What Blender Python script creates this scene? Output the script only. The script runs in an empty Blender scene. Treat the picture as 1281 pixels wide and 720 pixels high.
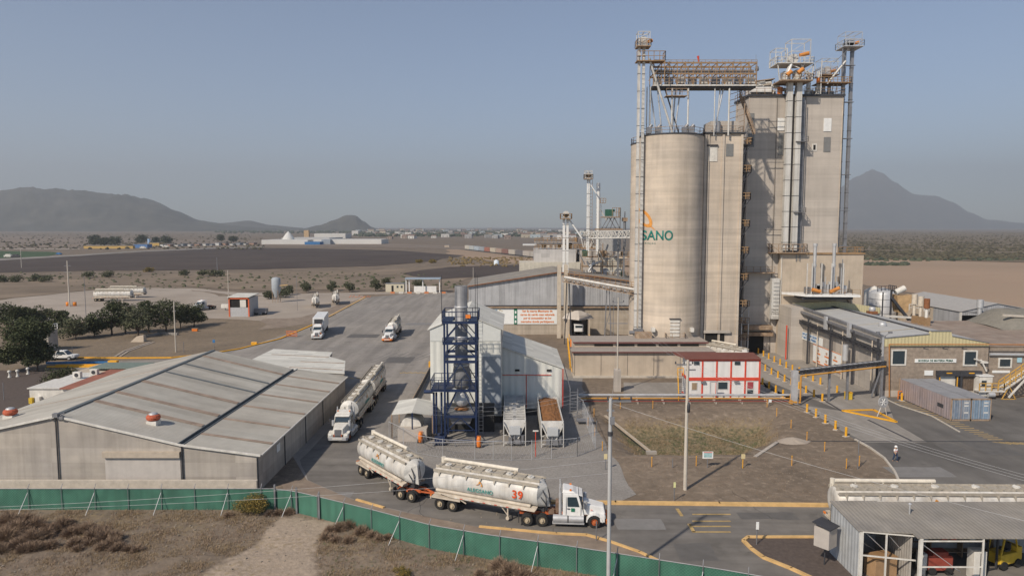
import bpy, bmesh, math, random
from mathutils import Vector, Matrix, noise
from mathutils.geometry import tessellate_polygon
random.seed(7)
PI = math.pi
S = bpy.context.scene
COL = S.collection
# ---------------------------------------------------------------- camera, sky, sun, exposure
F, H, TH = 880.0, 25.0, math.atan(76 / 880)
cam = bpy.data.objects.new('camera', bpy.data.cameras.new('camera'))
COL.objects.link(cam)
cam.location = (0, 0, H)
cam.rotation_euler = (PI / 2 - TH, 0, 0)
cam.data.sensor_width = 36
cam.data.lens = F / 1281 * 36
cam.data.clip_start = 0.5
cam.data.clip_end = 60000
S.camera = cam
SUN_EL, SUN_AZ = math.radians(40), math.radians(220)      # azimuth clockwise from +Y: the sun stands behind and left of the camera
w = bpy.data.worlds.new('World'); S.world = w; w.use_nodes = True
nt = w.node_tree; bg = nt.nodes['Background']
sky = nt.nodes.new('ShaderNodeTexSky'); sky.sky_type = 'NISHITA'; sky.sun_disc = False
sky.sun_elevation = SUN_EL; sky.sun_rotation = SUN_AZ
sky.altitude = 2400; sky.air_density = 1.0; sky.dust_density = 3.4; sky.ozone_density = 1.1
nt.links.new(sky.outputs[0], bg.inputs[0]); bg.inputs[1].default_value = 0.09
sl = bpy.data.lights.new('sun', 'SUN'); sl.energy = 3.15; sl.angle = math.radians(1.2); sl.color = (1.0, 0.895, 0.76)
so = bpy.data.objects.new('sun', sl); COL.objects.link(so)
d = Vector((math.sin(SUN_AZ) * math.cos(SUN_EL), math.cos(SUN_AZ) * math.cos(SUN_EL), math.sin(SUN_EL)))
so.rotation_euler = d.to_track_quat('Z', 'Y').to_euler(); so.location = (-60, -60, 90)
S.view_settings.view_transform = 'Standard'; S.view_settings.look = 'None'
S.view_settings.exposure = 0.44; S.view_settings.gamma = 1.0
S.render.engine = 'CYCLES'
S.cycles.use_denoising = True
S.cycles.max_bounces = 5; S.cycles.diffuse_bounces = 2; S.cycles.glossy_bounces = 2; S.cycles.volume_bounces = 0
S.cycles.transparent_max_bounces = 8
try: S.cycles.sample_clamp_indirect = 4
except Exception: pass

# ---------------------------------------------------------------- where a picture point meets a level or a depth
def _ray(u, v):
    a = (u - 640.5) / F; b = (360 - v) / F
    return a, math.cos(TH) + b * math.sin(TH), -math.sin(TH) + b * math.cos(TH)
def G(u, v, z=0.0):
    x, y, q = _ray(u, v); t = (z - H) / q
    return Vector((x * t, y * t, z))
def A(u, v, Y):
    x, y, q = _ray(u, v); t = Y / y
    return Vector((x * t, Y, H + q * t))
def ZA(v, Y): return A(640.5, v, Y).z
def XA(u, Y, v=360): return A(u, v, Y).x

# ---------------------------------------------------------------- materials
MATS = {}
def mat(name, col, rough=0.75, metal=0.0, var=0.12, scale=1.5, col2=None, streak=0.0, corr=None, band=0.0, bump=0.0, mixsc=None, spec=0.3, mix=0.5, emit=0, sheet=None, track=None, lift=None):
    """procedural surface: base colour, soft blotches, vertical streaks, corrugation along an axis, horizontal bands"""
    if name in MATS: return MATS[name]
    m = bpy.data.materials.new(name); m.use_nodes = True
    t = m.node_tree; N = t.nodes; L = t.links
    b = N['Principled BSDF']; b.inputs['Roughness'].default_value = rough; b.inputs['Metallic'].default_value = metal
    b.inputs['Specular IOR Level'].default_value = spec
    tc = N.new('ShaderNodeTexCoord').outputs['Object']
    def nz(sc, det=5, vec=None, ro=0.6):
        n = N.new('ShaderNodeTexNoise'); n.inputs['Scale'].default_value = sc; n.inputs['Detail'].default_value = det; n.inputs['Roughness'].default_value = ro
        L.new(vec or tc, n.inputs['Vector']); return n.outputs['Fac']
    def mp(s, rot=(0, 0, 0)):
        n = N.new('ShaderNodeMapping'); n.inputs['Scale'].default_value = s; n.inputs['Rotation'].default_value = rot; L.new(tc, n.inputs['Vector']); return n.outputs[0]
    def ramp(fac, a, c, lo=0.0, hi=1.0):
        r = N.new('ShaderNodeMapRange'); r.inputs['From Min'].default_value = a; r.inputs['From Max'].default_value = c
        r.inputs['To Min'].default_value = lo; r.inputs['To Max'].default_value = hi; L.new(fac, r.inputs[0]); return r.outputs[0]
    def mixc(fac, c1, c2, typ='MIX'):
        n = N.new('ShaderNodeMix'); n.data_type = 'RGBA'; n.blend_type = typ
        for sock, val in ((n.inputs[0], fac), (n.inputs[6], c1), (n.inputs[7], c2)):
            if isinstance(val, (int, float)): sock.default_value = val
            elif isinstance(val, tuple): sock.default_value = (*val, 1) if len(val) == 3 else val
            else: L.new(val, sock)
        return n.outputs[2]
    def scale_c(c, facsock):
        n = N.new('ShaderNodeVectorMath'); n.operation = 'SCALE'
        if isinstance(c, tuple): n.inputs[0].default_value = c
        else: L.new(c, n.inputs[0])
        L.new(facsock, n.inputs['Scale']); return n.outputs[0]
    c = tuple(col)
    if col2: c = mixc(ramp(nz(mixsc or scale * 0.4, 6), 0.5 - 0.18 * (1.2 - mix), 0.5 + 0.2, 0, 1), c, tuple(col2))
    if var: c = scale_c(c, ramp(nz(scale, 6), 0.3, 0.7, 1 - var, 1 + var))
    if streak: c = scale_c(c, ramp(nz(1.0, 5, mp((1.6, 1.6, 0.07))), 0.42, 0.66, 1.0 + streak * 0.25, 1 - streak))
    if band: c = scale_c(c, ramp(nz(1.0, 4, mp((0.05, 0.05, 1.6))), 0.35, 0.65, 1 + band, 1 - band))
    if sheet:                                   # sheet metal laid in panels: each panel slightly different
        n = N.new('ShaderNodeTexWhiteNoise'); n.noise_dimensions = '3D'
        sn = N.new('ShaderNodeVectorMath'); sn.operation = 'SNAP'; sn.inputs[1].default_value = sheet; L.new(tc, sn.inputs[0]); L.new(sn.outputs[0], n.inputs['Vector'])
        c = scale_c(c, ramp(n.outputs['Value'], 0, 1, 0.86, 1.09))
    if track: c = scale_c(c, ramp(nz(1.0, 4, mp(track)), 0.4, 0.62, 1.08, 0.86)); c = scale_c(c, ramp(nz(0.35, 7), 0.60, 0.66, 1.0, 0.86)); c = scale_c(c, ramp(nz(5.5, 3), 0.70, 0.76, 1.0, 0.7))
    if lift:                                   # pour rings: each lift of concrete a little different, with a thin joint
        z_ = N.new('ShaderNodeSeparateXYZ'); L.new(tc, z_.inputs[0]); dv = N.new('ShaderNodeMath'); dv.operation = 'DIVIDE'; L.new(z_.outputs['Z'], dv.inputs[0]); dv.inputs[1].default_value = lift
        fl = N.new('ShaderNodeMath'); fl.operation = 'FLOOR'; L.new(dv.outputs[0], fl.inputs[0]); wn = N.new('ShaderNodeTexWhiteNoise'); wn.noise_dimensions = '1D'; L.new(fl.outputs[0], wn.inputs['W']); c = scale_c(c, ramp(wn.outputs['Value'], 0, 1, 0.93, 1.06))
        fr = N.new('ShaderNodeMath'); fr.operation = 'FRACT'; L.new(dv.outputs[0], fr.inputs[0]); c = scale_c(c, ramp(fr.outputs[0], 0.0, 0.07, 0.9, 1.0)); c = scale_c(c, ramp(nz(1.0, 6, mp((.5, .5, .03))), 0.52, 0.68, 1.0, 0.84))
    if isinstance(c, tuple): b.inputs['Base Color'].default_value = (*c, 1)
    else: L.new(c, b.inputs['Base Color'])
    hgt = None
    if corr:
        ax, per = corr
        wv = N.new('ShaderNodeTexWave'); wv.bands_direction = ax; wv.inputs['Scale'].default_value = 6.2832 / per / 20; L.new(tc, wv.inputs['Vector'])
        hgt = wv.outputs['Fac']; bst, bd = 0.35, per * 0.2
    elif bump: hgt = nz(scale * 3, 5); bst, bd = 1.0, bump
    if hgt is not None:
        bp = N.new('ShaderNodeBump'); bp.inputs['Strength'].default_value = bst; bp.inputs['Distance'].default_value = bd
        L.new(hgt, bp.inputs['Height']); L.new(bp.outputs[0], b.inputs['Normal'])
    if emit: b.inputs['Emission Color'].default_value = (*col, 1); b.inputs['Emission Strength'].default_value = emit
    MATS[name] = m; return m
# concrete and masonry
CONC = mat('silo concrete', (0.56, 0.47, 0.37), var=0.13, scale=0.22, streak=0.07, band=0.08, col2=(0.46, 0.40, 0.335), mixsc=0.09, rough=0.9, lift=1.3)
CONC2 = mat('tower concrete', (0.46, 0.41, 0.355), var=0.07, scale=0.25, streak=0.05, band=0.05, rough=0.9, lift=1.6)
CONC3 = mat('wall concrete', (0.45, 0.40, 0.34), var=0.1, scale=0.5, streak=0.12, band=0.05, rough=0.9, col2=(0.36, 0.325, 0.29), mixsc=0.22, sheet=(5.8, 60, 1.4))
STUCCO = mat('beige stucco', (0.48, 0.40, 0.31), var=0.12, scale=0.4, streak=0.07, rough=0.9)
KERBC = mat('kerb concrete', (0.5, 0.45, 0.38), var=0.15, scale=2)
BRICK = mat('brown block wall', (0.29, 0.235, 0.185), var=0.2, scale=2.5, band=0.12, streak=0.08, rough=0.92)
# metals
SHEET_G = mat('grey roof sheet', (0.46, 0.435, 0.38), var=0.08, scale=0.6, rough=0.85, spec=.1, sheet=(40, 1.1, 50), corr=('Y', 0.35), col2=(0.38, 0.35, 0.30), mixsc=0.10)
SHEET_D = mat('weathered roof sheet', (0.285, 0.258, 0.22), var=0.14, scale=0.7, rough=0.9, spec=.1, corr=('X', 0.3), col2=(0.22, 0.205, 0.19), mixsc=0.2)
SHEET_W = mat('white wall sheet', (0.62, 0.62, 0.57), var=0.05, scale=0.7, rough=0.6, corr=('X', 0.9), streak=0.08)
SHEET_P = mat('pale roof sheet', (0.58, 0.565, 0.51), var=0.08, scale=0.5, rough=0.85, spec=.1, sheet=(3, 1.1, 90))
SHEET_B = mat('blue grey wall sheet', (0.38, 0.38, 0.385), var=0.12, scale=0.4, rough=0.6, corr=('X', 0.4), streak=0.22)
SHEET_Y = mat('cream cladding', (0.52, 0.46, 0.27), var=0.05, scale=1, rough=0.6, corr=('X', 0.5))
ROOF_B = mat('blue grey roof sheet', (0.41, 0.41, 0.40), var=0.07, scale=0.4, rough=0.8, spec=.1, corr=('Y', 0.4))
YELD = mat('dusty yellow paint', (0.55, 0.32, 0.07), var=0.15, scale=1)
ORNM = mat('dusty orange motor paint', (0.55, 0.22, 0.05), var=0.2, scale=1)
GALV = mat('galvanised steel', (0.5, 0.5, 0.5), rough=0.5, metal=0.35, var=0.15, scale=1)
GALVD = mat('dull steel', (0.24, 0.24, 0.25), rough=0.5, metal=0.4, var=0.2, scale=1)
WSTEEL = mat('white painted steel', (0.56, 0.54, 0.50), var=0.14, scale=1.2, rough=0.5, streak=0.15)
RUSTY = mat('rusty painted steel', (0.36, 0.27, 0.19), var=0.3, scale=1.3, rough=0.85, col2=(0.24, 0.15, 0.09), mixsc=1.0)
OCHRE = mat('ochre painted steel', (0.30, 0.19, 0.10), var=0.25, scale=1, rough=0.8)
DKSTEEL = mat('dark steel', (0.05, 0.05, 0.055), var=0.2, scale=1.5, rough=0.6)
BLUE = mat('navy painted steel', (0.017, 0.030, 0.075), var=0.25, scale=1.5, rough=0.45)
STACK = mat('sooty stack steel', (0.21, 0.21, 0.215), var=0.25, scale=0.6, rough=0.55, metal=0.25, streak=0.3)
WHITE = mat('white paint', (0.74, 0.73, 0.70), var=0.07, scale=2, rough=0.35, streak=0.07)
WHITED = mat('dusty white paint', (0.64, 0.61, 0.55), var=0.12, scale=2, rough=0.5, streak=0.12)
TANK = mat('dusty white tank paint', (0.60, 0.585, 0.55), var=0.1, scale=0.8, rough=0.38, streak=0.25, col2=(0.52, 0.47, 0.40), mixsc=0.6)
CREAMS = mat('cream tank steel', (0.52, 0.45, 0.36), var=0.2, scale=1.5, rough=0.6)
TIMBERY = mat('dusty deck', (0.37, 0.33, 0.27), var=0.2, scale=3, rough=0.8)
YEL = mat('yellow paint', (0.72, 0.36, 0.025), var=0.12, scale=2, rough=0.6)
YELK = mat('worn yellow kerb paint', (0.62, 0.40, 0.17), var=0.2, scale=1.2, rough=0.8)
YELM = mat('yellow machine paint', (0.6, 0.40, 0.04), var=0.15, scale=2, rough=0.5)
ORNG = mat('orange paint', (0.72, 0.2, 0.03), var=0.1, scale=2, rough=0.5)
RED = mat('red paint', (0.6, 0.07, 0.035), var=0.12, scale=1.5, rough=0.6)
REDROOF = mat('dark red roof sheet', (0.17, 0.065, 0.05), var=0.12, scale=0.6, rough=0.7, corr=('X', 0.3))
TERRA = mat('terracotta sheet', (0.30, 0.12, 0.08), var=0.15, scale=0.8, rough=0.8)
RUST = mat('rust', (0.22, 0.09, 0.04), var=0.3, scale=2, rough=0.9)
GLASS = mat('dark glass', (0.03, 0.045, 0.055), var=0.0, rough=0.12, spec=0.6)
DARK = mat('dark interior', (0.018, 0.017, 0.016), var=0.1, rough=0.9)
RUBBER = mat('tyre rubber', (0.028, 0.027, 0.026), var=0.25, scale=5, rough=0.9)
RIMC = mat('dusty cream rim', (0.5, 0.42, 0.3), var=0.15, scale=5, rough=0.6)
RIMR = mat('orange rim', (0.5, 0.14, 0.05), var=0.15, scale=5, rough=0.6)
CHAS = mat('red orange chassis', (0.5, 0.12, 0.04), var=0.25, scale=2, rough=0.7)
TEAL = mat('teal lettering', (0.03, 0.24, 0.2), var=0.12, scale=2)
TEALF = mat('faded teal lettering', (0.06, 0.28, 0.25), var=0.2, scale=4)
LOGOO = mat('orange emblem', (0.62, 0.27, 0.06), var=0.15, scale=2)
NUMR = mat('orange red number', (0.6, 0.08, 0.02), var=0.1, scale=2)
BLACK = mat('black paint', (0.015, 0.015, 0.015), var=0)
GREENM = mat('green machine paint', (0.03, 0.1, 0.07), var=0.2, scale=2)
BLUEP = mat('blue paint', (0.04, 0.16, 0.36), var=0.15)
SIGNW = mat('sign white', (0.75, 0.75, 0.72), var=0.05)
SIGNG = mat('sign green', (0.02, 0.16, 0.09), var=0.05)
CONTP = mat('faded pink container paint', (0.32, 0.27, 0.27), var=0.12, scale=0.6, streak=0.2, corr=('Y', 0.55), col2=(0.35, 0.26, 0.225), mixsc=0.35, rough=0.7)
CONTB = mat('faded blue container paint', (0.16, 0.21, 0.28), var=0.2, scale=1.2, streak=0.3, corr=('X', 0.3), rough=0.7, col2=(0.27, 0.29, 0.32), mixsc=1.5)
CONTR = mat('container roof', (0.27, 0.27, 0.28), var=0.15, scale=0.7, corr=('Y', 0.6), rough=0.7)
POLEC = mat('concrete pole', (0.5, 0.45, 0.38), var=0.1, scale=1, rough=0.9)
POLEG = mat('grey steel pole', (0.42, 0.42, 0.41), var=0.1, scale=1, rough=0.5)
BARK = mat('bark', (0.10, 0.07, 0.05), var=0.3, scale=4, rough=0.95)
SKIN = mat('skin', (0.42, 0.25, 0.16), var=0, rough=0.6)
DENIM = mat('denim', (0.035, 0.055, 0.10), var=0.2, scale=10)
SHIRT = mat('white shirt', (0.72, 0.71, 0.7), var=0.1, scale=10)
REDST = mat('brown red stain', (0.31, 0.235, 0.18), var=0.25, scale=1.0, rough=0.8)
FEED = mat('brown feed', (0.23, 0.105, 0.04), var=0.3, scale=3, rough=0.95)
SKYL = mat('dark roof strip', (0.12, 0.135, 0.14), var=0.2, scale=1.2, rough=0.6)
def leafmat(name, c1, c2, tr=0.0):
    m = bpy.data.materials.new(name); m.use_nodes = True; N = m.node_tree.nodes; L = m.node_tree.links
    b = N['Principled BSDF']; b.inputs['Roughness'].default_value = 0.7; b.inputs['Specular IOR Level'].default_value = 0.15
    g = N.new('ShaderNodeNewGeometry'); r = N.new('ShaderNodeMix'); r.data_type = 'RGBA'
    r.inputs[6].default_value = (*c1, 1); r.inputs[7].default_value = (*c2, 1); L.new(g.outputs['Random Per Island'], r.inputs[0]); L.new(r.outputs[2], b.inputs['Base Color'])
    return m
LEAF = leafmat('dark evergreen leaves', (0.025, 0.034, 0.014), (0.095, 0.105, 0.05))
LEAF2 = leafmat('grey green leaves', (0.055, 0.065, 0.035), (0.13, 0.13, 0.075))
LEAFY = leafmat('yellowing leaves', (0.07, 0.075, 0.03), (0.30, 0.20, 0.05))
TWIG = leafmat('dry brown twigs', (0.15, 0.10, 0.07), (0.40, 0.29, 0.20))
STRAW = leafmat('straw grass', (0.20, 0.14, 0.08), (0.40, 0.30, 0.18))
GREENY = leafmat('low green weeds', (0.05, 0.09, 0.03), (0.12, 0.16, 0.06))
SCRUB = leafmat('olive scrub leaves', (0.05, 0.045, 0.03), (0.12, 0.105, 0.065))
FARTREE = leafmat('distant foliage', (0.04, 0.05, 0.035), (0.10, 0.11, 0.07))

# ---------------------------------------------------------------- mesh collecting
class MB:
    def __init__(s): s.v = []; s.f = []; s.mi = []; s.sm = []; s.mats = []; s.cur = 0
    def use(s, m):
        if m not in s.mats: s.mats.append(m)
        s.cur = s.mats.index(m); return s
    def add(s, vs, fs, smooth=False):
        o = len(s.v); s.v += [tuple(p) for p in vs]
        for f in fs: s.f.append(tuple(i + o for i in f)); s.mi.append(s.cur); s.sm.append(smooth)
        return s
    def box(s, x0, y0, z0, x1, y1, z1):
        x0, x1 = sorted((x0, x1)); y0, y1 = sorted((y0, y1)); z0, z1 = sorted((z0, z1))
        return s.add([(x0, y0, z0), (x1, y0, z0), (x1, y1, z0), (x0, y1, z0), (x0, y0, z1), (x1, y0, z1), (x1, y1, z1), (x0, y1, z1)],
                     [(0, 3, 2, 1), (4, 5, 6, 7), (0, 1, 5, 4), (1, 2, 6, 5), (2, 3, 7, 6), (3, 0, 4, 7)])
    def hexa(s, p): return s.add(p, [(0, 3, 2, 1), (4, 5, 6, 7), (0, 1, 5, 4), (1, 2, 6, 5), (2, 3, 7, 6), (3, 0, 4, 7)])
    def cb(s, c, sz, rz=0):
        M = Matrix.Translation(c) @ Matrix.Rotation(rz, 4, 'Z'); a, b, h = (q / 2 for q in sz)
        return s.hexa([M @ Vector(q) for q in ((-a, -b, -h), (a, -b, -h), (a, b, -h), (-a, b, -h), (-a, -b, h), (a, -b, h), (a, b, h), (-a, b, h))])
    def beam(s, p, q, w, h=None):
        p, q = Vector(p), Vector(q); h = h or w; t = (q - p)
        if t.length < 1e-6: return s
        t.normalize(); u = Vector((0, 0, 1)) if abs(t.z) < 0.95 else Vector((0, 1, 0))
        r = t.cross(u).normalized() * w / 2; u2 = r.cross(t).normalized() * h / 2
        return s.hexa([p - r - u2, p + r - u2, q + r - u2, q - r - u2, p - r + u2, p + r + u2, q + r + u2, q - r + u2])
    def cyl(s, p, q, r0, r1=None, n=12, caps=True, smooth=True):
        p, q = Vector(p), Vector(q); r1 = r0 if r1 is None else r1
        t = (q - p).normalized(); u = Vector((0, 0, 1)) if abs(t.z) < 0.95 else Vector((0, 1, 0))
        a = t.cross(u).normalized(); b = t.cross(a)
        vs = []
        for c, r in ((p, r0), (q, r1)):
            for i in range(n): an = 2 * PI * i / n; vs.append(c + a * math.cos(an) * r + b * math.sin(an) * r)
        s.add(vs, [(i, (i + 1) % n, n + (i + 1) % n, n + i) for i in range(n)], smooth)
        if caps: s.add(vs, [tuple(range(n))[::-1], tuple(range(n, 2 * n))])
        return s
    def tube(s, pts, r, n=6):
        for a, b in zip(pts, pts[1:]): s.cyl(a, b, r, n=n)
        return s
    def lathe(s, c, prof, n=24, smooth=True):
        c = Vector(c); k = len(prof)
        vs = [(c.x + r * math.cos(2 * PI * i / n), c.y + r * math.sin(2 * PI * i / n), c.z + z) for i in range(n) for r, z in prof]
        return s.add(vs, [(i * k + j, ((i + 1) % n) * k + j, ((i + 1) % n) * k + j + 1, i * k + j + 1) for i in range(n) for j in range(k - 1)], smooth)
    def ext(s, pts, vec):
        vec = Vector(vec); n = len(pts); P = [Vector(p) for p in pts]
        tri = tessellate_polygon([P])
        vs = P + [p + vec for p in P]
        return s.add(vs, [tuple(t) for t in tri] + [tuple(i + n for i in t[::-1]) for t in tri] + [(i, (i + 1) % n, n + (i + 1) % n, n + i) for i in range(n)])
    def flat(s, pts, z):
        P = [Vector((p[0], p[1], z)) for p in pts]
        tri = tessellate_polygon([P]); out = []
        for t in tri:
            a, b, c = (P[i] for i in t)
            out.append(tuple(t) if (b - a).cross(c - a).z > 0 else tuple(t)[::-1])
        return s.add(P, out)
    def slab(s, q, th):      # four corners, thickness along the downward normal
        q = [Vector(p) for p in q]; n = (q[1] - q[0]).cross(q[3] - q[0]).normalized()
        if n.z > 0: n = -n
        return s.hexa([p + n * th for p in q] + q)
    def rail(s, pts, h=1.1, step=1.6, r=0.045, mid=True):
        for a, b in zip(pts, pts[1:]):
            a, b = Vector(a), Vector(b); n = max(1, round((b - a).length / step)); U = Vector((0, 0, 1))
            for i in range(n + 1):
                p = a.lerp(b, i / n); s.beam(p, p + U * h, r * 2)
            s.beam(a + U * h, b + U * h, r * 2)
            if mid: s.beam(a + U * h * 0.5, b + U * h * 0.5, r * 1.6)
        return s
    def truss(s, p, q, w, h, n, r=0.1, deck=False):   # box truss between p and q (bottom centre line)
        p, q = Vector(p), Vector(q); t = (q - p).normalized(); sd = t.cross(Vector((0, 0, 1))).normalized() * w / 2; U = Vector((0, 0, h))
        for sg in (-1, 1):
            a, b = p + sd * sg, q + sd * sg
            s.beam(a, b, r * 1.3); s.beam(a + U, b + U, r * 1.3)
            for i in range(n + 1):
                c = a.lerp(b, i / n); s.beam(c, c + U, r)
                if i < n:
                    e = a.lerp(b, (i + 1) / n)
                    s.beam(c if i % 2 else c + U, e + U if i % 2 else e, r)
        for i in range(n + 1):
            c = p.lerp(q, i / n); s.beam(c - sd, c + sd, r); s.beam(c - sd + U, c + sd + U, r)
        return s
    def stairs(s, p, q, w, n, rail=True, r=0.04):
        p, q = Vector(p), Vector(q); t = (q - p); hd = Vector((t.x, t.y, 0)).normalized(); sd = Vector((-hd.y, hd.x, 0)) * w / 2
        for i in range(n):
            c = p.lerp(q, (i + 0.5) / n); s.beam(c - sd, c + sd, 0.26, 0.04)
        for sg in (-1, 1):
            s.beam(p + sd * sg, q + sd * sg, 0.06, 0.24)
            if rail: s.rail([p + sd * sg, q + sd * sg], 1.0, 1.5, r)
        return s
    def build(s, name, m=None, parent=None, label=None, bevel=0, world=None):
        off = OFF.get(parent.name, None) if parent is not None else None
        vs = s.v if off is None else [(a - off[0], b - off[1], c - off[2]) for a, b, c in s.v]
        me = bpy.data.meshes.new(name); me.from_pydata(vs, [], s.f)
        for mm in (s.mats or [m]): me.materials.append(mm)
        me.polygons.foreach_set('material_index', s.mi); me.polygons.foreach_set('use_smooth', s.sm)
        if bevel:
            bm = bmesh.new(); bm.from_mesh(me)
            bmesh.ops.bevel(bm, geom=[e for e in bm.edges if len(e.link_faces) == 2 and e.calc_face_angle(0) > 0.5], offset=bevel, segments=2, profile=0.6, affect='EDGES')
            bm.to_mesh(me); bm.free()
        me.update()
        o = bpy.data.objects.new(name, me); COL.objects.link(o)
        if parent is not None:
            o.parent = parent
            if off is not None: OFF[o.name] = off
        if label: o['label'] = label
        return o
OFF = {}
def tag(o, label=None, cat=None, group=None, kind=None):
    if label: o['label'] = label
    if cat: o['category'] = cat
    if group: o['group'] = group
    if kind: o['kind'] = kind
    return o
def thing(name, label, cat, loc=(0, 0, 0), rz=0, group=None, world=True):
    """an Empty at the base of a thing; world=True: its parts are given in world coordinates"""
    o = bpy.data.objects.new(name, None); COL.objects.link(o); o.location = loc; o.rotation_euler = (0, 0, rz); o.empty_display_size = 0.3
    if world: OFF[o.name] = tuple(loc)
    return tag(o, label, cat, group)
def kids(o): return [c for c in bpy.data.objects if c.parent == o]
def copy_tree(o, label=None, loc=None, rz=None, scale=None, parent=None, memo=None):
    c = o.copy(); COL.objects.link(c)
    if parent is not None: c.parent = parent
    for ch in kids(o): copy_tree(ch, parent=c)
    if label: c['label'] = label
    if loc is not None: c.location = loc
    if rz is not None: c.rotation_euler = (0, 0, rz)
    if scale is not None: c.scale = (scale,) * 3 if isinstance(scale, (int, float)) else scale
    return c
def struct(name, mb, m=None): return tag(mb.build(name, m), kind='structure')
def text(name, body, size, m, parent, loc, rot=(PI / 2, 0, 0), ext=0.01, bold=0.0, align='CENTER', squash=1.0, wrap=None, spacing=1.0):
    cu = bpy.data.curves.new(name, 'FONT'); cu.body = body; cu.size = size; cu.extrude = ext; cu.offset = bold; cu.align_x = align; cu.align_y = 'CENTER'; cu.space_character = spacing
    o = bpy.data.objects.new(name + '_tmp', cu); COL.objects.link(o)
    dg = bpy.context.evaluated_depsgraph_get(); me = bpy.data.meshes.new_from_object(o.evaluated_get(dg)); bpy.data.objects.remove(o); bpy.data.curves.remove(cu)
    me.name = name; me.materials.clear(); me.materials.append(m)
    from mathutils import Euler
    M = Matrix.Translation(loc) @ Euler(rot).to_matrix().to_4x4() @ Matrix.Diagonal((squash, 1, 1, 1))
    off = OFF.get(parent.name, (0, 0, 0)); me.transform(Matrix.Translation([-q for q in off]) @ M)
    if wrap: wrap(me, off)
    o = bpy.data.objects.new(name, me); COL.objects.link(o); o.parent = parent
    return o
def ordinal(i): return ['first', 'second', 'third', 'fourth', 'fifth', 'sixth', 'seventh', 'eighth', 'ninth', 'tenth', 'eleventh', 'twelfth', 'thirteenth', 'fourteenth', 'fifteenth', 'sixteenth', 'seventeenth', 'eighteenth', 'nineteenth', 'twentieth'][i]
# ================================================================ THE SETTING
def gp(*px): return [G(u, v).to_2d() for u, v in px]
def jit(poly, seg=3.0, amp=0.4, seed=1):
    out = []; n = len(poly)
    for i in range(n):
        a, b = Vector(poly[i]), Vector(poly[(i + 1) % n]); k = max(1, min(60, int((b - a).length / seg)))
        nrm = Vector((-(b - a).y, (b - a).x)).normalized()
        for j in range(k):
            p = a.lerp(b, j / k); out.append(p + nrm * amp * noise.noise(Vector((p.x / seg / 2.2, p.y / seg / 2.2, seed))) * 2)
    return out
def seg_d(p, a, b):
    ab = b - a; t = max(0, min(1, (p - a).dot(ab) / max(1e-9, ab.length_squared))); return (p - a - ab * t).length
def inside(p, poly):
    c = False; n = len(poly); j = n - 1
    for i in range(n):
        a, b = poly[i], poly[j]
        if (a.y > p.y) != (b.y > p.y) and p.x < (b.x - a.x) * (p.y - a.y) / (b.y - a.y) + a.x: c = not c
        j = i
    return c
def sm(x): x = max(0, min(1, x)); return x * x * (3 - 2 * x)
FENCE = gp((-60, 637), (345, 637), (372, 641), (400, 648), (462, 664), (540, 686), (612, 699), (700, 712), (790, 727), (900, 745), (990, 762))
BASIN = gp((735, 516), (800, 513), (980, 514), (992, 530), (998, 548), (945, 570), (860, 571), (775, 570), (760, 556))
PATH = gp((352, 646), (425, 652), (402, 668), (395, 690), (400, 720), (405, 790), (200, 790), (262, 712), (318, 680), (335, 660))
def ground_z(x, y):
    p = Vector((x, y)); z = 0
    if 5 < x < 42 and 70 < y < 100 and inside(p, BASIN):
        d = min(seg_d(p, BASIN[i], BASIN[(i + 1) % len(BASIN)]) for i in range(len(BASIN)))
        z = -2.1 * sm(d / 6) + 0.08 * noise.noise(Vector((x / 1.5, y / 1.5, 3)))* min(1, d)
    elif 61.7 < y < 112 and 4 < x < 41: z = 0.0
    if y < 60.3 and x < 6:
        d = min(seg_d(p, FENCE[i], FENCE[i + 1]) for i in range(len(FENCE) - 1))
        below = y < 60.6 if x < -21 else True
        for i in range(1, len(FENCE) - 1):
            a, b = FENCE[i], FENCE[i + 1]
            if a.x <= x <= b.x: below = y < a.y + (b.y - a.y) * (x - a.x) / (b.x - a.x)
        if below:
            k = sm((d - 0.4) / 3)
            z = k * (0.22 * noise.noise(Vector((x / 6, y / 6, 9))) + 0.09 * noise.noise(Vector((x / 1.1, y / 1.1, 4))))
    return z
def axis(parts):
    out = []
    for a, b, n in parts: out += [a + (b - a) * i / n for i in range(n)]
    return out + [parts[-1][1]]
gx = axis([(-26000, -3000, 10), (-3000, -300, 20), (-300, -56, 30), (-56, 44, 230), (44, 300, 24), (300, 3000, 20), (3000, 26000, 10)])
gy = axis([(-400, 30, 12), (30, 62, 90), (62, 100, 90), (100, 130, 10), (130, 600, 30), (600, 4000, 30), (4000, 26000, 12)])
vs = [(x, y, ground_z(x, y)) for y in gy for x in gx]; nx = len(gx)
fs = [(j * nx + i, j * nx + i + 1, (j + 1) * nx + i + 1, (j + 1) * nx + i) for j in range(len(gy) - 1) for i in range(nx - 1)]
gmb = MB().add(vs, fs, True)
gmat = mat('ground soil', (0.215, 0.167, 0.122), var=0.2, scale=0.9, rough=0.95, bump=0.09, col2=(0.145, 0.113, 0.083), mixsc=0.09)
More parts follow.
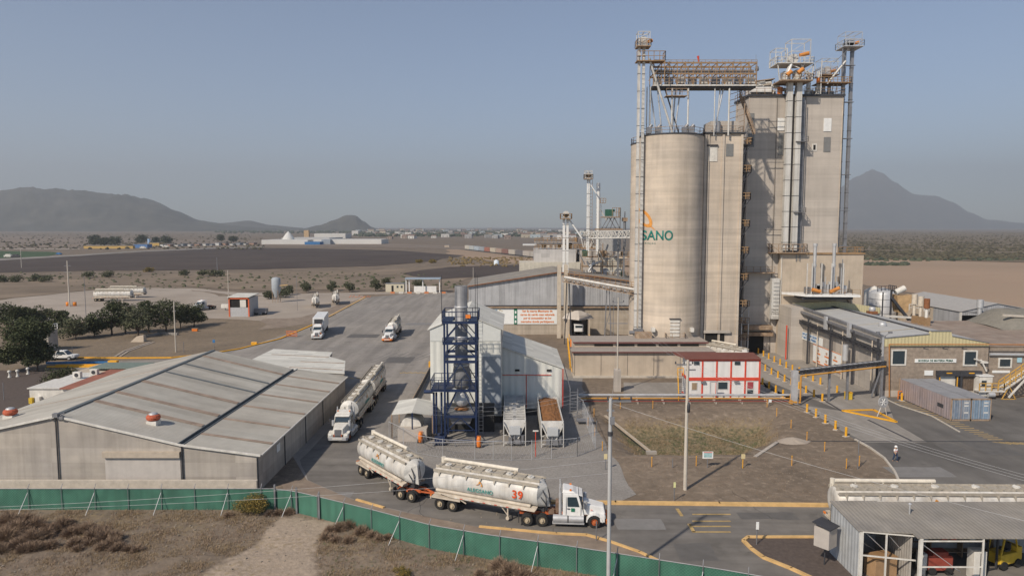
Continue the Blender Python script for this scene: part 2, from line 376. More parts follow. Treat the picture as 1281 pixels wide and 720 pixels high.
def hook_attr(m, attrs):                       # mixes further soils in where a vertex attribute says so, broken up by noise
    t = m.node_tree; N = t.nodes; L = t.links; b = N['Principled BSDF']; src = b.inputs['Base Color'].links[0].from_socket
    tc = N.new('ShaderNodeTexCoord')
    for nm, col, sc in attrs:
        a = N.new('ShaderNodeAttribute'); a.attribute_name = nm
        nz = N.new('ShaderNodeTexNoise'); nz.inputs['Scale'].default_value = sc; nz.inputs['Detail'].default_value = 6; L.new(tc.outputs['Object'], nz.inputs['Vector'])
        ad = N.new('ShaderNodeMath'); ad.operation = 'ADD'; L.new(a.outputs['Fac'], ad.inputs[0]); L.new(nz.outputs['Fac'], ad.inputs[1])
        r = N.new('ShaderNodeMapRange'); r.inputs['From Min'].default_value = 0.85; r.inputs['From Max'].default_value = 1.15; L.new(ad.outputs[0], r.inputs[0])
        mx = N.new('ShaderNodeMix'); mx.data_type = 'RGBA'; L.new(r.outputs[0], mx.inputs[0]); L.new(src, mx.inputs[6])
        n2 = N.new('ShaderNodeTexNoise'); n2.inputs['Scale'].default_value = 2.5; n2.inputs['Detail'].default_value = 6; L.new(tc.outputs['Object'], n2.inputs['Vector'])
        r2 = N.new('ShaderNodeMapRange'); r2.inputs['From Min'].default_value = 0.3; r2.inputs['From Max'].default_value = 0.7; r2.inputs['To Min'].default_value = 0.85; r2.inputs['To Max'].default_value = 1.12; L.new(n2.outputs['Fac'], r2.inputs[0])
        sc_ = N.new('ShaderNodeVectorMath'); sc_.operation = 'SCALE'; sc_.inputs[0].default_value = col; L.new(r2.outputs[0], sc_.inputs['Scale'])
        L.new(sc_.outputs[0], mx.inputs[7]); src = mx.outputs[2]
    L.new(src, b.inputs['Base Color'])
hook_attr(gmat, [('damp', (0.095, 0.09, 0.05), .8), ('pale', (0.36, 0.285, 0.215), 1.2), ('straw', (0.25, 0.19, 0.11), 2.2)])
ground = struct('ground', gmb, gmat)
def attr(o, nm, fn):
    a = o.data.attributes.new(nm, 'FLOAT', 'POINT'); a.data.foreach_set('value', [fn(*p) for p in vs])
def f_pale(x, y, z):
    if 28 < y < 62 and x < 8:
        p = Vector((x, y)); d = min(seg_d(p, PATH[i], PATH[(i + 1) % len(PATH)]) for i in range(len(PATH)))
        s_ = d if inside(p, PATH) else -d
        return max(0, min(1, 0.45 + s_ * 0.5))
    return 0.3 if 61 < y < 112 else 0
def f_straw(x, y, z):
    if 28 < y < 62 and x < 8: return 0.3 + 0.3 * noise.noise(Vector((x / 5, y / 4, 7)))
    if 71 < y < 100 and 8 < x < 41 and z < -0.02: return 0.15 + 0.36 * min(1, -z / 1.1)
    if 115 < y < 260 and x < 0: return 0.4
    return 0.15
attr(ground, 'pale', f_pale); attr(ground, 'straw', f_straw)
attr(ground, 'damp', lambda x, y, z: max(0, min(0.72, (-z - .8) * .9)) if y > 65 else 0)

asph = mat('dusty asphalt', (0.245, 0.226, 0.205), var=0.10, scale=0.5, rough=0.95, track=(.45, .03, 1), col2=(0.31, 0.282, 0.25), mixsc=0.05, spec=0.08)
asph2 = mat('road asphalt', (0.16, 0.148, 0.135), var=0.12, scale=0.6, rough=0.95, track=(.05, .6, 1), col2=(0.21, 0.192, 0.17), mixsc=0.12, spec=0.08)
asph3 = mat('dark yard asphalt', (0.128, 0.12, 0.112), var=0.10, scale=0.3, rough=0.95, track=(.3, .06, 1), col2=(0.18, 0.168, 0.153), mixsc=0.07, spec=0.08)
gravel = mat('grey gravel', (0.28, 0.26, 0.235), var=0.2, scale=4, rough=0.95, bump=0.03, col2=(0.22, 0.20, 0.18), mixsc=0.25)
palegr = mat('pale packed gravel', (0.37, 0.315, 0.26), var=0.1, scale=0.12, rough=0.95, col2=(0.30, 0.25, 0.20), mixsc=0.035)
dirtm = mat('brown dirt', (0.22, 0.17, 0.13), var=0.18, scale=0.8, rough=0.95, col2=(0.29, 0.235, 0.18), mixsc=0.25, bump=0.03)
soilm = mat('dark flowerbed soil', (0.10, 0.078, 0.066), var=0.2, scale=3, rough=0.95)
ploughm = mat('ploughed field', (0.062, 0.046, 0.038), var=0.18, scale=0.03, rough=0.97, col2=(0.085, 0.065, 0.053), mixsc=0.012)
greenm = mat('green crop', (0.05, 0.085, 0.03), var=0.15, scale=0.05)
sandm = mat('tan harvested field', (0.36, 0.255, 0.175), var=0.07, scale=0.02, rough=0.97, col2=(0.31, 0.225, 0.155), mixsc=0.01)
scrubm = mat('olive scrub soil', (0.155, 0.12, 0.078), var=0.28, scale=0.03, rough=0.97, col2=(0.20, 0.155, 0.105), mixsc=0.006)
duskm = mat('brown stubble', (0.175, 0.135, 0.095), var=0.18, scale=0.06, rough=0.97, col2=(0.255, 0.195, 0.14), mixsc=0.02)
concp = mat('pale concrete slab', (0.29, 0.265, 0.235), var=0.12, track=(.4, .05, 1), scale=0.8, rough=0.9, col2=(0.26, 0.235, 0.205), mixsc=0.2)

def sheet(name, px, z, m, seg=3.0, amp=0.0): return struct(name, MB().flat(jit(gp(*px), seg, amp) if amp else gp(*px), z), m)
# near the plant
sheet('yard', [(455, 372), (500, 368), (575, 366), (640, 420), (725, 470), (725, 520), (770, 631), (690, 633), (600, 654), (500, 640), (430, 625), (385, 602), (366, 570), (400, 480), (300, 475), (90, 482), (95, 453), (215, 449), (300, 437), (395, 405)], 0.008, asph)
sheet('road', [(500, 560), (690, 629.5), (770, 630), (1420, 635), (1420, 800), (960, 800), (880, 745), (832, 706), (800, 690), (762, 677), (734, 669), (696, 667.5), (600, 659), (540, 647), (500, 638), (450, 627), (410, 611), (385, 600), (375, 575), (410, 540), (460, 535)], 0.016, asph2, 2, 0.10)
ARC = [(1126, 640), (1127, 616), (1125, 603), (1119, 590), (1106, 573), (1088, 560), (1070, 550), (1040, 531), (1003, 509)]
sheet('dock_yard', ARC + [(900, 452), (895, 432), (1015, 432), (1110, 497), (1420, 497), (1420, 640)], 0.012, asph3)
sheet('gravel_yard', [(545, 470), (530, 492), (505, 530), (478, 548), (500, 575), (600, 600), (690, 626), (775, 627), (795, 618), (768, 570), (735, 514), (728, 470)], 0.024, gravel, 2, 0.25)
sheet('concrete_apron', [(900, 452), (895, 434), (1012, 434), (1108, 499), (1120, 528), (1054, 514)], 0.02, concp)
sheet('pale_driveway', [(1003, 507), (1054, 514), (1120, 529), (1160, 553), (1080, 553), (1042, 531)], 0.024, concp, 2, 0.2)
sheet('office_apron', [(780, 499), (1004, 499), (965, 487), (955, 478), (780, 478)], 0.012, concp)
sheet('verge', [(352, 606), (384, 600), (410, 612), (450, 628), (500, 639), (540, 648), (600, 660), (696, 669), (734, 670.5), (762, 678.5), (800, 692), (830, 707), (880, 745), (790, 724), (700, 709), (612, 696), (540, 683), (462, 661), (400, 645), (372, 638)], 0.05, dirtm, 1.5, 0.08)
sheet('flowerbed', [(931, 677), (937, 673), (1044, 673), (1110, 760), (1040, 735), (990, 712), (955, 698), (941, 687)], 0.06, soilm)
sheet('traffic_island', [(1056, 514.5), (1092, 513.6), (1117, 526.6)], 0.06, dirtm)
# truck park and tracks on the left
sheet('truck_park', [(-60, 384), (0, 375), (60, 367), (130, 362), (190, 360), (240, 362), (275, 370), (330, 371), (400, 367), (458, 369), (452, 376), (395, 404), (370, 398), (335, 402), (280, 398), (225, 398), (150, 400), (80, 402), (0, 402), (-60, 405)], 0.02, palegr, 6, 1.6)
sheet('grass_patch', [(330, 399), (380, 397), (425, 381), (450, 374), (440, 383), (394, 404), (330, 412)], 0.035, dirtm, 4, 1.2)
sheet('track', [(0, 377), (130, 361.5), (240, 360.5), (300, 366), (380, 367), (460, 365.5), (560, 364.5), (560, 366.5), (460, 368), (380, 370), (300, 370), (240, 362.5), (130, 364), (0, 380)], 0.03, palegr, 5, 0.8)
sheet('shaded_soil', [(-160, 464), (20, 463), (100, 463), (96, 470), (60, 474), (50, 500), (10, 540), (-200, 620)], 0.03, soilm, 3, .6)  # dark soil sheet with the tree shade put into its tone
# fields far out
sheet('ploughed_field', [(-200, 331), (0, 326), (107, 320), (160, 316.5), (225, 312), (320, 310), (400, 311), (500, 313.5), (577, 319.5), (545, 326), (470, 333), (320, 337), (200, 338), (100, 339), (-200, 345)], 0.16, ploughm, 30, 3)
sheet('stubble_field', [(-200, 350), (0, 345), (200, 342), (330, 341), (470, 338), (600, 330), (655, 329), (655, 338), (590, 345), (560, 361), (330, 364), (230, 358), (130, 360), (0, 374), (-200, 390)], 0.12, duskm, 12, 3)
sheet('dark_field', [(500, 342), (560, 334), (660, 331), (660, 341), (600, 346), (540, 350)], 0.18, ploughm, 12, 2)
sheet('green_field', [(-200, 316), (0, 314), (60, 315), (80, 317), (55, 321), (0, 323), (-200, 325)], 0.16, greenm, 20, 2)
sheet('pale_road', [(-200, 311), (0, 310.4), (100, 311), (100, 312.2), (0, 312.2), (-200, 313)], 0.2, palegr)
sheet('highway', [(-200, 326.5), (0, 323.5), (100, 318.5), (160, 314.5), (260, 310), (330, 308.5), (330, 309.6), (260, 311.4), (160, 316), (100, 320.3), (0, 326), (-200, 329)], 0.24, asph)
sheet('tan_field', [(560, 312), (1200, 318), (1800, 329), (1800, 400), (1300, 400), (1070, 352), (700, 340), (560, 318)], 0.06, sandm, 20, 3)
sheet('scrubland', [(1040, 290), (1900, 290), (1900, 335), (1281, 328), (1040, 323)], 0.3, scrubm, 30, 4)
sheet('pale_plain', [(-600, 296), (0, 295), (330, 301), (480, 304), (600, 309), (600, 312), (480, 309), (330, 307.6), (200, 310), (0, 309), (-600, 312)], 0.1, mat('pale plain soil', (0.25, 0.19, 0.14), var=0.2, scale=0.02, col2=(0.17, 0.135, 0.10), mixsc=0.006), 40, 4)
# kerbs
def line_strip(mb, pts, wdt, z0, z1):
    pts = [Vector(p) for p in pts]
    for a, b in zip(pts, pts[1:]):
        n = Vector((-(b - a).y, (b - a).x)).normalized() * wdt / 2; e = (b - a).normalized() * wdt * 0.15
        mb.hexa([(*(a - n - e), z0), (*(a + n - e), z0), (*(b + n + e), z0), (*(b - n + e), z0), (*(a - n - e), z1), (*(a + n - e), z1), (*(b + n + e), z1), (*(b - n + e), z1)])
    return mb
def kerb(px, m, wdt=0.28, h=0.16, nm='kerb'): return struct(nm, line_strip(MB(), gp(*px), wdt, -0.05, h), m)
kerb([(688, 629), (770, 630), (900, 631.5), (1045, 633), (1128, 633)], YELK, 0.42, 0.26)
kerb([(1128, 632), (1127, 614), (1125, 603), (1119, 590), (1106, 573), (1088, 560), (1070, 550)], KERBC, 0.22)
kerb([(600, 659.3), (640, 663), (696, 668), (734, 669.5), (762, 677.5), (800, 691), (832, 706), (885, 748)], YELK, 0.24)
kerb([(446, 625.5), (480, 635.5)], YELK, 0.24)
kerb([(1100, 790), (1040, 735), (990, 712), (955, 698), (940, 687), (930, 677), (936, 672.5), (1046, 672.5)], YELK, 0.28, 0.18)
kerb([(1054, 514), (1093, 513), (1121, 528), (1054, 514)], YEL, 0.3, 0.18)
kerb([(98, 447.5), (160, 448), (215, 447.5), (260, 443), (300, 436.5), (350, 424), (395, 405)], YEL, 0.45, 0.2)
kerb([(395, 405), (425, 389), (457, 372)], YELK, 0.5, 0.2)
kerb([(60, 459), (150, 459)], YEL, 0.5, 0.25)
kerb([(758, 571.5), (946, 571.5)], dirtm, 0.22, 0.05)
kerb([(945, 571), (972, 553)], CONC3, 0.4, 0.08)
kerb([(1110, 500), (1125, 507), (1165, 520), (1200, 540)], KERBC, 0.2, 0.1)
# painted markings
mk = MB(); mk.use(mat('worn yellow marking', (0.42, 0.29, 0.12), var=0.3, scale=1.5))
for v in (643, 651.5, 658, 665): mk.box(G(866, v).x, G(866, v).y - .12, 0.024, G(914, v).x, G(914, v).y + .12, 0.026)
for a, b in (((847, 636), (853, 645)), ((862, 655), (868, 665))): line_strip(mk, [G(*a).to_2d(), G(*b).to_2d()], 0.3, 0.024, 0.026)
for i in range(21):
    t = i / 20; c = G(1127 + t * 118, 502.5 + t * 47)
    mk.box(c.x - 0.9, c.y - .11, 0.024, c.x + 0.9, c.y + .11, 0.026)
for i in range(7): c = G(1240 + i * 9, 552 + i * 0.3); line_strip(mk, [(c.x, c.y), (c.x + 1.6, c.y - 1.0)], 0.2, 0.024, 0.026)
for i in range(5): c = G(428 + i * 9, 473); line_strip(mk, [(c.x, c.y + .35), (c.x + .9, c.y - .35)], 0.45, 0.024, 0.026)
for i in range(6): c = G(501 + i * 7, 466); line_strip(mk, [(c.x, c.y - .35), (c.x + .8, c.y + .35)], 0.4, 0.024, 0.026)
mk.use(asph3)
for v in (637, 647, 656): mk.box(G(862, v).x, G(862, v).y - .12, 0.024, G(912, v).x, G(912, v).y + .12, 0.026)
struct('road_marking', mk)
dr = MB(); dr.use(DKSTEEL)
line_strip(dr, gp((1010, 551.5), (1300, 552)), 0.22, 0.02, 0.034); line_strip(dr, gp((952, 453), (1055, 515)), 0.3, 0.02, 0.034); line_strip(dr, gp((1086, 525), (1140, 551)), 0.3, 0.02, 0.034)
struct('dark_ground_strip', dr)  # thin dark strips laid across the yard surfaces
# tyre marks on the yard
tmk = MB().use(mat('tyre marks', (0.15, 0.14, 0.13), var=0.15, scale=1))
for k in range(9):
    u0 = 462 + k * 7; line_strip(tmk, gp((u0 + 28, 440 + k % 3), (u0 + 8, 449), (u0 - 5, 452 + k % 4)) , 0.22, 0.012, 0.013)
struct('tyre_marks', tmk)
pt = MB(); rp = random.Random(12)
for (u, v, w_, h_, k) in ((455, 420, 7, 5, 0), (530, 405, 9, 4, 1), (500, 450, 5, 6, 0), (420, 620, 3, 2, 1), (800, 655, 4, 2.2, 1), (960, 645, 5, 1.5, 0), (1150, 590, 6, 3, 1), (1240, 560, 4, 5, 0), (870, 690, 3, 3, 0), (1190, 560, 2.2, 3, 0), (660, 645, 5, 1.2, 0)):
    c_ = G(u, v); pt.use(mat('dark asphalt patch', (.125, .117, .108), var=.12, scale=1) if k == 0 else mat('pale asphalt patch', (.21, .20, .188), var=.12, scale=1))
    pt.flat(jit([(c_.x - w_ / 2, c_.y - h_ / 2), (c_.x + w_ / 2, c_.y - h_ / 2), (c_.x + w_ / 2, c_.y + h_ / 2), (c_.x - w_ / 2, c_.y + h_ / 2)], .8, .12, u), .020)
struct('asphalt_patches', pt)
cr = MB().use(mat('crack filler', (.04, .04, .04)))
for k in range(26):
    c_ = G(rp.uniform(430, 1270), rp.uniform(560, 700)) if k % 2 else G(rp.uniform(440, 540), rp.uniform(385, 500)); a_ = rp.uniform(0, PI); pts_ = [c_.to_2d()]
    for j in range(9): a_ += rp.gauss(0, .35); pts_.append(pts_[-1] + Vector((math.cos(a_), math.sin(a_))) * rp.uniform(.4, 1.0))
    line_strip(cr, pts_, .035, .021, .022)
struct('asphalt_cracks', cr)
# hills, built as relief with their own distance and depth
def hill(name, prof, D, depth, m, amp, seed, n=150, mdepth=26):
    us = [prof[0][0] + (prof[-1][0] - prof[0][0]) * i / n for i in range(n + 1)]; v_ = []
    def top(u):
        for (a, va), (b, vb) in zip(prof, prof[1:]):
            if a <= u <= b: return va + (vb - va) * sm((u - a) / (b - a)) * 0.6 + (vb - va) * (u - a) / (b - a) * 0.4
        return prof[-1][1]
    for i, u in enumerate(us):
        for j in range(mdepth + 1):
            t = j / mdepth; Y = D + depth * (t - 0.5) * 2; x = (u - 640.5) / F * Y
            hh = (F * H / D * 0 + (284.2 - top(u))) * D / F + H
            s_ = math.cos((t - 0.5) * PI); s_ = s_ ** 1.1 if s_ > 0 else 0
            g = noise.fractal(Vector((x / D * 40, Y / D * 22, seed)), 0.9, 2.2, 6) * amp * hh * s_ * (1 - s_ * 0.75)
            v_.append((x, Y, hh * s_ + g - 6))
    w_ = mdepth + 1
    mb = MB().add(v_, [(i * w_ + j, (i + 1) * w_ + j, (i + 1) * w_ + j + 1, i * w_ + j + 1) for i in range(n) for j in range(mdepth)], True)
    struct(name, mb, m)
hillm = mat('hill scrub', (0.06, 0.058, 0.045), var=0.35, scale=0.012, rough=0.97, col2=(0.10, 0.09, 0.07), mixsc=0.004)
hill('hill', [(-260, 285), (-160, 268), (-60, 246), (0, 240), (48, 235.5), (100, 240), (150, 243), (195, 252), (225, 264), (252, 275), (290, 281), (345, 284.5)], 5600, 1300, hillm, 0.35, 1)
hill('low_hill', [(240, 285), (275, 279), (312, 275), (340, 281), (380, 284.5)], 6600, 700, hillm, 0.3, 2, 60)
hill('conical_hill', [(375, 286), (400, 281), (420, 274), (436, 268.5), (446, 269), (456, 276), (466, 283), (474, 286)], 5200, 350, hillm, 0.3, 3, 70)
hill('volcano', [(900, 285), (960, 272), (1000, 258), (1040, 240), (1068, 222), (1085, 213.5), (1096, 216), (1115, 229), (1138, 244), (1168, 245.5), (1188, 253), (1210, 266), (1235, 275), (1280, 279), (1400, 284), (1500, 285)], 12500, 2000, hillm, 0.22, 4, 170)
# haze
hz = MB().box(-16000, -420, -8, 16000, 16500, 1400)
hm = bpy.data.materials.new('haze'); hm.use_nodes = True; N = hm.node_tree.nodes
N.remove(N['Principled BSDF']); pv = N.new('ShaderNodeVolumePrincipled'); pv.inputs['Color'].default_value = (0.87, 0.92, 0.97, 1); pv.inputs['Density'].default_value = 0.00013; pv.inputs['Anisotropy'].default_value = 0.1
hm.node_tree.links.new(pv.outputs[0], N['Material Output'].inputs['Volume'])
tag(hz.build('haze', hm), kind='stuff')
# ================================================================ LEFT WAREHOUSE
W1 = thing('warehouse', 'large concrete warehouse with grey ridged sheet roof and red roof ventilators', 'warehouse', (-32, 66, 0))
yn, yf = 65.0, 99.6
xl, xr_, xv, xe = -55.3, -42.9, -31.2, -24.0
zl, zr, zv, ze = 4.7, 7.4, 4.62, 3.62
mb = MB()
mb.ext([(xl, yn, 0), (xe, yn, 0), (xe, yn, ze - .1), (xv, yn, zv - .12), (xr_, yn, zr - .1), (xl, yn, zl - .1)], (0, 0.25, 0))
mb.ext([(xl, yf, 0), (xe - .3, yf, 0), (xe - .3, yf, ze - .1), (xv, yf, zv - .12), (xr_, yf, zr - .1), (xl, yf, zl - .1)], (0, 0.25, 0))
mb.box(xe - .25, yn + .25, 0, xe, yf, ze - .1); mb.box(xl, yn + .25, 0, xl + .25, yf, zl - .1)
mb.build('wall', CONC3, W1)
def roofslab(mb, x0, z0, x1, z1, y0, y1, th=0.1): mb.hexa([(x0, y0, z0 - th), (x1, y0, z1 - th), (x1, y1, z1 - th), (x0, y1, z0 - th), (x0, y0, z0), (x1, y0, z1), (x1, y1, z1), (x0, y1, z0)])
mb = MB(); roofslab(mb, xr_, zr, xv - .3, zv + .03, yn - .15, yf + .4); roofslab(mb, xl - .3, zl - .05, xr_ - .01, zr, yn - .15, yf + .4); roofslab(mb, xv + .3, zv + .02, xe + .3, ze - .04, yn - .15, yf + .4)
mb.build('roof', SHEET_G, W1)
gut = MB().use(SKYL); gut.box(xv - .3, yn - .1, zv - .2, xv + .3, yf + .3, zv - .14); gut.box(xv - .34, yn - .2, zv - .14, xv - .26, yf + .3, zv + .12); gut.box(xv + .24, yn - .2, zv - .14, xv + .32, yf + .3, zv + .1)
gut.box(xr_ - .25, yn - .1, zr - .02, xr_ + .25, yf + .4, zr + .06)
gut.build('gutter', SKYL, W1)
mb = MB()                        # white verge trim along the gable
for a, b in (((xl, zl), (xr_, zr)), ((xr_, zr), (xv, zv)), ((xv, zv), (xe + .25, ze))): mb.beam((a[0], yn - .2, a[1] - .08), (b[0], yn - .2, b[1] - .08), .12, .2)
mb.beam((xe + .32, yn, ze - .1), (xe + .32, yf + .3, ze - .1), .1, .14)
mb.build('fascia', WHITED, W1)
def strip(m, y, x0, z0, x1, z1, w_=.5): m.hexa([(x0, y, z0 + .02), (x1, y, z1 + .02), (x1, y + w_, z1 + .02), (x0, y + w_, z0 + .02), (x0, y, z0 + .05), (x1, y, z1 + .05), (x1, y + w_, z1 + .05), (x0, y + w_, z0 + .05)])
for i, y in enumerate((70.3, 74.2, 79.6, 85.0, 90.0, 95.5)):
    m_ = SKYL if i in (3, 4) else REDST
    mb = MB(); strip(mb, y, xr_ + .3, zr - .07, xv - .5, zv + .1, .75 if m_ is REDST else .45); mb.build('roof_strip', m_, W1)
for y in (68, 73.5, 79, 84.5, 90, 95): mb = MB(); strip(mb, y, xv + .4, zv, xe + .2, ze, .5); mb.build('roof_strip', REDST, W1)
for y in (76, 88): mb = MB(); strip(mb, y, xr_ - .3, zr - .07, xl + .1, zl, .3); mb.build('roof_strip', REDST, W1)
for p in ((xr_ - .05, 7.1), (xv, 4.4), (xe - .1, 3.3)): MB().cyl((p[0], yn - .12, 0), (p[0], yn - .12, p[1]), .07, n=6).build('downpipe', DKSTEEL, W1)
for y in (72.5, 80, 87.5): MB().box(xe + .02, y - .06, 0, xe + .08, y + .06, ze - .2).build('wall_joint', DKSTEEL, W1)
mb = MB(); mb.box(A(130, 565, 65).x, yn - .35, ZA(571, 65), xv - .15, yn - .01, ZA(564, 65)); mb.build('door_lintel', mat('brown lintel', (0.45, .38, .3), var=.15), W1)
mb = MB(); mb.box(A(130, 565, 65).x + .1, yn - .07, 0.1, xv - .2, yn - .01, ZA(572, 65)); mb.build('sliding_door', mat('pale ribbed door', (0.47, .43, .39), var=.06, streak=.06), W1)
mb = MB().box(xl - 8, yn - .75, 0, xe, yn - .4, 1.3); mb.build('plinth', KERBC, W1)
mb = MB(); mb.cb((xr_ + .1, yn - .25, 7.45), (.5, .4, .35)); mb.cb((xr_ + .6, yn - .2, 7.2), (.35, .3, .3)); mb.cyl((xr_ - .5, yn - .2, 7.0), (xr_ + .9, yn - .2, 7.6), .06); mb.build('camera_bracket', GALVD, W1)
mb = MB(); mb.box(xe + .02, 70, 2.1, xe + .05, 71, 2.9); mb.build('wall_notice', SIGNW, W1)
def turbine(x, y, z, label, grp='red ventilators on the warehouse roof'):
    t = thing('roof_ventilator', label, 'ventilator', (x, y, z), 0, grp, world=False)
    MB().cb((0, 0, .05), (1.0, 1.0, .55)).build('curb', WHITED, t, bevel=.03)
    m_ = MB(); m_.lathe((0, 0, .33), [(0.42, 0), (.62, .12), (.68, .32), (.6, .52), (.4, .62)], 18, False); m_.build('turbine', mat('rust red turbine', (.42, .10, .05), var=.35, scale=6), t)
    MB().lathe((0, 0, .93), [(.42, 0), (.4, .1), (.2, .18), (0, .2)], 16).build('cap', GALV, t)
p = G(192, 526, 5.9); turbine(p.x, p.y, zr - (p.x - xr_) * .24, 'rust red roof ventilator in the middle of the warehouse roof slope')
p = G(9, 521, 5.4); turbine(-51.6, 71.0, 5.45, 'rust red roof ventilator at the left edge of the photo')
# lower annex behind it
W2 = thing('storage_shed', 'low pale sheet roofed shed attached behind the big warehouse', 'shed', (-30, 108, 0))
z2 = 4.0
pa_ = [G(352, 462.5, z2), G(308, 453, z2), G(342, 436.5, z2), G(416, 440.5, z2), G(412, 446, z2), G(432, 451.5, z2), G(429, 469, z2 - .1)]
ctr = sum((p for p in pa_), Vector((0, 0, 0))) / len(pa_); pa_ = [Vector((p.x, max(p.y, 100.2), z2)) for p in pa_]
MB().ext([(p.x + (ctr.x - p.x) * .02, p.y + (ctr.y - p.y) * .02, 0) for p in pa_], (0, 0, z2 - .12)).build('wall', CONC3, W2)
MB().ext([(p.x, p.y, z2 - .11) for p in pa_], (0, 0, .16)).build('roof', SHEET_P, W2)
for a, b in (((340, 443), (411, 446.5)), ((376, 452), (430, 454)), ((362, 459), (428, 462.5))): p, q = G(*a, z2 + .06), G(*b, z2 + .06); MB().beam(p, q, .35, .05).build('roof_strip', REDST, W2)
# ================================================================ TRUCKS
def wheel(par, x, y, side, dual=False, rim=RIMC, R=.52, w_=.28):
    yy = y; m_ = MB().use(RUBBER)
    ws = [0] if not dual else [0, -side * .34]
    for o_ in ws:
        y0, y1 = yy + o_ - w_ / 2, yy + o_ + w_ / 2
        prof = [(.30, y0 + .02), (.42, y0), (.49, y0 + .02), (R, y0 + .07), (R, y1 - .07), (.49, y1 - .02), (.42, y1), (.30, y1 - .02)]
        n = 20; vs_ = [(x + r * math.cos(2 * PI * i / n), q, R + r * math.sin(2 * PI * i / n)) for i in range(n) for r, q in prof]; k = len(prof)
        m_.add(vs_, [(i * k + j, i * k + (j + 1) % k, ((i + 1) % n) * k + (j + 1) % k, ((i + 1) % n) * k + j) for i in range(n) for j in range(k)], False)
    o = m_.build('wheel', RUBBER, par)
    r_ = MB(); yo = yy + side * (w_ / 2 - .03)
    r_.cyl((x, yo - side * .12, R), (x, yo - side * .10, R), .31, n=16); r_.cyl((x, yo - side * .1, R), (x, yo + side * .0, R), .31, .27, n=16, caps=False)
    r_.cyl((x, yo - side * .1, R), (x, yo + side * .04, R), .13, .11, n=10)
    for i in range(8): an = i * PI / 4; r_.cyl((x + .21 * math.cos(an), yo - side * .1, R + .21 * math.sin(an)), (x + .21 * math.cos(an), yo - side * .05, R + .21 * math.sin(an)), .03, n=5)
    r_.build('rim', rim, o); return o
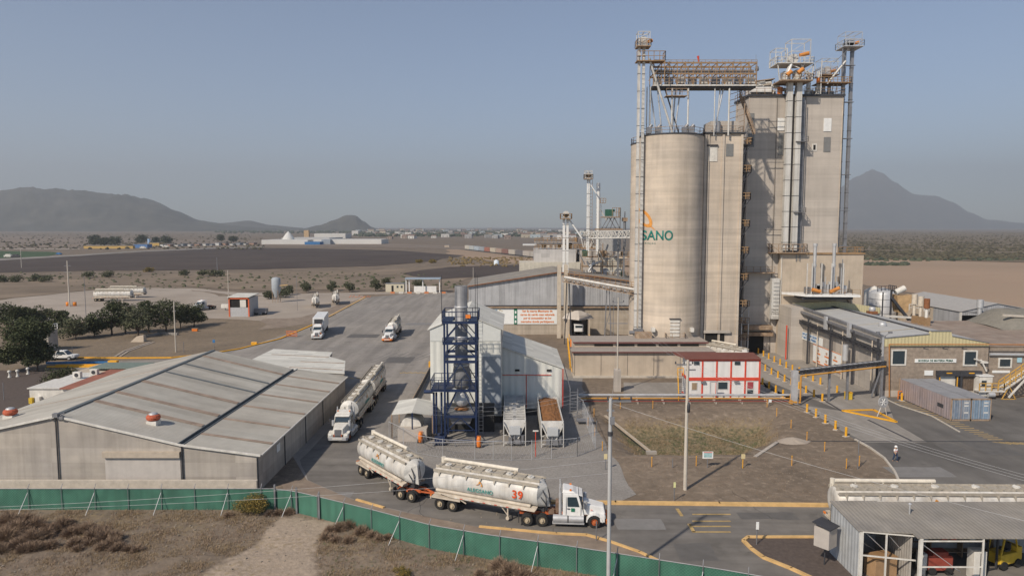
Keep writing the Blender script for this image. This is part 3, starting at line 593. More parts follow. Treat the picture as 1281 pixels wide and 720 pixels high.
def tractor(label, loc, rz, group='tractor units of the tanker trucks', body=WHITE, chas=CHAS, rim=RIMR, chrome=GALV, name='truck_tractor', frontred=True):
    """origin under the middle of the drive axles, +X forward"""
    t = thing(name, label, 'truck', loc, rz, group, world=False)
    mb = MB(); 
    for y in (-.42, .42): mb.box(-1.3, y - .05, .78, 6.0, y + .05, 1.06)
    for x in (-1.1, 0, 1.1, 3.4): mb.box(x - .08, -.42, .8, x + .08, .42, 1.0)
    mb.build('chassis', chas, t, bevel=.01)
    mb = MB(); mb.lathe((0, 0, 1.1), [(.0, .02), (.5, .02), (.55, .1), (.5, .16), (0, .18)], 16, False); mb.box(-.9, -.35, 1.08, .1, .35, 1.14); mb.build('coupling_plate', DKSTEEL, t)
    for x in (-.63, .63):
        for s_ in (-1, 1): wheel(t, x, s_ * 1.08, s_, True, RIMC)
    for s_ in (-1, 1): wheel(t, 5.0, s_ * 1.06, s_, False, rim)
    # cab: lofted box with slanting windscreen
    mb = MB(); y0, y1 = 1.05, .95
    mb.hexa([(2.35, -y0, .95), (4.15, -y0, .95), (4.15, y0, .95), (2.35, y0, .95), (2.35, -y1, 2.85), (3.65, -y1 + .05, 2.8), (3.65, y1 - .05, 2.8), (2.35, y1, 2.85)])
    mb.build('cab', body, t, bevel=.07)
    mb = MB(); mb.hexa([(2.3, -.9, 2.86), (3.5, -.85, 2.82), (3.5, .85, 2.82), (2.3, .9, 2.86), (2.4, -.75, 3.12), (3.2, -.7, 2.98), (3.2, .7, 2.98), (2.4, .75, 3.12)]); mb.build('cab_roof', body, t, bevel=.05)
    mb = MB(); mb.hexa([(4.1, -.88, 1.0), (5.95, -.62, .95), (5.95, .62, .95), (4.1, .88, 1.0), (4.05, -.85, 1.95), (5.8, -.55, 1.62), (5.8, .55, 1.62), (4.05, .85, 1.95)]); mb.build('hood', body, t, bevel=.1)
    for s_ in (-1, 1):
        mb = MB(); n = 9
        for i in range(n):
            a0, a1 = PI * i / n, PI * (i + 1) / n
            p = [(5.0 + r * math.cos(a), s_ * yy, .52 + r * math.sin(a)) for yy in (.62, 1.22) for r, a in ((.60, a0), (.70, a0), (.70, a1), (.60, a1))]
            mb.hexa([p[0], p[3], p[7], p[4], p[1], p[2], p[6], p[5]])
        mb.box(5.45, s_ * .62, .55, 5.85, s_ * 1.18, 1.1)
        mb.build('fender', body, t, bevel=.02)
        mb = MB().cb((5.88, s_ * .93, .93), (.08, .36, .2)); mb.build('headlight', mat('headlamp glass', (.75, .75, .7), var=0, rough=.15), t, bevel=.02)
        mb = MB(); mb.hexa([(2.75, s_ * 1.062, 1.78), (3.72, s_ * 1.062, 1.78), (3.72, s_ * 1.03, 1.8), (2.75, s_ * 1.03, 1.8), (2.75, s_ * .985, 2.55), (3.5, s_ * .96, 2.55), (3.5, s_ * .93, 2.55), (2.75, s_ * .96, 2.55)]); mb.build('side_window', GLASS, t)
        mb = MB(); mb.box(2.62, s_ * 1.057, 1.0, 2.65, s_ * 1.07, 2.6); mb.box(3.85, s_ * 1.057, 1.0, 3.88, s_ * 1.075, 1.9); mb.box(2.72, s_ * 1.06, 1.55, 2.95, s_ * 1.09, 1.62); mb.build('door_seam', DKSTEEL, t)
        mb = MB(); mb.box(3.95, s_ * 1.3, 1.75, 4.07, s_ * 1.52, 2.35); mb.beam((3.8, s_ * 1.0, 2.3), (4.0, s_ * 1.4, 2.3), .04); mb.build('mirror', DKSTEEL, t, bevel=.01)
        mb = MB(); mb.cyl((2.15, s_ * 1.0, .9), (2.15, s_ * 1.0, 2.9), .13, n=10); mb.cyl((2.15, s_ * 1.0, 2.9), (2.1, s_ * 1.0, 3.35), .075, n=8); mb.build('exhaust_stack', GALV, t)
        mb = MB(); mb.cyl((1.55, s_ * 1.0, .72), (2.75, s_ * 1.0, .72), .33, n=14); mb.cyl((2.85, s_ * 1.0, .72), (4.1, s_ * 1.0, .72), .3, n=14); mb.box(1.5, s_ * .8, .36, 4.15, s_ * 1.33, .42); mb.build('fuel_tank', GALV, t)
        mb = MB().cb((3.0, s_ * .7, 3.06), (.16, .13, .12)); mb.build('roof_beacon', ORNG, t)
        mb = MB(); mb.cyl((4.25, s_ * .98, 1.6), (4.25, s_ * .98, 2.25), .16, n=10); mb.build('air_cleaner', GALV, t)
        mb = MB(); mb.box(-1.35, s_ * .85, .3, -1.31, s_ * 1.3, 1.0); mb.build('mud_flap', DKSTEEL, t)
    mb = MB(); mb.hexa([(4.155, -.86, 2.0), (4.175, -.86, 2.0), (4.175, .86, 2.0), (4.155, .86, 2.0), (3.74, -.82, 2.66), (3.76, -.82, 2.66), (3.76, .82, 2.66), (3.74, .82, 2.66)]); mb2 = MB()
    mb2.hexa([(3.94, -.86, 2.0), (4.0, -.86, 2.0), (4.0, .86, 2.0), (3.94, .86, 2.0), (3.70, -.82, 2.66), (3.76, -.82, 2.66), (3.76, .82, 2.66), (3.70, .82, 2.66)]); mb2.build('windscreen', GLASS, t)
    mb = MB(); mb.hexa([(3.72, -.88, 2.66), (4.0, -.86, 2.6), (4.0, .86, 2.6), (3.72, .88, 2.66), (3.7, -.88, 2.76), (4.0, -.86, 2.65), (4.0, .86, 2.65), (3.7, .88, 2.76)]); mb.build('sun_visor', body, t)
    mb = MB().use(DKSTEEL); mb.hexa([(5.93, -.4, .85), (5.99, -.4, .85), (5.99, .4, .85), (5.93, .4, .85), (5.82, -.4, 1.56), (5.88, -.4, 1.56), (5.88, .4, 1.56), (5.82, .4, 1.56)]); mb.use(GALV)
    for i in range(7): y = -.36 + i * .12; mb.beam((6.0, y, .87), (5.89, y, 1.54), .025)
    mb.build('grille', DKSTEEL, t)
    mb = MB(); mb.hexa([(5.95, -1.2, .38), (6.2, -1.0, .38), (6.2, 1.0, .38), (5.95, 1.2, .38), (5.95, -1.2, .75), (6.2, -1.0, .75), (6.2, 1.0, .75), (5.95, 1.2, .75)]); mb.build('bumper', ORNG if frontred else chrome, t, bevel=.03)
    mb = MB(); mb.box(6.205, -.6, .5, 6.22, .6, .68); mb.build('bumper_plate', WHITED, t)
    mb = MB()
    for y in (-.3, .3): mb.cyl((2.1, y, 1.1), (1.0, y * .5, 1.35), .04, n=6)
    mb.cb((1.9, 0, 1.4), (.3, 1.2, .8)); mb.cb((1.4, -.55, 1.1), (.5, .3, .35)); mb.build('cab_gear', mat('greasy machinery', (.2, .13, .09), var=.3), t)
    return t
def tank_trailer(label, loc, rz, group='white feed tank trailers', L=10.6, boomf=.76, letters=True, num=None, name='tank_trailer', axles=True, dolly=False):
    """origin under the middle of the rear axles, +X forward, tank from x=-1.2 to x=L-1.2"""
    t = thing(name, label, 'trailer', loc, rz, group, world=False)
    x0, x1 = -1.3, L - 1.3; zc, R = 2.55, 1.15; n = 24
    mb = MB(); secs = []
    def ring(x, r, prow=0, dz=0, sq=1.0): return [(x + (prow * (1 - abs(math.cos(2 * PI * i / n)))), r * math.cos(2 * PI * i / n) * 1.0, zc + dz + r * sq * math.sin(2 * PI * i / n)) for i in range(n)]
    secs = [ring(x0 - .12, .7), ring(x0 - .08, .95), ring(x0, R)] + [ring(x0 + (x1 - x0) * k / 6, R) for k in range(1, 6)] + [ring(x1, R)]
    vs_ = [p for s_ in secs for p in s_]
    mb.add(vs_, [(j * n + i, j * n + (i + 1) % n, (j + 1) * n + (i + 1) % n, (j + 1) * n + i) for j in range(len(secs) - 1) for i in range(n)], True)
    mb.add(ring(x0 - .12, .7), [tuple(range(n))]); mb.build('tank', TANK, t)
    mb = MB(); rg = ring(x1 + .002, R); lowf = (x1 + .75, 0, zc - R * .95); top_ = (x1 + .5, 0, zc + R * .55)      # prow: two facets meeting on the centre line
    vv = rg + [lowf, top_, (x1 + .05, 0, zc + R)]
    right = [i for i in range(n) if math.cos(2 * PI * i / n) > 1e-6]; right = sorted(right, key=lambda i: math.sin(2 * PI * i / n)); left = sorted([i for i in range(n) if math.cos(2 * PI * i / n) < -1e-6], key=lambda i: math.sin(2 * PI * i / n))
    bot = n * 3 // 4; top = n // 4
    for seq in (right, left):
        ch = [bot] + seq + [top]
        for a, b in zip(ch, ch[1:]):
            zmid = (vv[a][2] + vv[b][2]) / 2; mb.add([vv[a], vv[b], lowf if zmid < zc - .2 else top_], [(0, 1, 2)])
        k = min(range(len(ch)), key=lambda q: abs(vv[ch[q]][2] - (zc - .2))); mb.add([vv[ch[k]], lowf, top_], [(0, 1, 2)])
    mb.build('front_cone', WHITED, t)
    mb = MB(); zt = zc + R
    mb.box(x0 + .1, -.5, zt - .03, x1 - .1, .5, zt + .02)
    for s_ in (-1, 1):
        mb.box(x0, s_ * .82 - .16, zt - .32, x1, s_ * .82 + .16, zt - .26); mb.box(x0, s_ * .98 - .02, zt - .34, x1, s_ * .98 + .02, zt - .1); mb.box(x0, s_ * .5 - .03, zt - .1, x1, s_ * .5 + .03, zt + .12)
    for k in range(int(L / 1.0)): mb.box(x0 + .4 + k, -.62, zt + .02, x0 + .5 + k, .62, zt + .1)
    wk = mb.build('walkway', TIMBERY, t)
    for k in range(5):
        x = x0 + L * (k + .5) / 5; mb = MB(); mb.cyl((x, 0, zt), (x, 0, zt + .14), .3, n=12); mb.box(x - .04, -.3, zt + .14, x + .04, .3, zt + .19); mb.build('hatch', WHITED, t)
    mb = MB(); xb = x0 + L * boomf
    mb.cyl((x0 + .05, .62, zt + .32), (xb, .62, zt + .30), .17, n=12); mb.cyl((x0 + .15, .62, zt - .6), (x0 + .15, .62, zt + .5), .2, n=12); mb.beam((x0 + .2, .62, zt + .1), (x0 + .9, .62, zt + .3), .08)
    for x in (x0 + 2, (x0 + xb) / 2, xb - .3): mb.box(x - .05, .5, zt - .1, x + .05, .75, zt + .2)
    mb.build('auger_boom', mat('pale auger tube', (.66, .6, .5), var=.12, streak=.1), t)
    for k in range(int(L / 1.35)):
        x = x0 + .6 + k * 1.35
        for s_ in (-1, 1): mb = MB(); mb.hexa([(x - .1, s_ * 1.0, zt - .34), (x + .1, s_ * 1.0, zt - .34), (x + .02, s_ * 1.13, zt - .65), (x - .02, s_ * 1.13, zt - .65), (x - .1, s_ * 1.06, zt - .34), (x + .1, s_ * 1.06, zt - .34), (x + .02, s_ * 1.16, zt - .65), (x - .02, s_ * 1.16, zt - .65)]); mb.build('rib_bracket', TIMBERY, t)
    for s_ in (-1, 1):
        mb = MB(); mb.hexa([(x0 + 1.9, s_ * .55, 1.28), (x1 - .2, s_ * .55, 1.28), (x1 - .2, s_ * 1.2, 1.28), (x0 + 1.9, s_ * 1.2, 1.28), (x0 + .5, s_ * .75, 1.62), (x1 - .05, s_ * .75, 1.62), (x1 - .05, s_ * 1.16, 1.52), (x0 + .5, s_ * 1.16, 1.52)])
        mb.build('side_trough', CREAMS, t)
        mb = MB(); mb.cyl((x0 + .3, s_ * 1.0, 1.72), (x1 - .6, s_ * 1.0, 1.66), .15, n=10); mb.build('side_auger', CREAMS, t)
        mb = MB(); mb.box(-1.35, s_ * .7, 1.16, 1.5, s_ * 1.28, 1.22); mb.box(-1.35, s_ * 1.26, 1.06, 1.5, s_ * 1.3, 1.22); mb.beam((1.5, s_ * 1.15, 1.2), (2.0, s_ * 1.1, .95), .08); mb.build('fender_deck', CREAMS, t)
        mb = MB().use(RED)
        for k in range(int(L * 1.6)): mb.use(RED if k % 2 else WHITE); mb.box(x0 + 2.2 + k * .55, s_ * 1.2, 1.30, x0 + 2.45 + k * .55, s_ * 1.215, 1.36) if x0 + 2.5 + k * .55 < x1 - .3 else None
        mb.build('reflector_strip', RED, t)
        mb = MB(); mb.beam((x1 - 2.7, s_ * 1.0, 1.3), (x1 - 2.7, s_ * 1.0, .35), .11); mb.beam((x1 - 3.4, s_ * 1.0, 1.3), (x1 - 2.72, s_ * 1.0, .55), .07); mb.cyl((x1 - 2.7, s_ * 1.0 - .12, .3), (x1 - 2.7, s_ * 1.0 + .12, .3), .16, n=10); mb.build('landing_leg', CREAMS, t)
        if axles:
            for x in (-.63, .63): wheel(t, x, s_ * 1.08, s_, True, RIMC)
        mb = MB(); mb.cb((x0 - .25, s_ * .95, 1.15), (.12, .3, .14)); mb.build('tail_light', ORNG, t)
    mb = MB()
    for y in (-.45, .45): mb.box(x0 - .2, y - .05, .85, x1 - 1.2, y + .05, 1.25)
    mb.box(x0 - .25, -1.2, .9, x0 - .15, 1.2, 1.1); mb.build('frame', CHAS if dolly else CREAMS, t)
    mb = MB()
    for k, (a, b) in enumerate((((.35, 3.5), (.75, 1.7)), ((-.5, 3.2), (.55, 1.6)), ((.15, 2.9), (.8, 1.5)), ((-.7, 2.5), (.7, 1.35)))):
        y = a[0]; mb.tube([(x1 + .15, y, a[1]), (x1 + .55, y * .8, (a[1] + b[1]) / 2), (x1 + b[0], y * .6, b[1]), (x1 + .4, y * .4, 1.2)], .045, 6)
    mb.cb((x1 + .1, 0, 1.25), (.5, .6, .4)); mb.build('hoses', DKSTEEL, t)
    if letters:
        for s_ in (-1, 1):
            xm = x0 + L * .47
            text('lettering', 'ALEGSANO', .46, TEALF, t, (xm, s_ * 1.19, 2.30), (PI / 2, 0, 0 if s_ < 0 else PI), .012, .004, spacing=1.08)
            mb = MB(); e = .012 * s_
            lp = [(-.32, 0), (-.1, .22), (-.06, .42), (.08, .34), (.18, .12), (.22, -.08), (.05, -.05), (.12, .1), (.02, .26), (-.12, .06)]
            mb.ext([(xm + a * s_ * -1 * 1.2, s_ * 1.165, 2.78 + b * .9) for a, b in lp], (0, e * 3, 0)); mb.build('emblem', LOGOO, t)
            if num: text('number', num, .95, NUMR, t, (x1 - 1.75 if s_ < 0 else x1 - 1.6, s_ * 1.19, 2.5), (PI / 2, 0, 0 if s_ < 0 else PI), .02, .022, spacing=1.12)
    return t
def dolly_unit(label, loc, rz, group='converter dollies under the rear trailers'):
    t = thing('trailer_dolly', label, 'trailer dolly', loc, rz, group, world=False)
    for x in (-.63, .63):
        for s_ in (-1, 1): wheel(t, x, s_ * 1.08, s_, True, RIMC)
    mb = MB()
    for y in (-.4, .4): mb.box(-1.2, y - .06, .75, 1.2, y + .06, 1.0); mb.beam((1.2, y, .88), (2.6, 0, .8), .12)
    mb.box(-1.1, -.9, .85, -1.0, .9, .95); mb.box(-.08, -.9, .8, .08, .9, .95); mb.build('frame', CHAS, t)
    mb = MB(); mb.cyl((0, 0, 1.0), (0, 0, 1.12), .5, n=16); mb.build('turntable', DKSTEEL, t)
    mb = MB()
    for s_ in (-1, 1): mb.box(-1.3, s_ * .85, .35, -1.26, s_ * 1.3, 1.1)
    mb.build('mud_flap', DKSTEEL, t); return t
def heading(a, b): return math.atan2(b.y - a.y, b.x - a.x)
def mid_side(p1, p2, side_off):   # wheel contacts on the near side -> centre line point
    a, b = G(*p1), G(*p2); h_ = heading(a, b); m_ = (a + b) / 2; return Vector((m_.x - math.sin(h_) * side_off, m_.y + math.cos(h_) * side_off, 0)), h_
# road train 39
c, h0 = mid_side((657, 658), (749, 661), 1.15); a1, a2 = G(657, 658), G(749, 661)
hT = heading(a1, a2); mdr = (G(658.7, 658) + G(678.5, 658.3)) / 2; cT = Vector((mdr.x - math.sin(hT) * 1.15, mdr.y + math.cos(hT) * 1.15, 0.016))
TR39 = tractor('white tractor unit pulling the two tankers, passing the tall grey lamp pole', (cT.x, cT.y, .016), hT)
text('door_number', '39', .2, NUMR, TR39, (4.75, -.86, 1.42), (PI / 2, 0, 0), .005)
MB().box(3.05, -1.085, 1.35, 3.35, -1.07, 1.65).build('door_badge', SIGNG, TR39)
m1, _ = mid_side((549, 636.8), (566, 640), 1.15); h1 = math.atan2(cT.y - m1.y, cT.x - m1.x)
l1 = (Vector((cT.x, cT.y)) - Vector((m1.x, m1.y))).length
tank_trailer('leading white feed tanker trailer with large red number 39', (m1.x, m1.y, .016), h1, L=l1 + 1.9, num='39', name='tank_trailer')
md, hd_ = mid_side((499, 624), (513, 628.3), 1.15); hd_ = math.atan2(m1.y - md.y, m1.x - md.x)
dolly_unit('orange framed dolly between the two tankers of the moving road train', (md.x, md.y, .016), hd_)
m2, _ = mid_side((451, 594.3), (459.8, 598.5), 1.15); h2 = math.atan2(md.y - m2.y, md.x - m2.x)
l2 = (md - m2).length
tank_trailer('rear feed tanker trailer of road train, swinging out beside the gravel yard', (m2.x, m2.y, .016), h2, L=l2 + 1.6, num=None)
# road train waiting beside the warehouse
q = G(423, 556); hh = math.radians(-91)
def along(p, h_, dd): return Vector((p.x + math.cos(h_) * dd, p.y + math.sin(h_) * dd, 0))
fr = G(422, 555); 
ct = along(fr, hh, -6.2)
t = tractor('cream tractor unit waiting beside the warehouse with two tankers behind it', (ct.x, ct.y, .016), hh, body=WHITED, frontred=False)
hb = math.radians(-89); m = along(ct, hb, -8.6)
tank_trailer('dusty tanker trailer directly behind the cream tractor beside the warehouse', (m.x, m.y, .016), hb, L=10.4)
h3 = math.radians(-88); m3 = along(m, h3, -3.3); dolly_unit('dolly under the rear tanker beside the warehouse wall', (m3.x, m3.y, .016), h3)
m4 = along(m3, h3, -8.8); tank_trailer('last dusty tanker trailer in the queue beside the warehouse', (m4.x, m4.y, .016), h3, L=10.4)
# small tanker driving in the yard
fr = G(484, 428); hh = math.radians(-92); ct = along(fr, hh, -6.2); tractor('small distant white tractor unit with orange bumper driving down the open yard', (ct.x, ct.y, .01), hh)
h_ = math.radians(-86); m = along(ct, h_, -8.4); tank_trailer('tanker trailer behind the truck crossing the open yard', (m.x, m.y, .01), h_, L=10)
# white box truck at the yard edge
fr = G(396, 425); hh = math.radians(-80); ct = along(fr, hh, -6.2)
bt = tractor('white tractor unit of the refrigerated truck at the left kerb of the yard', (ct.x, ct.y, .01), hh, frontred=False)
b = thing('box_trailer', 'white refrigerated box trailer with dark cooling unit on its front', 'trailer', (ct.x, ct.y, .01), hh, world=False)
MB().box(-11, -1.28, 1.2, 1.2, 1.28, 4.3).build('box_body', WHITE, b, bevel=.04); MB().box(1.2, -.9, 2.9, 1.6, .9, 4.0).build('cooling_unit', DKSTEEL, b, bevel=.05)
MB().box(1.2, -1.1, 2.75, 1.9, 1.1, 2.85).box(-10.5, -.5, .85, .5, .5, 1.2).build('underframe', WHITED, b)
for x in (-9.6, -8.3):
    for s_ in (-1, 1): wheel(b, x, s_ * 1.08, s_, True)
# parked tanker trailers on the lots
for (u, v, hdg, lab) in ((401, 386, -74, 'left tanker trailer of the pair parked beyond the refrigerated truck'), (426, 382, -76, 'right tanker trailer of the pair parked beyond the refrigerated truck')):
    fr = G(u - 6, v); h_ = math.radians(hdg); m = along(fr, h_, -9.0); tank_trailer(lab, (m.x, m.y, .03), h_, L=9.6, letters=False)
p = G(116, 377); tank_trailer('nearer of the two long tankers parked on the pale lot', (p.x + 1.5, p.y + 1.2, .03), math.radians(4), L=12, letters=False)
p = G(124, 373); tank_trailer('farther long tanker parked on the pale lot, half hidden', (p.x + 4, p.y + 2, .03), math.radians(4), L=12, letters=False)
tr = G(243, 389); tractor('white tractor unit parked behind the dark trees on the pale lot', (tr.x + 2.5, tr.y + 5, .03), math.radians(-115), frontred=False)
# trailer behind the open shed on the right, and the one loading under the silos
tank_trailer('long white tanker trailer parked right behind the open sheet roofed shed', (27.8, 56.3, .016), math.radians(-1), L=16.5, boomf=.52, num='29')
p = G(935, 447); hh = math.radians(-52)
tank_trailer('white tanker trailer standing under the loading bay of the silos', (36.2, 129.7, .03), math.radians(-57.5), L=10.2, letters=False)
# ================================================================ PROCESS YARD WITH THE BLUE TOWER
Wa = thing('process_building', 'tall white ribbed sheet building standing behind the navy blue steel tower', 'building', (-6, 95, 0))
mb = MB(); X0, X1, XM, Y0, Y1, ZE, ZP = -10.4, -1.4, -5.9, 88.4, 104, 12.1, 14.0
mb.ext([(X0, Y0, .9), (X1, Y0, .9), (X1, Y0, ZE), (XM, Y0, ZP - .05), (X0, Y0, ZE)], (0, Y1 - Y0, 0)); mb.build('wall', SHEET_W, Wa)
mb = MB(); roofslab(mb, X0 - .3, ZE + .02, XM, ZP + .1, Y0 - .2, Y1 + .2); roofslab(mb, XM, ZP + .1, X1 + .3, ZE + .02, Y0 - .2, Y1 + .2); mb.build('roof', SHEET_P, Wa)
mb = MB(); mb.ext([(X0 + .02, Y0 - .06, ZE - 1.5), (X1 - .02, Y0 - .06, ZE - 1.5), (X1 - .02, Y0 - .06, ZE), (XM, Y0 - .06, ZP - .12), (X0 + .02, Y0 - .06, ZE)], (0, .05, 0)); mb.build('gable_panel', mat('plain white sheet', (.6, .61, .58), var=.05), Wa)
mb = MB(); mb.box(-3.9, Y0 - .1, 1.0, X1 - .02, Y0 - .02, 8.6); mb.build('grey_panel', mat('blue grey panel', (.30, .325, .35), var=.12, scale=.8, sheet=(1.1, 5, 1.3)), Wa)
MB().box(-1.42, Y0 + .1, .9, -1.3, 92, 12).build('side_trim', WHITED, Wa)
MB().box(X0 + .1, Y0 + .1, 0, X1 - .1, Y1 - .2, .9).build('base', mat('painted underfloor shade', (.09, .085, .08)), Wa)  # dark block, its colour standing in for the shaded gap under the wall
MB().box(-9.9, Y0 - 1.3, .1, -7.0, Y0 - .1, 5.3).build('lean_to', SHEET_W, Wa)
Wb = thing('loading_shed', 'white ribbed shed with pale roof sloping down right of the blue tower', 'shed', (3, 95, 0))
mb = MB(); mb.ext([(-1.3, 92, .9), (6.6, 92, .9), (6.6, 92, 6.4), (-1.3, 92, 9.2)], (0, 14.5, 0)); mb.build('wall', SHEET_W, Wb)
mb = MB(); roofslab(mb, -1.35, 9.3, 6.9, 6.42, 91.8, 106.7); mb.build('roof', SHEET_P, Wb)
MB().box(-1.2, 92.1, 0, 6.5, 106, .9).build('base', MATS['painted underfloor shade'], Wb)  # same dark colour for the shade below this shed's floor
mb = MB(); mb.tube([(-1.3, 91.9, 5.5), (5.2, 91.9, 5.5)], .05); mb.tube([(1.9, 91.9, 5.5), (1.9, 91.9, 1)], .05); mb.build('fire_pipe', RED, Wb)
for x in (.7, 4.9): MB().box(x - .3, 91.85, 6.0, x + .3, 91.98, 6.25).build('vent', DARK, Wb)
MB().beam((6.75, 91.9, 1), (6.75, 91.9, 6.4), .1).build('downpipe', RED, Wb)
for y in (93, 97, 101, 105): MB().box(6.62, y, 1, 6.7, y + .15, 6.3).build('side_post', WHITED, Wb)
# navy tower
Tn = thing('steel_tower', 'navy blue steel tower of braced levels around a sooty stack and cone', 'tower', (-6.1, 80.5, 0))
xa, xb_, ya, yb = -7.75, -4.15, 79.8, 83.4
for x in (xa, xb_):
    for y in (ya, yb): MB().box(x - .11, y - .11, 0, x + .11, y + .11, 14.3).build('column', BLUE, Tn)
def ringb(mb, z, w_=.2, h_=.3, e=0):
    for p, q in (((xa - e, ya), (xb_ + e, ya)), ((xa - e, yb), (xb_ + e, yb)), ((xa, ya), (xa, yb)), ((xb_, ya), (xb_, yb))): mb.beam((*p, z), (*q, z), w_, h_)
mb = MB()
for z in (10.2, 9.6, 3.2): ringb(mb, z)
mb.build('ring_beam', BLUE, Tn)
for z, e in ((14.3, .25), (11.9, .2), (6.4, .1)):
    x0_ = xa - e - (1.5 if z < 7 else 0)
    mb = MB(); ringb(mb, z - .18, .2, .26, e); mb.box(x0_, ya - e, z - .04, xa + .9, yb + e, z + .02); mb.box(xb_ - .9, ya - e, z - .04, xb_ + e, yb + e, z + .02); mb.box(x0_, ya - e, z - .28, xb_ + e, ya - e + .1, z)
    mb.build('deck', BLUE, Tn)
    mb = MB(); mb.rail([(x0_, ya - e, z), (xb_ + e, ya - e, z), (xb_ + e, yb + e, z), (x0_, yb + e, z), (x0_, ya - e, z)], 1.1, .9, .035) if z > 13 or z < 7 else mb.rail([(x0_, ya - e, z), (xb_ + e, ya - e, z)], .5, 1, .03)
    mb.build('railing', BLUE, Tn)
mb = MB(); cx_ = -5.95
for y in (ya, yb):
    for z0, z1 in ((9.9, 13.9), (6.6, 9.5), (10.2, 11.5)):
        if z1 == 11.5: continue
        mb.beam((xa, y, z0 + (2.0 if z0 > 9.8 else 0)), (cx_, y, z1 if z0 < 9.8 else 14.0), .15) if 0 else None
    for a, b in (((xa, 12.0), (cx_, 14.1)), ((xb_, 12.0), (cx_, 14.1)), ((xa, 10.2), (cx_, 11.7)), ((xb_, 10.2), (cx_, 11.7)), ((xa, 6.5), (cx_, 9.5)), ((xb_, 6.5), (cx_, 9.5)), ((xa, 3.2), (cx_ - .4, 6.1)), ((xb_, 3.2), (cx_ + .4, 6.1))): MB().beam((a[0], y, a[1]), (b[0], y, b[1]), .11).build('brace', BLUE, Tn)
mb = MB(); c = (cx_, 81.8, 0)
mb.lathe(c, [(.3, 5.9), (.95, 6.2), (1.15, 6.6), (1.05, 7.9), (.9, 8.9), (.76, 9.6), (.74, 9.7), (.74, 18.2), (.70, 18.2), (.70, 17.2), (0, 17.2)], 28); mb.build('stack', STACK, Tn)
mb = MB(); mb.lathe(c, [(.76, 15.6), (.8, 15.65), (.8, 15.8), (.76, 15.85)], 24); mb.lathe(c, [(.76, 11.9), (.82, 12), (.82, 12.2), (.76, 12.3)], 24); mb.lathe(c, [(.92, 8.8), (1.0, 8.9), (.92, 9.0)], 24); mb.build('stack_band', GALV, Tn)
mb = MB(); mb.lathe(c, [(.5, 4.0), (.95, 4.5), (.9, 4.9), (.3, 6.0)], 20); mb.build('cone', GALV, Tn)
mb = MB(); mb.hexa([(-7.0, 80.3, 2.2), (-4.9, 80.3, 2.2), (-4.9, 82.9, 2.2), (-7.0, 82.9, 2.2), (-7.5, 80.0, 3.5), (-4.4, 80.0, 3.5), (-4.4, 83.2, 3.5), (-7.5, 83.2, 3.5)]); mb.build('feed_box', GALVD, Tn)
mb = MB(); mb.beam((-7.5, 79.7, 1.6), (-5.95, 79.7, 3.1), .1); mb.beam((-4.4, 79.7, 1.6), (-5.95, 79.7, 3.1), .1); mb.beam((-7.6, 79.7, 1.6), (-4.3, 79.7, 1.6), .1); mb.cyl((-7.5, 79.6, .45), (-4.6, 79.6, .45), .1); mb.build('feed_frame', BLUE, Tn)
MB().lathe((cx_, 81.8, 0), [(.9, 3.62), (.6, 3.8), (0, 3.9)], 14).build('feed_heap', FEED, Tn)
mb = MB()
for k in range(30): mb.beam((-4.0, 83.2, .3 + k * .46), (-3.5, 83.2, .3 + k * .46), .035)
for x in (-4.0, -3.5): mb.beam((x, 83.2, .2), (x, 83.2, 14.6), .05)
mb.build('ladder', GALV, Tn)
mb = MB().cb((-5.0, 79.4, 14.9), (.55, .2, .4)); mb.build('orange_box', ORNG, Tn)
for x, y in ((-8.0, 79.5), (-3.95, 79.5), (-4.4, 83.7)): MB().cyl((x, y, 14.4), (x, y, 19.6), .035, n=6).build('antenna', DKSTEEL, Tn)
mb = MB()
for x in (-9.1, -8.8, -8.2): mb.cyl((x, 80.4, 1), (x, 80.4, 5.9), .12, n=8)
mb.cyl((-10.2, 80.3, 6.0), (-9.2, 80.3, 6.0), .22, n=8); mb.cb((-8.3, 79.3, .5), (1.2, .6, 1.0)); mb.build('pipework', BLUE, Tn)
for x in (-6.8, -5.2): pass
mb = MB(); mb.box(-8.4, 84.5, .02, -2.2, 86.6, 3.1); mb.build('dark_bin', mat('black steel bin', (.03, .03, .03), var=.2), Tn)
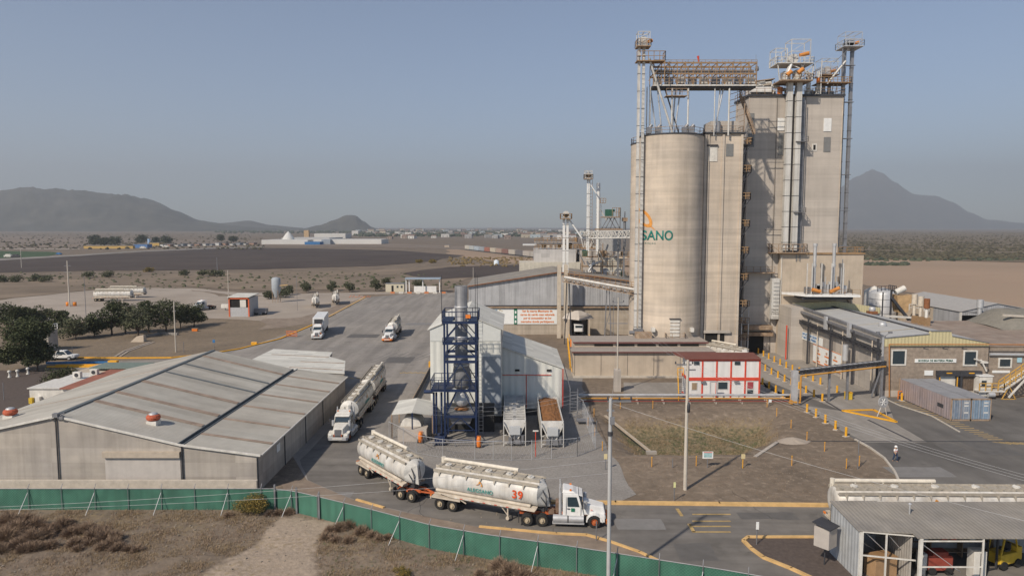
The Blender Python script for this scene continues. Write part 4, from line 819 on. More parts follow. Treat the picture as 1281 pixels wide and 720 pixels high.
# the two open trailers under the shed
def bin_trailer(label, x, y, L, fill):
    t = thing('bin_trailer', label, 'trailer', (x, y, 0), 0, 'open trailers parked under the loading shed', world=False)
    mb = MB().use(WSTEEL)
    mb.box(-1.3, 1.4, 1.1, -1.2, L, 2.9); mb.box(1.2, 1.4, 1.1, 1.3, L, 2.9); mb.box(-1.2, L - .1, 1.1, 1.2, L, 2.9); mb.box(-1.2, 1.4, 1.1, 1.2, L - .1, 1.2)
    mb.hexa([(-.5, 1.0, .9), (.5, 1.0, .9), (.5, 1.5, .9), (-.5, 1.5, .9), (-1.3, 1.3, 2.95), (1.3, 1.3, 2.95), (1.3, 1.5, 2.95), (-1.3, 1.5, 2.95)])
    mb.build('body', WSTEEL, t)
    mb = MB()
    for s_ in (-1, 1): mb.beam((s_ * 1.25, .9, 0), (s_ * 1.25, .9, 2.8), .1); mb.beam((s_ * 1.2, .9, 2.6), (s_ * .4, .9, .9), .12); mb.beam((s_ * 1.25, .9, 2.75), (s_ * 1.25, 1.5, 2.75), .1)
    mb.beam((-1.25, .9, .4), (1.25, .9, .4), .1); mb.build('front_frame', WSTEEL, t)
    if fill:
        mb = MB(); n = 14; m_ = 22
        V = [(-1.18 + 2.36 * i / n, 1.5 + (L - 1.7) * j / m_, 2.6 + .28 * math.cos((i / n - .5) * PI) + .14 * noise.noise(Vector((i * .5, j * .7, 2)))) for j in range(m_ + 1) for i in range(n + 1)]
        mb.add(V, [(j * (n + 1) + i, j * (n + 1) + i + 1, (j + 1) * (n + 1) + i + 1, (j + 1) * (n + 1) + i) for j in range(m_) for i in range(n)], False); mb.build('feed_load', FEED, t)
    else:
        mb = MB(); mb.box(-1.19, 1.5, 1.2, 1.19, L - .1, 2.2); mb.build('dark_floor', DARK, t)
        for k in range(int((L - 2) / .75)):
            MB().box(-1.2, 1.8 + k * .75, 2.74, 1.2, 1.95 + k * .75, 2.86).build('cross_rib', WSTEEL, t)
        mb = MB(); mb.cyl((0, 1.6, 2.55), (0, L - .2, 2.55), .09, n=8)
        for k in range(int((L - 2) / .4)): a = 1.7 + k * .4; mb.cyl((0, a, 2.55), (0, a + .04, 2.55), .33, n=10)
        mb.build('screw', GALV, t)
    mb = MB().cb((0, .86 - .12, 1.9), (1.25, .35, .95)); mb.build('control_box', mat('grey box', (.45, .46, .46), var=.05), t, bevel=.02)
    mb = MB(); mb.cb((-.5, .8, .75), (.4, .5, .7)); mb.cb((.35, .85, .6), (.6, .5, .5)); mb.cyl((-.9, .8, .4), (.9, .8, .4), .07); mb.cyl((0, .8, .6), (0, .8, 1.3), .12); mb.cb((.9, .9, .9), (.25, .4, .8)); mb.build('pump_gear', GALVD, t)
    for s_ in (-1, 1):
        for yy in (L - 3, L - 1.7): mb = MB(); mb.cyl((s_ * 1.0, yy, .5), (s_ * 1.3, yy, .5), .5, n=16); mb.build('wheel', RUBBER, t)
bin_trailer('open trailer with bare white cross ribs under the loading shed', .3, 77.9, 13.5, False)
bin_trailer('open trailer heaped with brown feed beside the ribbed one', 4.6, 77.4, 13, True)
# shelter
Sh = thing('shelter', 'small open shelter with pale gabled roof beside the blue tower', 'shelter', (-12, 83, 0))
a, b, c_, d_, e_, f_ = G(490, 518, 2.9), G(499, 500.5, 2.9), G(522, 497.5, 3.5), G(515.5, 515.5, 3.5), G(544, 501.5, 2.9), G(541, 519, 2.9)
MB().slab([a, d_, c_, b], .06).slab([d_, f_, e_, c_], .06).build('roof', SHEET_P, Sh)
for p in (a, b, e_, f_, d_): MB().box(p.x - .07, p.y - .05, 0, p.x + .07, p.y + .09, p.z - .05).build('post', BLUE if p is d_ else RUSTY, Sh)
MB().box(a.x + .9, a.y - 1.4, .02, f_.x - .6, a.y + .3, 1.5).build('block_wall', CONC2, Sh)
t = thing('water_tank', 'white domed tank sitting inside the small open shelter', 'tank', (-11.4, 82.4, 0))
mb = MB(); mb.cyl((-12.0, 81.7, 1.4), (-12.0, 84.6, 1.4), 1.25, n=20); mb.build('barrel', WHITED, t); MB().box(-13, 81.9, 0, -11, 84.4, .4).build('cradle', CONC2, t)
def extinguisher(u, v, label):
    p = G(u, v); t = thing('fire_extinguisher_cart', label, 'fire extinguisher', p, 0, 'orange extinguisher carts', world=False)
    MB().lathe((0, 0, .15), [(0, 0), (.22, 0), (.25, .1), (.25, .95), (.15, 1.15), (0, 1.2)], 14).build('cylinder', ORNG, t)
    mb = MB(); mb.cyl((-.35, .1, .22), (-.28, .1, .22), .22); mb.cyl((.28, .1, .22), (.35, .1, .22), .22); mb.build('wheel_pair', DKSTEEL, t)
    mb = MB(); mb.tube([(-.2, .2, .3), (-.2, .35, 1.3), (.2, .35, 1.3), (.2, .2, .3)], .03); mb.build('handle', ORNG, t)
extinguisher(526, 554, 'orange extinguisher cart near the small open shelter'); extinguisher(599, 560, 'orange extinguisher cart at the foot of the blue tower')
# striped barrier
t = thing('crash_barrier', 'dark and cream striped barrier running from the shelter up to the white building', 'barrier', G(530, 480))
pts = [G(*q) for q in ((513, 514), (520, 500), (528, 485), (536, 469), (544, 455))]
mb = MB().use(DKSTEEL)
for a, b in zip(pts, pts[1:]):
    for k in range(6):
        p, q = a.lerp(b, k / 6), a.lerp(b, (k + .52) / 6); mb.use(DKSTEEL); mb.beam(p + Vector((0, 0, .5)), a.lerp(b, (k + 1) / 6) + Vector((0, 0, .5)), .1, .8); mb.use(YELK); mb.beam(p + Vector((-.08, 0, .55)), q + Vector((-.08, 0, .55)), .12, .55)
mb.build('striped_panel', DKSTEEL, t)
t = thing('kerb_barrier', 'yellow steel barrier at the left corner of the white building', 'barrier', G(545, 450)); mb = MB(); p = G(545, 451)
mb.rail([p, p + Vector((1.4, 4, 0))], 1.5, 1.3, .12); mb.box(p.x - .6, p.y - 6.2, .02, p.x + .9, p.y - 5.4, 1.0); mb.build('rails', YEL, t)
# chain link fences
def chain_fence(px, label, h_=2.1, dense=.4, m=GALV, w_=.035):
    pts = [G(*q) for q in px]; t = thing('chain_link_fence', label, 'fence', pts[0], 0, 'chain link fences round the gravel yard')
    for a, b in zip(pts, pts[1:]):
        n = max(1, round((b - a).length / 2.6))
        for i in range(n + (b is pts[-1])):
            p = a.lerp(b, i / n); mb = MB().cyl(p, p + Vector((0, 0, h_ + .1)), w_, n=6); mb.build('post', m, t)
    mb = MB(); U = Vector((0, 0, 1))
    for a, b in zip(pts, pts[1:]):
        L_ = (b - a).length; n = int(L_ / dense); mb.beam(a + U * h_, b + U * h_, .045); mb.beam(a + U * .1, b + U * .1, .03)
        for i in range(n):
            p, q = a.lerp(b, i / n), a.lerp(b, min(1, (i + 2.4 / dense * .4) / n)); mb.beam(p + U * .1, q + U * h_, .008); mb.beam(q + U * .1, p + U * h_, .008)
    mb.build('mesh', m, t)
chain_fence([(487, 549), (505, 558), (521, 567), (554, 573), (594, 575), (640, 576), (690, 574), (722, 571)], 'long chain link fence before the blue tower and the open trailers')
chain_fence([(722, 571), (745, 562), (729, 520), (722, 514)], 'chain link fence with leaning corner frame at the right edge of the gravel')
t = thing('scaffold_stair', 'grey steel stair frame right of the white loading shed', 'stair', (8.5, 93, 0)); mb = MB()
for x in (7.6, 8.6): mb.beam((x, 90.5, 0), (x, 90.5, 4), .08)
for k in range(9): mb.beam((7.6, 90.5, .4 * k + .3), (8.6, 90.5, .4 * k + .3), .06)
mb.beam((7.6, 90.5, 4), (7.2, 97, 6), .08); mb.beam((8.6, 90.5, 1), (8.0, 89.0, .2), .06); mb.build('frame', GALVD, t)
MB().cb((9.3, 88, .5), (2.2, 1.1, .15)).build('step_plate', GALVD, t)
t = thing('service_pipe', 'grey service pipe laid along the front of the gravel yard equipment', 'pipe', (-4, 79, 0)); mb = MB()
mb.tube([(-9.5, 78.6, .5), (-3.4, 78.6, .5), (-1.2, 79.4, .5)], .09, 8); mb.build('tube', GALVD, t)
for x in (-9, -6.5, -3.6): MB().box(x - .06, 78.55, 0, x + .06, 78.65, .45).build('stand', GALVD, t)
for (u, v, lab) in ((553, 549, 'pump on blue skid at the left foot of the navy tower'),):
    p = G(u, v); t = thing('pump_skid', lab, 'pump', p, 0, None, False); MB().box(-.8, -.5, 0, .8, .5, .15).build('skid', BLUE, t); mb = MB(); mb.cyl((-.5, 0, .5), (.3, 0, .5), .28); mb.cyl((.3, 0, .5), (.6, 0, .5), .4); mb.cyl((.45, 0, .5), (.45, 0, 1.2), .1); mb.build('motor', BLUE, t)
t = thing('pole_light', 'thin red post with small lamp standing before the open trailers', 'lamp post', G(670, 571), 0, None, False); MB().cyl((0, 0, 0), (0, 0, 2.9), .05, n=6).build('post', RED, t); MB().cb((0, 0, 2.9), (.6, .15, .12)).build('lamp', WHITED, t)
# ================================================================ SILO COMPLEX
def silo(cx, cy, R, z0, z1, label, grp='round concrete silos'):
    t = thing('grain_silo', label, 'silo', (cx, cy, 0), 0, grp)
    MB().lathe((cx, cy, 0), [(R, z0), (R, z1)], 72).build('wall', CONC, t)
    mb = MB(); mb.lathe((cx, cy, 0), [(R, z1 - .02), (R + .12, z1), (R + .12, z1 + .22), (R - .2, z1 + .22), (0, z1 + .5)], 64, False); mb.build('roof_slab', DKSTEEL, t)
    pts = [(cx + R * math.cos(2 * PI * i / 24), cy + R * math.sin(2 * PI * i / 24), z1 + .2) for i in range(25)]
    MB().rail(pts, 1.1, 1.5, .035).build('roof_railing', RUSTY, t)
    return t
SX, SY, SR, SZ = 29.05, 130.3, 5.85, 41.2
s1 = silo(SX, SY, SR, 0, SZ, 'big round concrete silo in front with teal lettering and orange leaf emblem')
s2 = silo(29.6, 143.2, 5.6, 0, SZ + .2, 'round concrete silo mostly hidden behind the lettered one')
def wrapf(me, off):
    bm = bmesh.new(); bm.from_mesh(me); bmesh.ops.triangulate(bm, faces=bm.faces[:])
    for _ in range(3):
        ed = [e for e in bm.edges if e.calc_length() > .35]
        if ed: bmesh.ops.subdivide_edges(bm, edges=ed, cuts=1)
    for v in bm.verts:
        v.co.x = max(v.co.x, SX - SR + .05 - off[0]); dx = v.co.x + off[0] - SX; rr = SR + .05 + (.04 if v.co.y > 0 else 0)
        v.co.y = SY - off[1] - math.sqrt(max(0, rr * rr - min(dx * dx, rr * rr * .995)))
    bm.to_mesh(me); bm.free()
pS = A(822.8, 295, SY - 5)
text('lettering', 'SANO', 2.35, TEAL, s1, (pS.x + .05, SY - SR, pS.z), (PI / 2, 0, 0), 0.02, .05, wrap=wrapf, squash=.78)
text('small_lettering', 'GRANJAS', .42, TEAL, s1, (A(812, 305, SY - 5).x, SY - SR, A(812, 304.5, SY - 5).z), (PI / 2, 0, 0), 0.01, 0.0, wrap=wrapf, spacing=1.5)
me = MB(); cxl, czl = A(805.5, 272, 127).x, A(802, 272, 127).z      # leaf ring with a tail
n = 26; out, inn = [], []
for i in range(n):
    a = 2 * PI * i / n; r = 2.05; e = (math.cos(a) * .95, math.sin(a) * 2.0); th = math.radians(32)
    f = lambda q, s_: (cxl + (q[0] * math.cos(th) - q[1] * math.sin(th)) * s_, SY - SR, czl + (q[0] * math.sin(th) + q[1] * math.cos(th)) * s_)
    out.append(f(e, 1.0)); inn.append(f((e[0] * .55, e[1] * .72), 1.0))
me.add(out + inn, [(i, (i + 1) % n, n + (i + 1) % n, n + i) for i in range(n)])
p1, p2 = A(811, 283, 126), A(820, 288.5, 126); me.add([(p1.x - .3, SY - SR, p1.z + .35), (p1.x + .25, SY - SR, p1.z + .45), (p2.x, SY - SR, p2.z)], [(0, 2, 1)])
o = me.build('emblem', LOGOO, s1); wrapf(o.data, OFF[s1.name])
# little window with shutter and gallery near the foot
p = A(844, 410, 124.5); mb = MB()
for k in range(5): mb.box(p.x - .85, 124.35, p.z - 1.5 + k * .62, p.x + .85, 124.6, p.z - 1.1 + k * .62)
mb.build('louvre', WHITED, s1)
mb = MB(); mb.box(p.x - 1.7, 123.4, p.z - 2.0, p.x + 1.7, 124.7, p.z - 1.85); mb.rail([(p.x - 1.7, 124.5, p.z - 1.85), (p.x - 1.7, 123.4, p.z - 1.85), (p.x - .6, 123.4, p.z - 1.85)], 1, 1, .035); mb.rail([(p.x + .7, 123.4, p.z - 1.85), (p.x + 1.7, 123.4, p.z - 1.85), (p.x + 1.7, 124.5, p.z - 1.85)], 1, 1, .035); mb.build('landing', RUSTY, s1)
MB().box(p.x - 1.0, 124.2, p.z + 1.62, p.x + 1.0, 124.8, p.z + 1.75).build('hood', DKSTEEL, s1)
for u, v in ((817, 412), (865, 412)): q = A(u, v, 125); MB().box(q.x - .3, 124.2 + (.3 if u < 830 else .1), q.z - .35, q.x + .3, 125.6, q.z + .35).build('junction_box', WHITED, s1)
for u in (813, 824, 858, 866):
    q = A(u, 168, 126); mb = MB().cb((q.x, 127, SZ + .9), (.9, .8, 1.1)); mb.cyl((q.x, 127, SZ + 1.2), (q.x + .5, 127, SZ + 1.9), .3); mb.build('roof_fan', GALVD, s1)
# slab shaped elevator block right of the silo
E1 = thing('elevator_block', 'tall narrow concrete block with pilasters joined to the lettered silo', 'building', (38, 130, 0))
ex0, ex1, ey0, ey1, ez = 35.0, 41.8, 129.3, 138.5, 41.8
MB().box(ex0, ey0, 0, ex1, ey1, ez).build('wall', CONC, E1)
for x0, x1 in ((ex0 - .15, ex0 + .35), (ex0 + .5, ex0 + .75), (38.1, 38.5), (ex1 - .35, ex1 + .06)): MB().box(x0, ey0 - .25, 0, x1, ey0 - .002, ez - .1).build('pilaster', CONC, E1)
MB().box(ex0 - .4, ey0 - .4, ez, ex1 + .5, ey1 + .2, ez + .3).build('roof_slab', DKSTEEL, E1)
MB().rail([(ex0, ey0, ez + .3), (ex1, ey0, ez + .3), (ex1, ey1, ez + .3)], 1.1, 1.4, .035).build('roof_railing', RUSTY, E1)
mb = MB(); mb.box(36.2, 130, ez + .3, 41.2, 135, ez + 2.4); mb.build('roof_room', CONC2, E1)
mb = MB(); mb.cyl((37.4, 129.5, ez + .3), (37.4, 129.5, ez + 2.1), .4); mb.build('roof_drum', GALVD, E1)
def px_rect(mb, u0, v0, u1, v1, Y, dy=.06):
    a, b = A(u0, v1, Y), A(u1, v0, Y); return mb.box(a.x, Y - dy, a.z, b.x, Y - .004, b.z)
px_rect(MB(), 884.5, 183, 897.5, 202, ey0, .1).build('white_shutter', WHITED, E1)
px_rect(MB(), 884, 181, 898, 183, ey0, .3).build('shutter_hood', DKSTEEL, E1)
px_rect(MB(), 908, 180, 917.5, 195.5, ey0, .08).build('louvre', mat('grey louvre', (.19, .19, .185), var=.1, corr=('Z', .25)), E1)
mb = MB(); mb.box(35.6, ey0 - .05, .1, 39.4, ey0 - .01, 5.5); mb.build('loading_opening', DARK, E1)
mb = MB(); mb.box(35.4, ey0 - .5, 5.5, 40.4, ey0 - .02, 6.0); mb.build('lintel', CONC2, E1)
# outside stair between the blocks
St = thing('stair_tower', 'rusty outside stair landings stacked up the side of the narrow concrete block', 'stair', (43, 134, 0))
zs = [10.2 + 4.95 * k for k in range(7)]
for z in zs:
    mb = MB(); mb.box(ex1 + .02, 129.6, z, 43.7, 133.4, z + .12); mb.build('landing', DKSTEEL, St)
    mb = MB(); mb.rail([(ex1 + .1, 129.6, z + .1), (43.6, 129.6, z + .1), (43.6, 133.4, z + .1)], 1.15, .8, .06); mb.build('railing', OCHRE, St)
    mb = MB(); mb.beam((43.6, 129.8, z), (ex1, 129.8, z - 2.3), .14); mb.beam((43.6, 133.2, z), (ex1, 133.2, z - 2.3), .14); mb.build('bracket', DKSTEEL, St)
for z in zs[:-1]:
    mb = MB(); mb.stairs((43.0, 133.2, z + .1), (42.5, 130.0, z + 4.95), .8, 16); mb.build('flight', DKSTEEL, St)
for x in (43.2, 44.6, 45.9):
    for y in (135.5, 139.2): MB().box(x - .09, y - .09, 0, x + .09, y + .09, 9.8).build('frame_post', WSTEEL, St)
for z in (3.2, 6.5, 9.8):
    mb = MB(); mb.box(43.1, 135.4, z - .1, 46.0, 139.3, z); mb.build('frame_deck', RUSTY, St); MB().rail([(43.1, 135.4, z), (46, 135.4, z)], 1, .8, .05).build('frame_rail', OCHRE, St)
z = 16.2; mb = MB(); mb.box(43.1, 137.6, z - .25, 51.5, 138.8, z); mb.rail([(43.1, 137.6, z), (51.5, 137.6, z)], 1.1, 1.3, .045); mb.build('catwalk', RUSTY, St)
# main tower
T1 = thing('mill_tower', 'tallest square concrete mill tower carrying a jumble of roof machinery', 'tower', (56, 147, 0))
tx0, tx1, ty0, ty1, tz = 47.4, 65.6, 143.0, 151.2, 51.9
MB().box(tx0, ty0, 0, tx1, ty1, tz).build('wall', CONC2, T1)
MB().box(tx0 - .3, ty0 - .3, tz, tx1 + .3, ty1 + .3, tz + .4).build('roof_slab', DKSTEEL, T1)
MB().rail([(tx0 - .2, ty1, tz + .4), (tx0 - .2, ty0 - .2, tz + .4), (tx1 + .2, ty0 - .2, tz + .4), (tx1 + .2, ty1, tz + .4)], 1.1, 1.6, .04).build('roof_railing', RUSTY, T1)
for u in (969.5, 1004): x = A(u, 200, ty0).x; MB().box(x - .07, ty0 - .1, 0, x + .07, ty0 - .003, tz).build('seam', mat('dark seam joint', (.2, .175, .15)), T1)  # thin dark strips along the wall seams
MB().box(tx0 - .06, ty0 - .06, 0, tx0 + .12, ty0 + .1, tz - .1).box(tx1 - .12, ty0 - .06, 0, tx1 + .06, ty0 + .1, tz - .1).build('corner_trim', CONC, T1)
LV = MATS['grey louvre']
for r in ((936, 135, 944, 152), (936, 160, 944, 176), (973, 159, 980, 186), (1028, 164, 1037, 182)): px_rect(MB(), *r, ty0, .09).build('louvre', LV, T1)
for r in ((972, 141, 981, 156), (1028, 141, 1038, 157)): px_rect(MB(), *r, ty0, .12).build('white_shutter', WHITE, T1)
px_rect(MB(), 1014, 172, 1020, 181, ty0, .1).build('window_frame', WHITED, T1); px_rect(MB(), 1015.5, 173.5, 1018.5, 179.5, ty0, .14).build('window', DARK, T1)
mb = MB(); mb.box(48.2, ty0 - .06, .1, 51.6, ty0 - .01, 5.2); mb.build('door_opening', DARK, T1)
mb = MB(); mb.box(47.0, ty0 - 1.4, 5.3, 53, ty0 - .02, 6.0); mb.box(47.0, ty0 - 2.0, 6.6, 52.6, ty0 - .02, 7.4); mb.build('loading_canopy', RUSTY, T1)
# ---- bucket elevators
def twin_leg(name, label, x, y, z0, z1, gap=.95, r=.3, col=WSTEEL, bands=True, ladder=False):
    t = thing(name, label, 'elevator', (x, y, z0), 0, 'bucket elevator legs of the silos')
    for s_ in (-.5, .5):
        mb = MB().use(col); mb.box(x + s_ * gap - r, y - r, z0, x + s_ * gap + r, y + r, z1)
        if bands:
            mb.use(DKSTEEL)
            for k in range(int((z1 - z0) / 3.0)): z = z0 + 1.5 + k * 3.0; mb.box(x + s_ * gap - r - .04, y - r - .04, z, x + s_ * gap + r + .04, y + r + .04, z + .08)
        mb.build('casing', col, t)
    return t
def head(t, x, y, z, w_=3.2, up=3.5, col=WSTEEL, motor=True, deck=RUSTY, cage=True):
    mb = MB(); mb.box(x - w_ / 2, y - w_ / 2, z - .15, x + w_ / 2, y + w_ / 2, z); mb.build('head_deck', deck, t)
    mb = MB(); mb.rail([(x - w_ / 2, y - w_ / 2, z), (x + w_ / 2, y - w_ / 2, z), (x + w_ / 2, y + w_ / 2, z), (x - w_ / 2, y + w_ / 2, z), (x - w_ / 2, y - w_ / 2, z)], 1.1, .9, .04); mb.build('head_railing', deck, t)
    mb = MB(); mb.cyl((x, y - .4, z + 1.0), (x, y + .4, z + 1.0), .75, n=14); mb.box(x - .75, y - .4, z, x + .75, y + .4, z + 1.0); mb.build('head_casing', col, t)
    if motor: mb = MB(); mb.cyl((x + .7, y - .7, z + .7), (x + 1.5, y - .7, z + .95), .28, n=10); mb.build('motor', ORNM, t)
    if cage:
        mb = MB(); a = w_ * .42
        for sx in (-1, 1):
            for sy in (-1, 1): mb.beam((x + sx * a, y + sy * a, z), (x + sx * a, y + sy * a, z + up), .09)
        for zz in (z + up, z + up * .5):
            P_ = [(x - a, y - a, zz), (x + a, y - a, zz), (x + a, y + a, zz), (x - a, y + a, zz), (x - a, y - a, zz)]
            for p, q in zip(P_, P_[1:]): mb.beam(p, q, .09)
        mb.beam((x - a, y - a, z + up * .5), (x + a, y - a, z + up), .06); mb.beam((x, y - a, z + up), (x, y + a, z + up), .12)
        mb.build('hoist_cage', col, t)
L1 = twin_leg('bucket_elevator', 'left pair of pale elevator casings rising in front of the lettered silo', 22.85, 127.2, 5.4, 57.4, .82, .22)
head(L1, 23.1, 127.2, 56.6, 2.4, 2.4); mb = MB(); mb.box(21.9, 126.3, 54.0, 26.9, 128.4, 54.15); mb.rail([(21.9, 126.3, 54.1), (26.9, 126.3, 54.1), (26.9, 128.4, 54.1)], 1.6, 1, .05); mb.beam((26.8, 126.4, 50.4), (26.8, 126.4, 54.0), .12); mb.beam((24.0, 126.4, 50.6), (26.8, 126.4, 53.9), .09); mb.build('service_platform', OCHRE, L1)
mb = MB(); mb.cyl((24.2, 127.0, 54.6), (28.9, 128.5, 41.8), .2, n=8); mb.build('spout', WSTEEL, L1)
mb = MB(); mb.box(22.2, 126.6, 5.2, 23.8, 127.8, 6.6); mb.cyl((21.4, 126.9, 5.9), (22.4, 126.9, 5.9), .35); mb.build('boot', GALVD, L1)
mb = MB()
for k in range(60): mb.beam((23.0, 126.8, 6 + k * .85), (23.4, 126.8, 6 + k * .85), .04)
mb.build('ladder_rungs', DKSTEEL, L1)
L2 = twin_leg('bucket_elevator', 'white twin elevator casings up the middle of the mill tower front', A(989.5, 200, 141.6).x, 141.6, 22.2, 54.4, 1.75, .5, mat('weathered white casing', (.56, .54, .5), var=.1, streak=.2, scale=.5))
x = A(990, 100, 141.5).x
mb = MB(); mb.box(x - 2.9, 139.5, 54.2, x + 3.2, 144.5, 54.4); mb.rail([(x - 2.9, 139.5, 54.4), (x + 3.2, 139.5, 54.4), (x + 3.2, 144.5, 54.4)], 1.1, .9, .04); mb.build('lower_deck', RUSTY, L2)
mb = MB(); mb.box(x - 3.6, 139.5, 57.4, x + 3.2, 144, 57.55); mb.rail([(x - 3.6, 144, 57.5), (x - 3.6, 139.5, 57.5), (x + 3.2, 139.5, 57.5), (x + 3.2, 144, 57.5)], 1.1, .9, .04); mb.build('upper_deck', WSTEEL, L2)
mb = MB()
for (cx_, w_, z0_, z1_, y_) in ((x + .9, 1.8, 57.5, 61.9, 140), (x - 2.2, 1.1, 57.5, 60.6, 141.5)):
    for sx in (-1, 1):
        for sy in (0, 3.0): mb.beam((cx_ + sx * w_, y_ + sy, z0_), (cx_ + sx * w_, y_ + sy, z1_), .12)
    for zz in (z1_, (z0_ + z1_) / 2):
        for sy in (0, 3.0): mb.beam((cx_ - w_, y_ + sy, zz), (cx_ + w_, y_ + sy, zz), .11)
        for sx in (-1, 1): mb.beam((cx_ + sx * w_, y_, zz), (cx_ + sx * w_, y_ + 3, zz), .11)
    mb.beam((cx_ - w_, y_, (z0_ + z1_) / 2), (cx_ + w_, y_, z1_), .07)
mb.build('hoist_cage', WSTEEL, L2)
mb = MB()
for a, b in (((x - 2.4, 54.4), (x - 1.2, 57.3)), ((x + 2.6, 54.4), (x + 1.0, 57.3)), ((x - .5, 54.4), (x + 1.6, 57.3)), ((x + 3.1, 54.4), (x + 3.4, 57.4)), ((x - 3.0, 54.4), (x - 3.4, 57.4)), ((x - 1, 57.3), (x + 3.3, 55.5)), ((x + 3.4, 57.3), (x + 1, 54.6))): mb.beam((a[0], 140, a[1]), (b[0], 140, b[1]), .16)
mb.build('diagonal_frame', WSTEEL, L2)
mb = MB(); mb.cyl((x + .6, 139.8, 58.9), (x + 2.3, 139.8, 59.3), .35); mb.cyl((x - 1.8, 139.6, 55.2), (x - .9, 139.6, 55.9), .4); mb.cyl((x + .3, 139.6, 55.6), (x + 1.3, 139.6, 56.4), .4); mb.build('motor', ORNM, L2)
mb = MB(); mb.cyl((x, 141, 58.6), (x, 142.5, 58.6), .9); mb.box(x - 1.9, 140.8, 54.4, x - .7, 142.6, 56.2); mb.box(x + .4, 140.8, 54.4, x + 1.6, 142.6, 56.5); mb.build('head_casing', WSTEEL, L2)
mb = MB(); mb.cyl((x - 1.9, 139.8, 54.4), (x - .9, 139.8, 57.3), .25); mb.build('spout', WHITE, L2)
mb = MB(); lx = x + 2.5
for s_ in (-.35, .35): mb.beam((lx + s_, 141.9, 20), (lx + s_, 141.9, 51), .12)
for k in range(50): mb.beam((lx - .35, 141.9, 20.3 + k * .62), (lx + .35, 141.9, 20.3 + k * .62), .05)
for z in (29.5, 43.0): mb.box(lx - 1.6, 140.6, z, lx + .6, 142.8, z + .1); mb.rail([(lx - .8, 140.6, z), (lx + .6, 140.6, z), (lx + .6, 142.8, z)], 1, .8, .04)
mb.box(lx - .5, 142.3, 20, lx + .45, 142.9, 51.5); mb.build('caged_ladder', GALVD, L2)
mb = MB(); 
for z in (26.2, 39.2, 47): mb.beam((x - 4.2, 142, z), (x + 1.2, 142, z), .1)
mb.build('wall_tie', DKSTEEL, L2)
L3 = twin_leg('bucket_elevator', 'slim grey elevator pair standing free at the right side of the mill tower', 67.0, 144.0, 9, 60.2, 1.5, .28, GALVD)
head(L3, 67.2, 144, 59.4, 3.8, 2.6, GALV, True, GALV)
mb = MB(); 
for z in range(14, 58, 7): mb.box(65.6, 143.6, z, 68.3, 144.4, z + .12)
mb.beam((65.2, 142.5, 52.4), (65.2, 142.5, 58.9), .14); mb.beam((63.5, 142.5, 56.1), (66.6, 142.5, 59.1), .1); mb.build('tie_frame', GALVD, L3)
L4 = twin_leg('bucket_elevator', 'short elevator head frame with ochre deck above the tower roof, right side', 63.2, 145.2, 52.3, 57, 1.1, .26, GALVD)
head(L4, 63.0, 145, 56.2, 3.6, 3.0, GALV)
mb = MB(); mb.box(60.6, 142.4, 54.4, 66.8, 146, 54.55); mb.rail([(60.6, 142.4, 54.5), (66.8, 142.4, 54.5), (66.8, 146, 54.5)], 1.0, .9, .04); mb.build('ochre_deck', OCHRE, L4)
mb = MB(); mb.cyl((62.2, 142.6, 54.2), (65.6, 142.6, 58.5), .18); mb.beam((61.0, 142.6, 52.3), (61.0, 142.6, 58.6), .13); mb.beam((61.0, 142.6, 58.4), (64.4, 142.6, 58.4), .1); mb.build('spout', WSTEEL, L4)
# roof machinery on the tower
R1 = thing('rooftop_machinery', 'jumble of white conveyors, pipes and small cabin on the mill tower roof', 'machinery', (54, 146, tz + .4))
zz = tz + .4
mb = MB(); c = A(951, 100, 146).x; mb.box(c - 2, 145, zz, c + 2, 148, zz + 2.9); mb.build('cabin', CONC2, R1); mb = MB(); mb.slab([(c - 2.4, 144.6, zz + 2.8), (c + 2.4, 144.6, zz + 3.4), (c + 2.4, 148.4, zz + 3.4), (c - 2.4, 148.4, zz + 2.8)], .15); mb.build('cabin_roof', RUSTY, R1)
mb = MB(); mb.box(c - .7, 144.95, zz + .8, c + .7, 144.99, zz + 2.0); mb.build('cabin_window', GLASS, R1)
mb = MB(); mb.box(47.8, 143.4, zz + .5, 51.8, 144.4, zz + 1.5); mb.build('conveyor_box', WHITE, R1)
mb = MB(); mb.beam((52, 144, zz + 1.9), (55.8, 144, zz + .6), .5); mb.beam((48, 144.4, zz + 2.0), (52, 144.4, zz + 2.6), .3); mb.beam((48.3, 144.2, zz + 2.6), (50.5, 144.2, zz + 1.8), .22); mb.build('conveyor_arm', WSTEEL, R1)
mb = MB(); mb.cyl((53.6, 143.8, zz), (53.6, 143.8, zz + 1.5), .5); mb.cyl((54.8, 143.8, zz + .3), (55.6, 143.8, zz + .9), .3); mb.build('gearbox', ORNG, R1)
random.seed(11)
mb = MB()
for k in range(26): x_ = random.uniform(48, 65); h_ = random.uniform(.8, 3.0); mb.beam((x_, 143.4 + random.random() * 3, zz), (x_ + random.uniform(-.6, .6), 143.4 + random.random() * 3, zz + h_), .12)
for k in range(8): x_ = random.uniform(48, 63); z_ = zz + random.uniform(.6, 2.4); mb.beam((x_, 144, z_), (x_ + random.uniform(1, 3), 144, z_ + random.uniform(-.5, .5)), .12)
mb.build('pipe_frame', WSTEEL, R1)
mb = MB()
for k in range(9): x_ = random.uniform(48, 64.5); mb.cb((x_, 144.5 + random.random() * 2, zz + .6), (random.uniform(.6, 1.4), 1, random.uniform(.7, 1.5)))
mb.build('equipment_box', GALVD, R1)
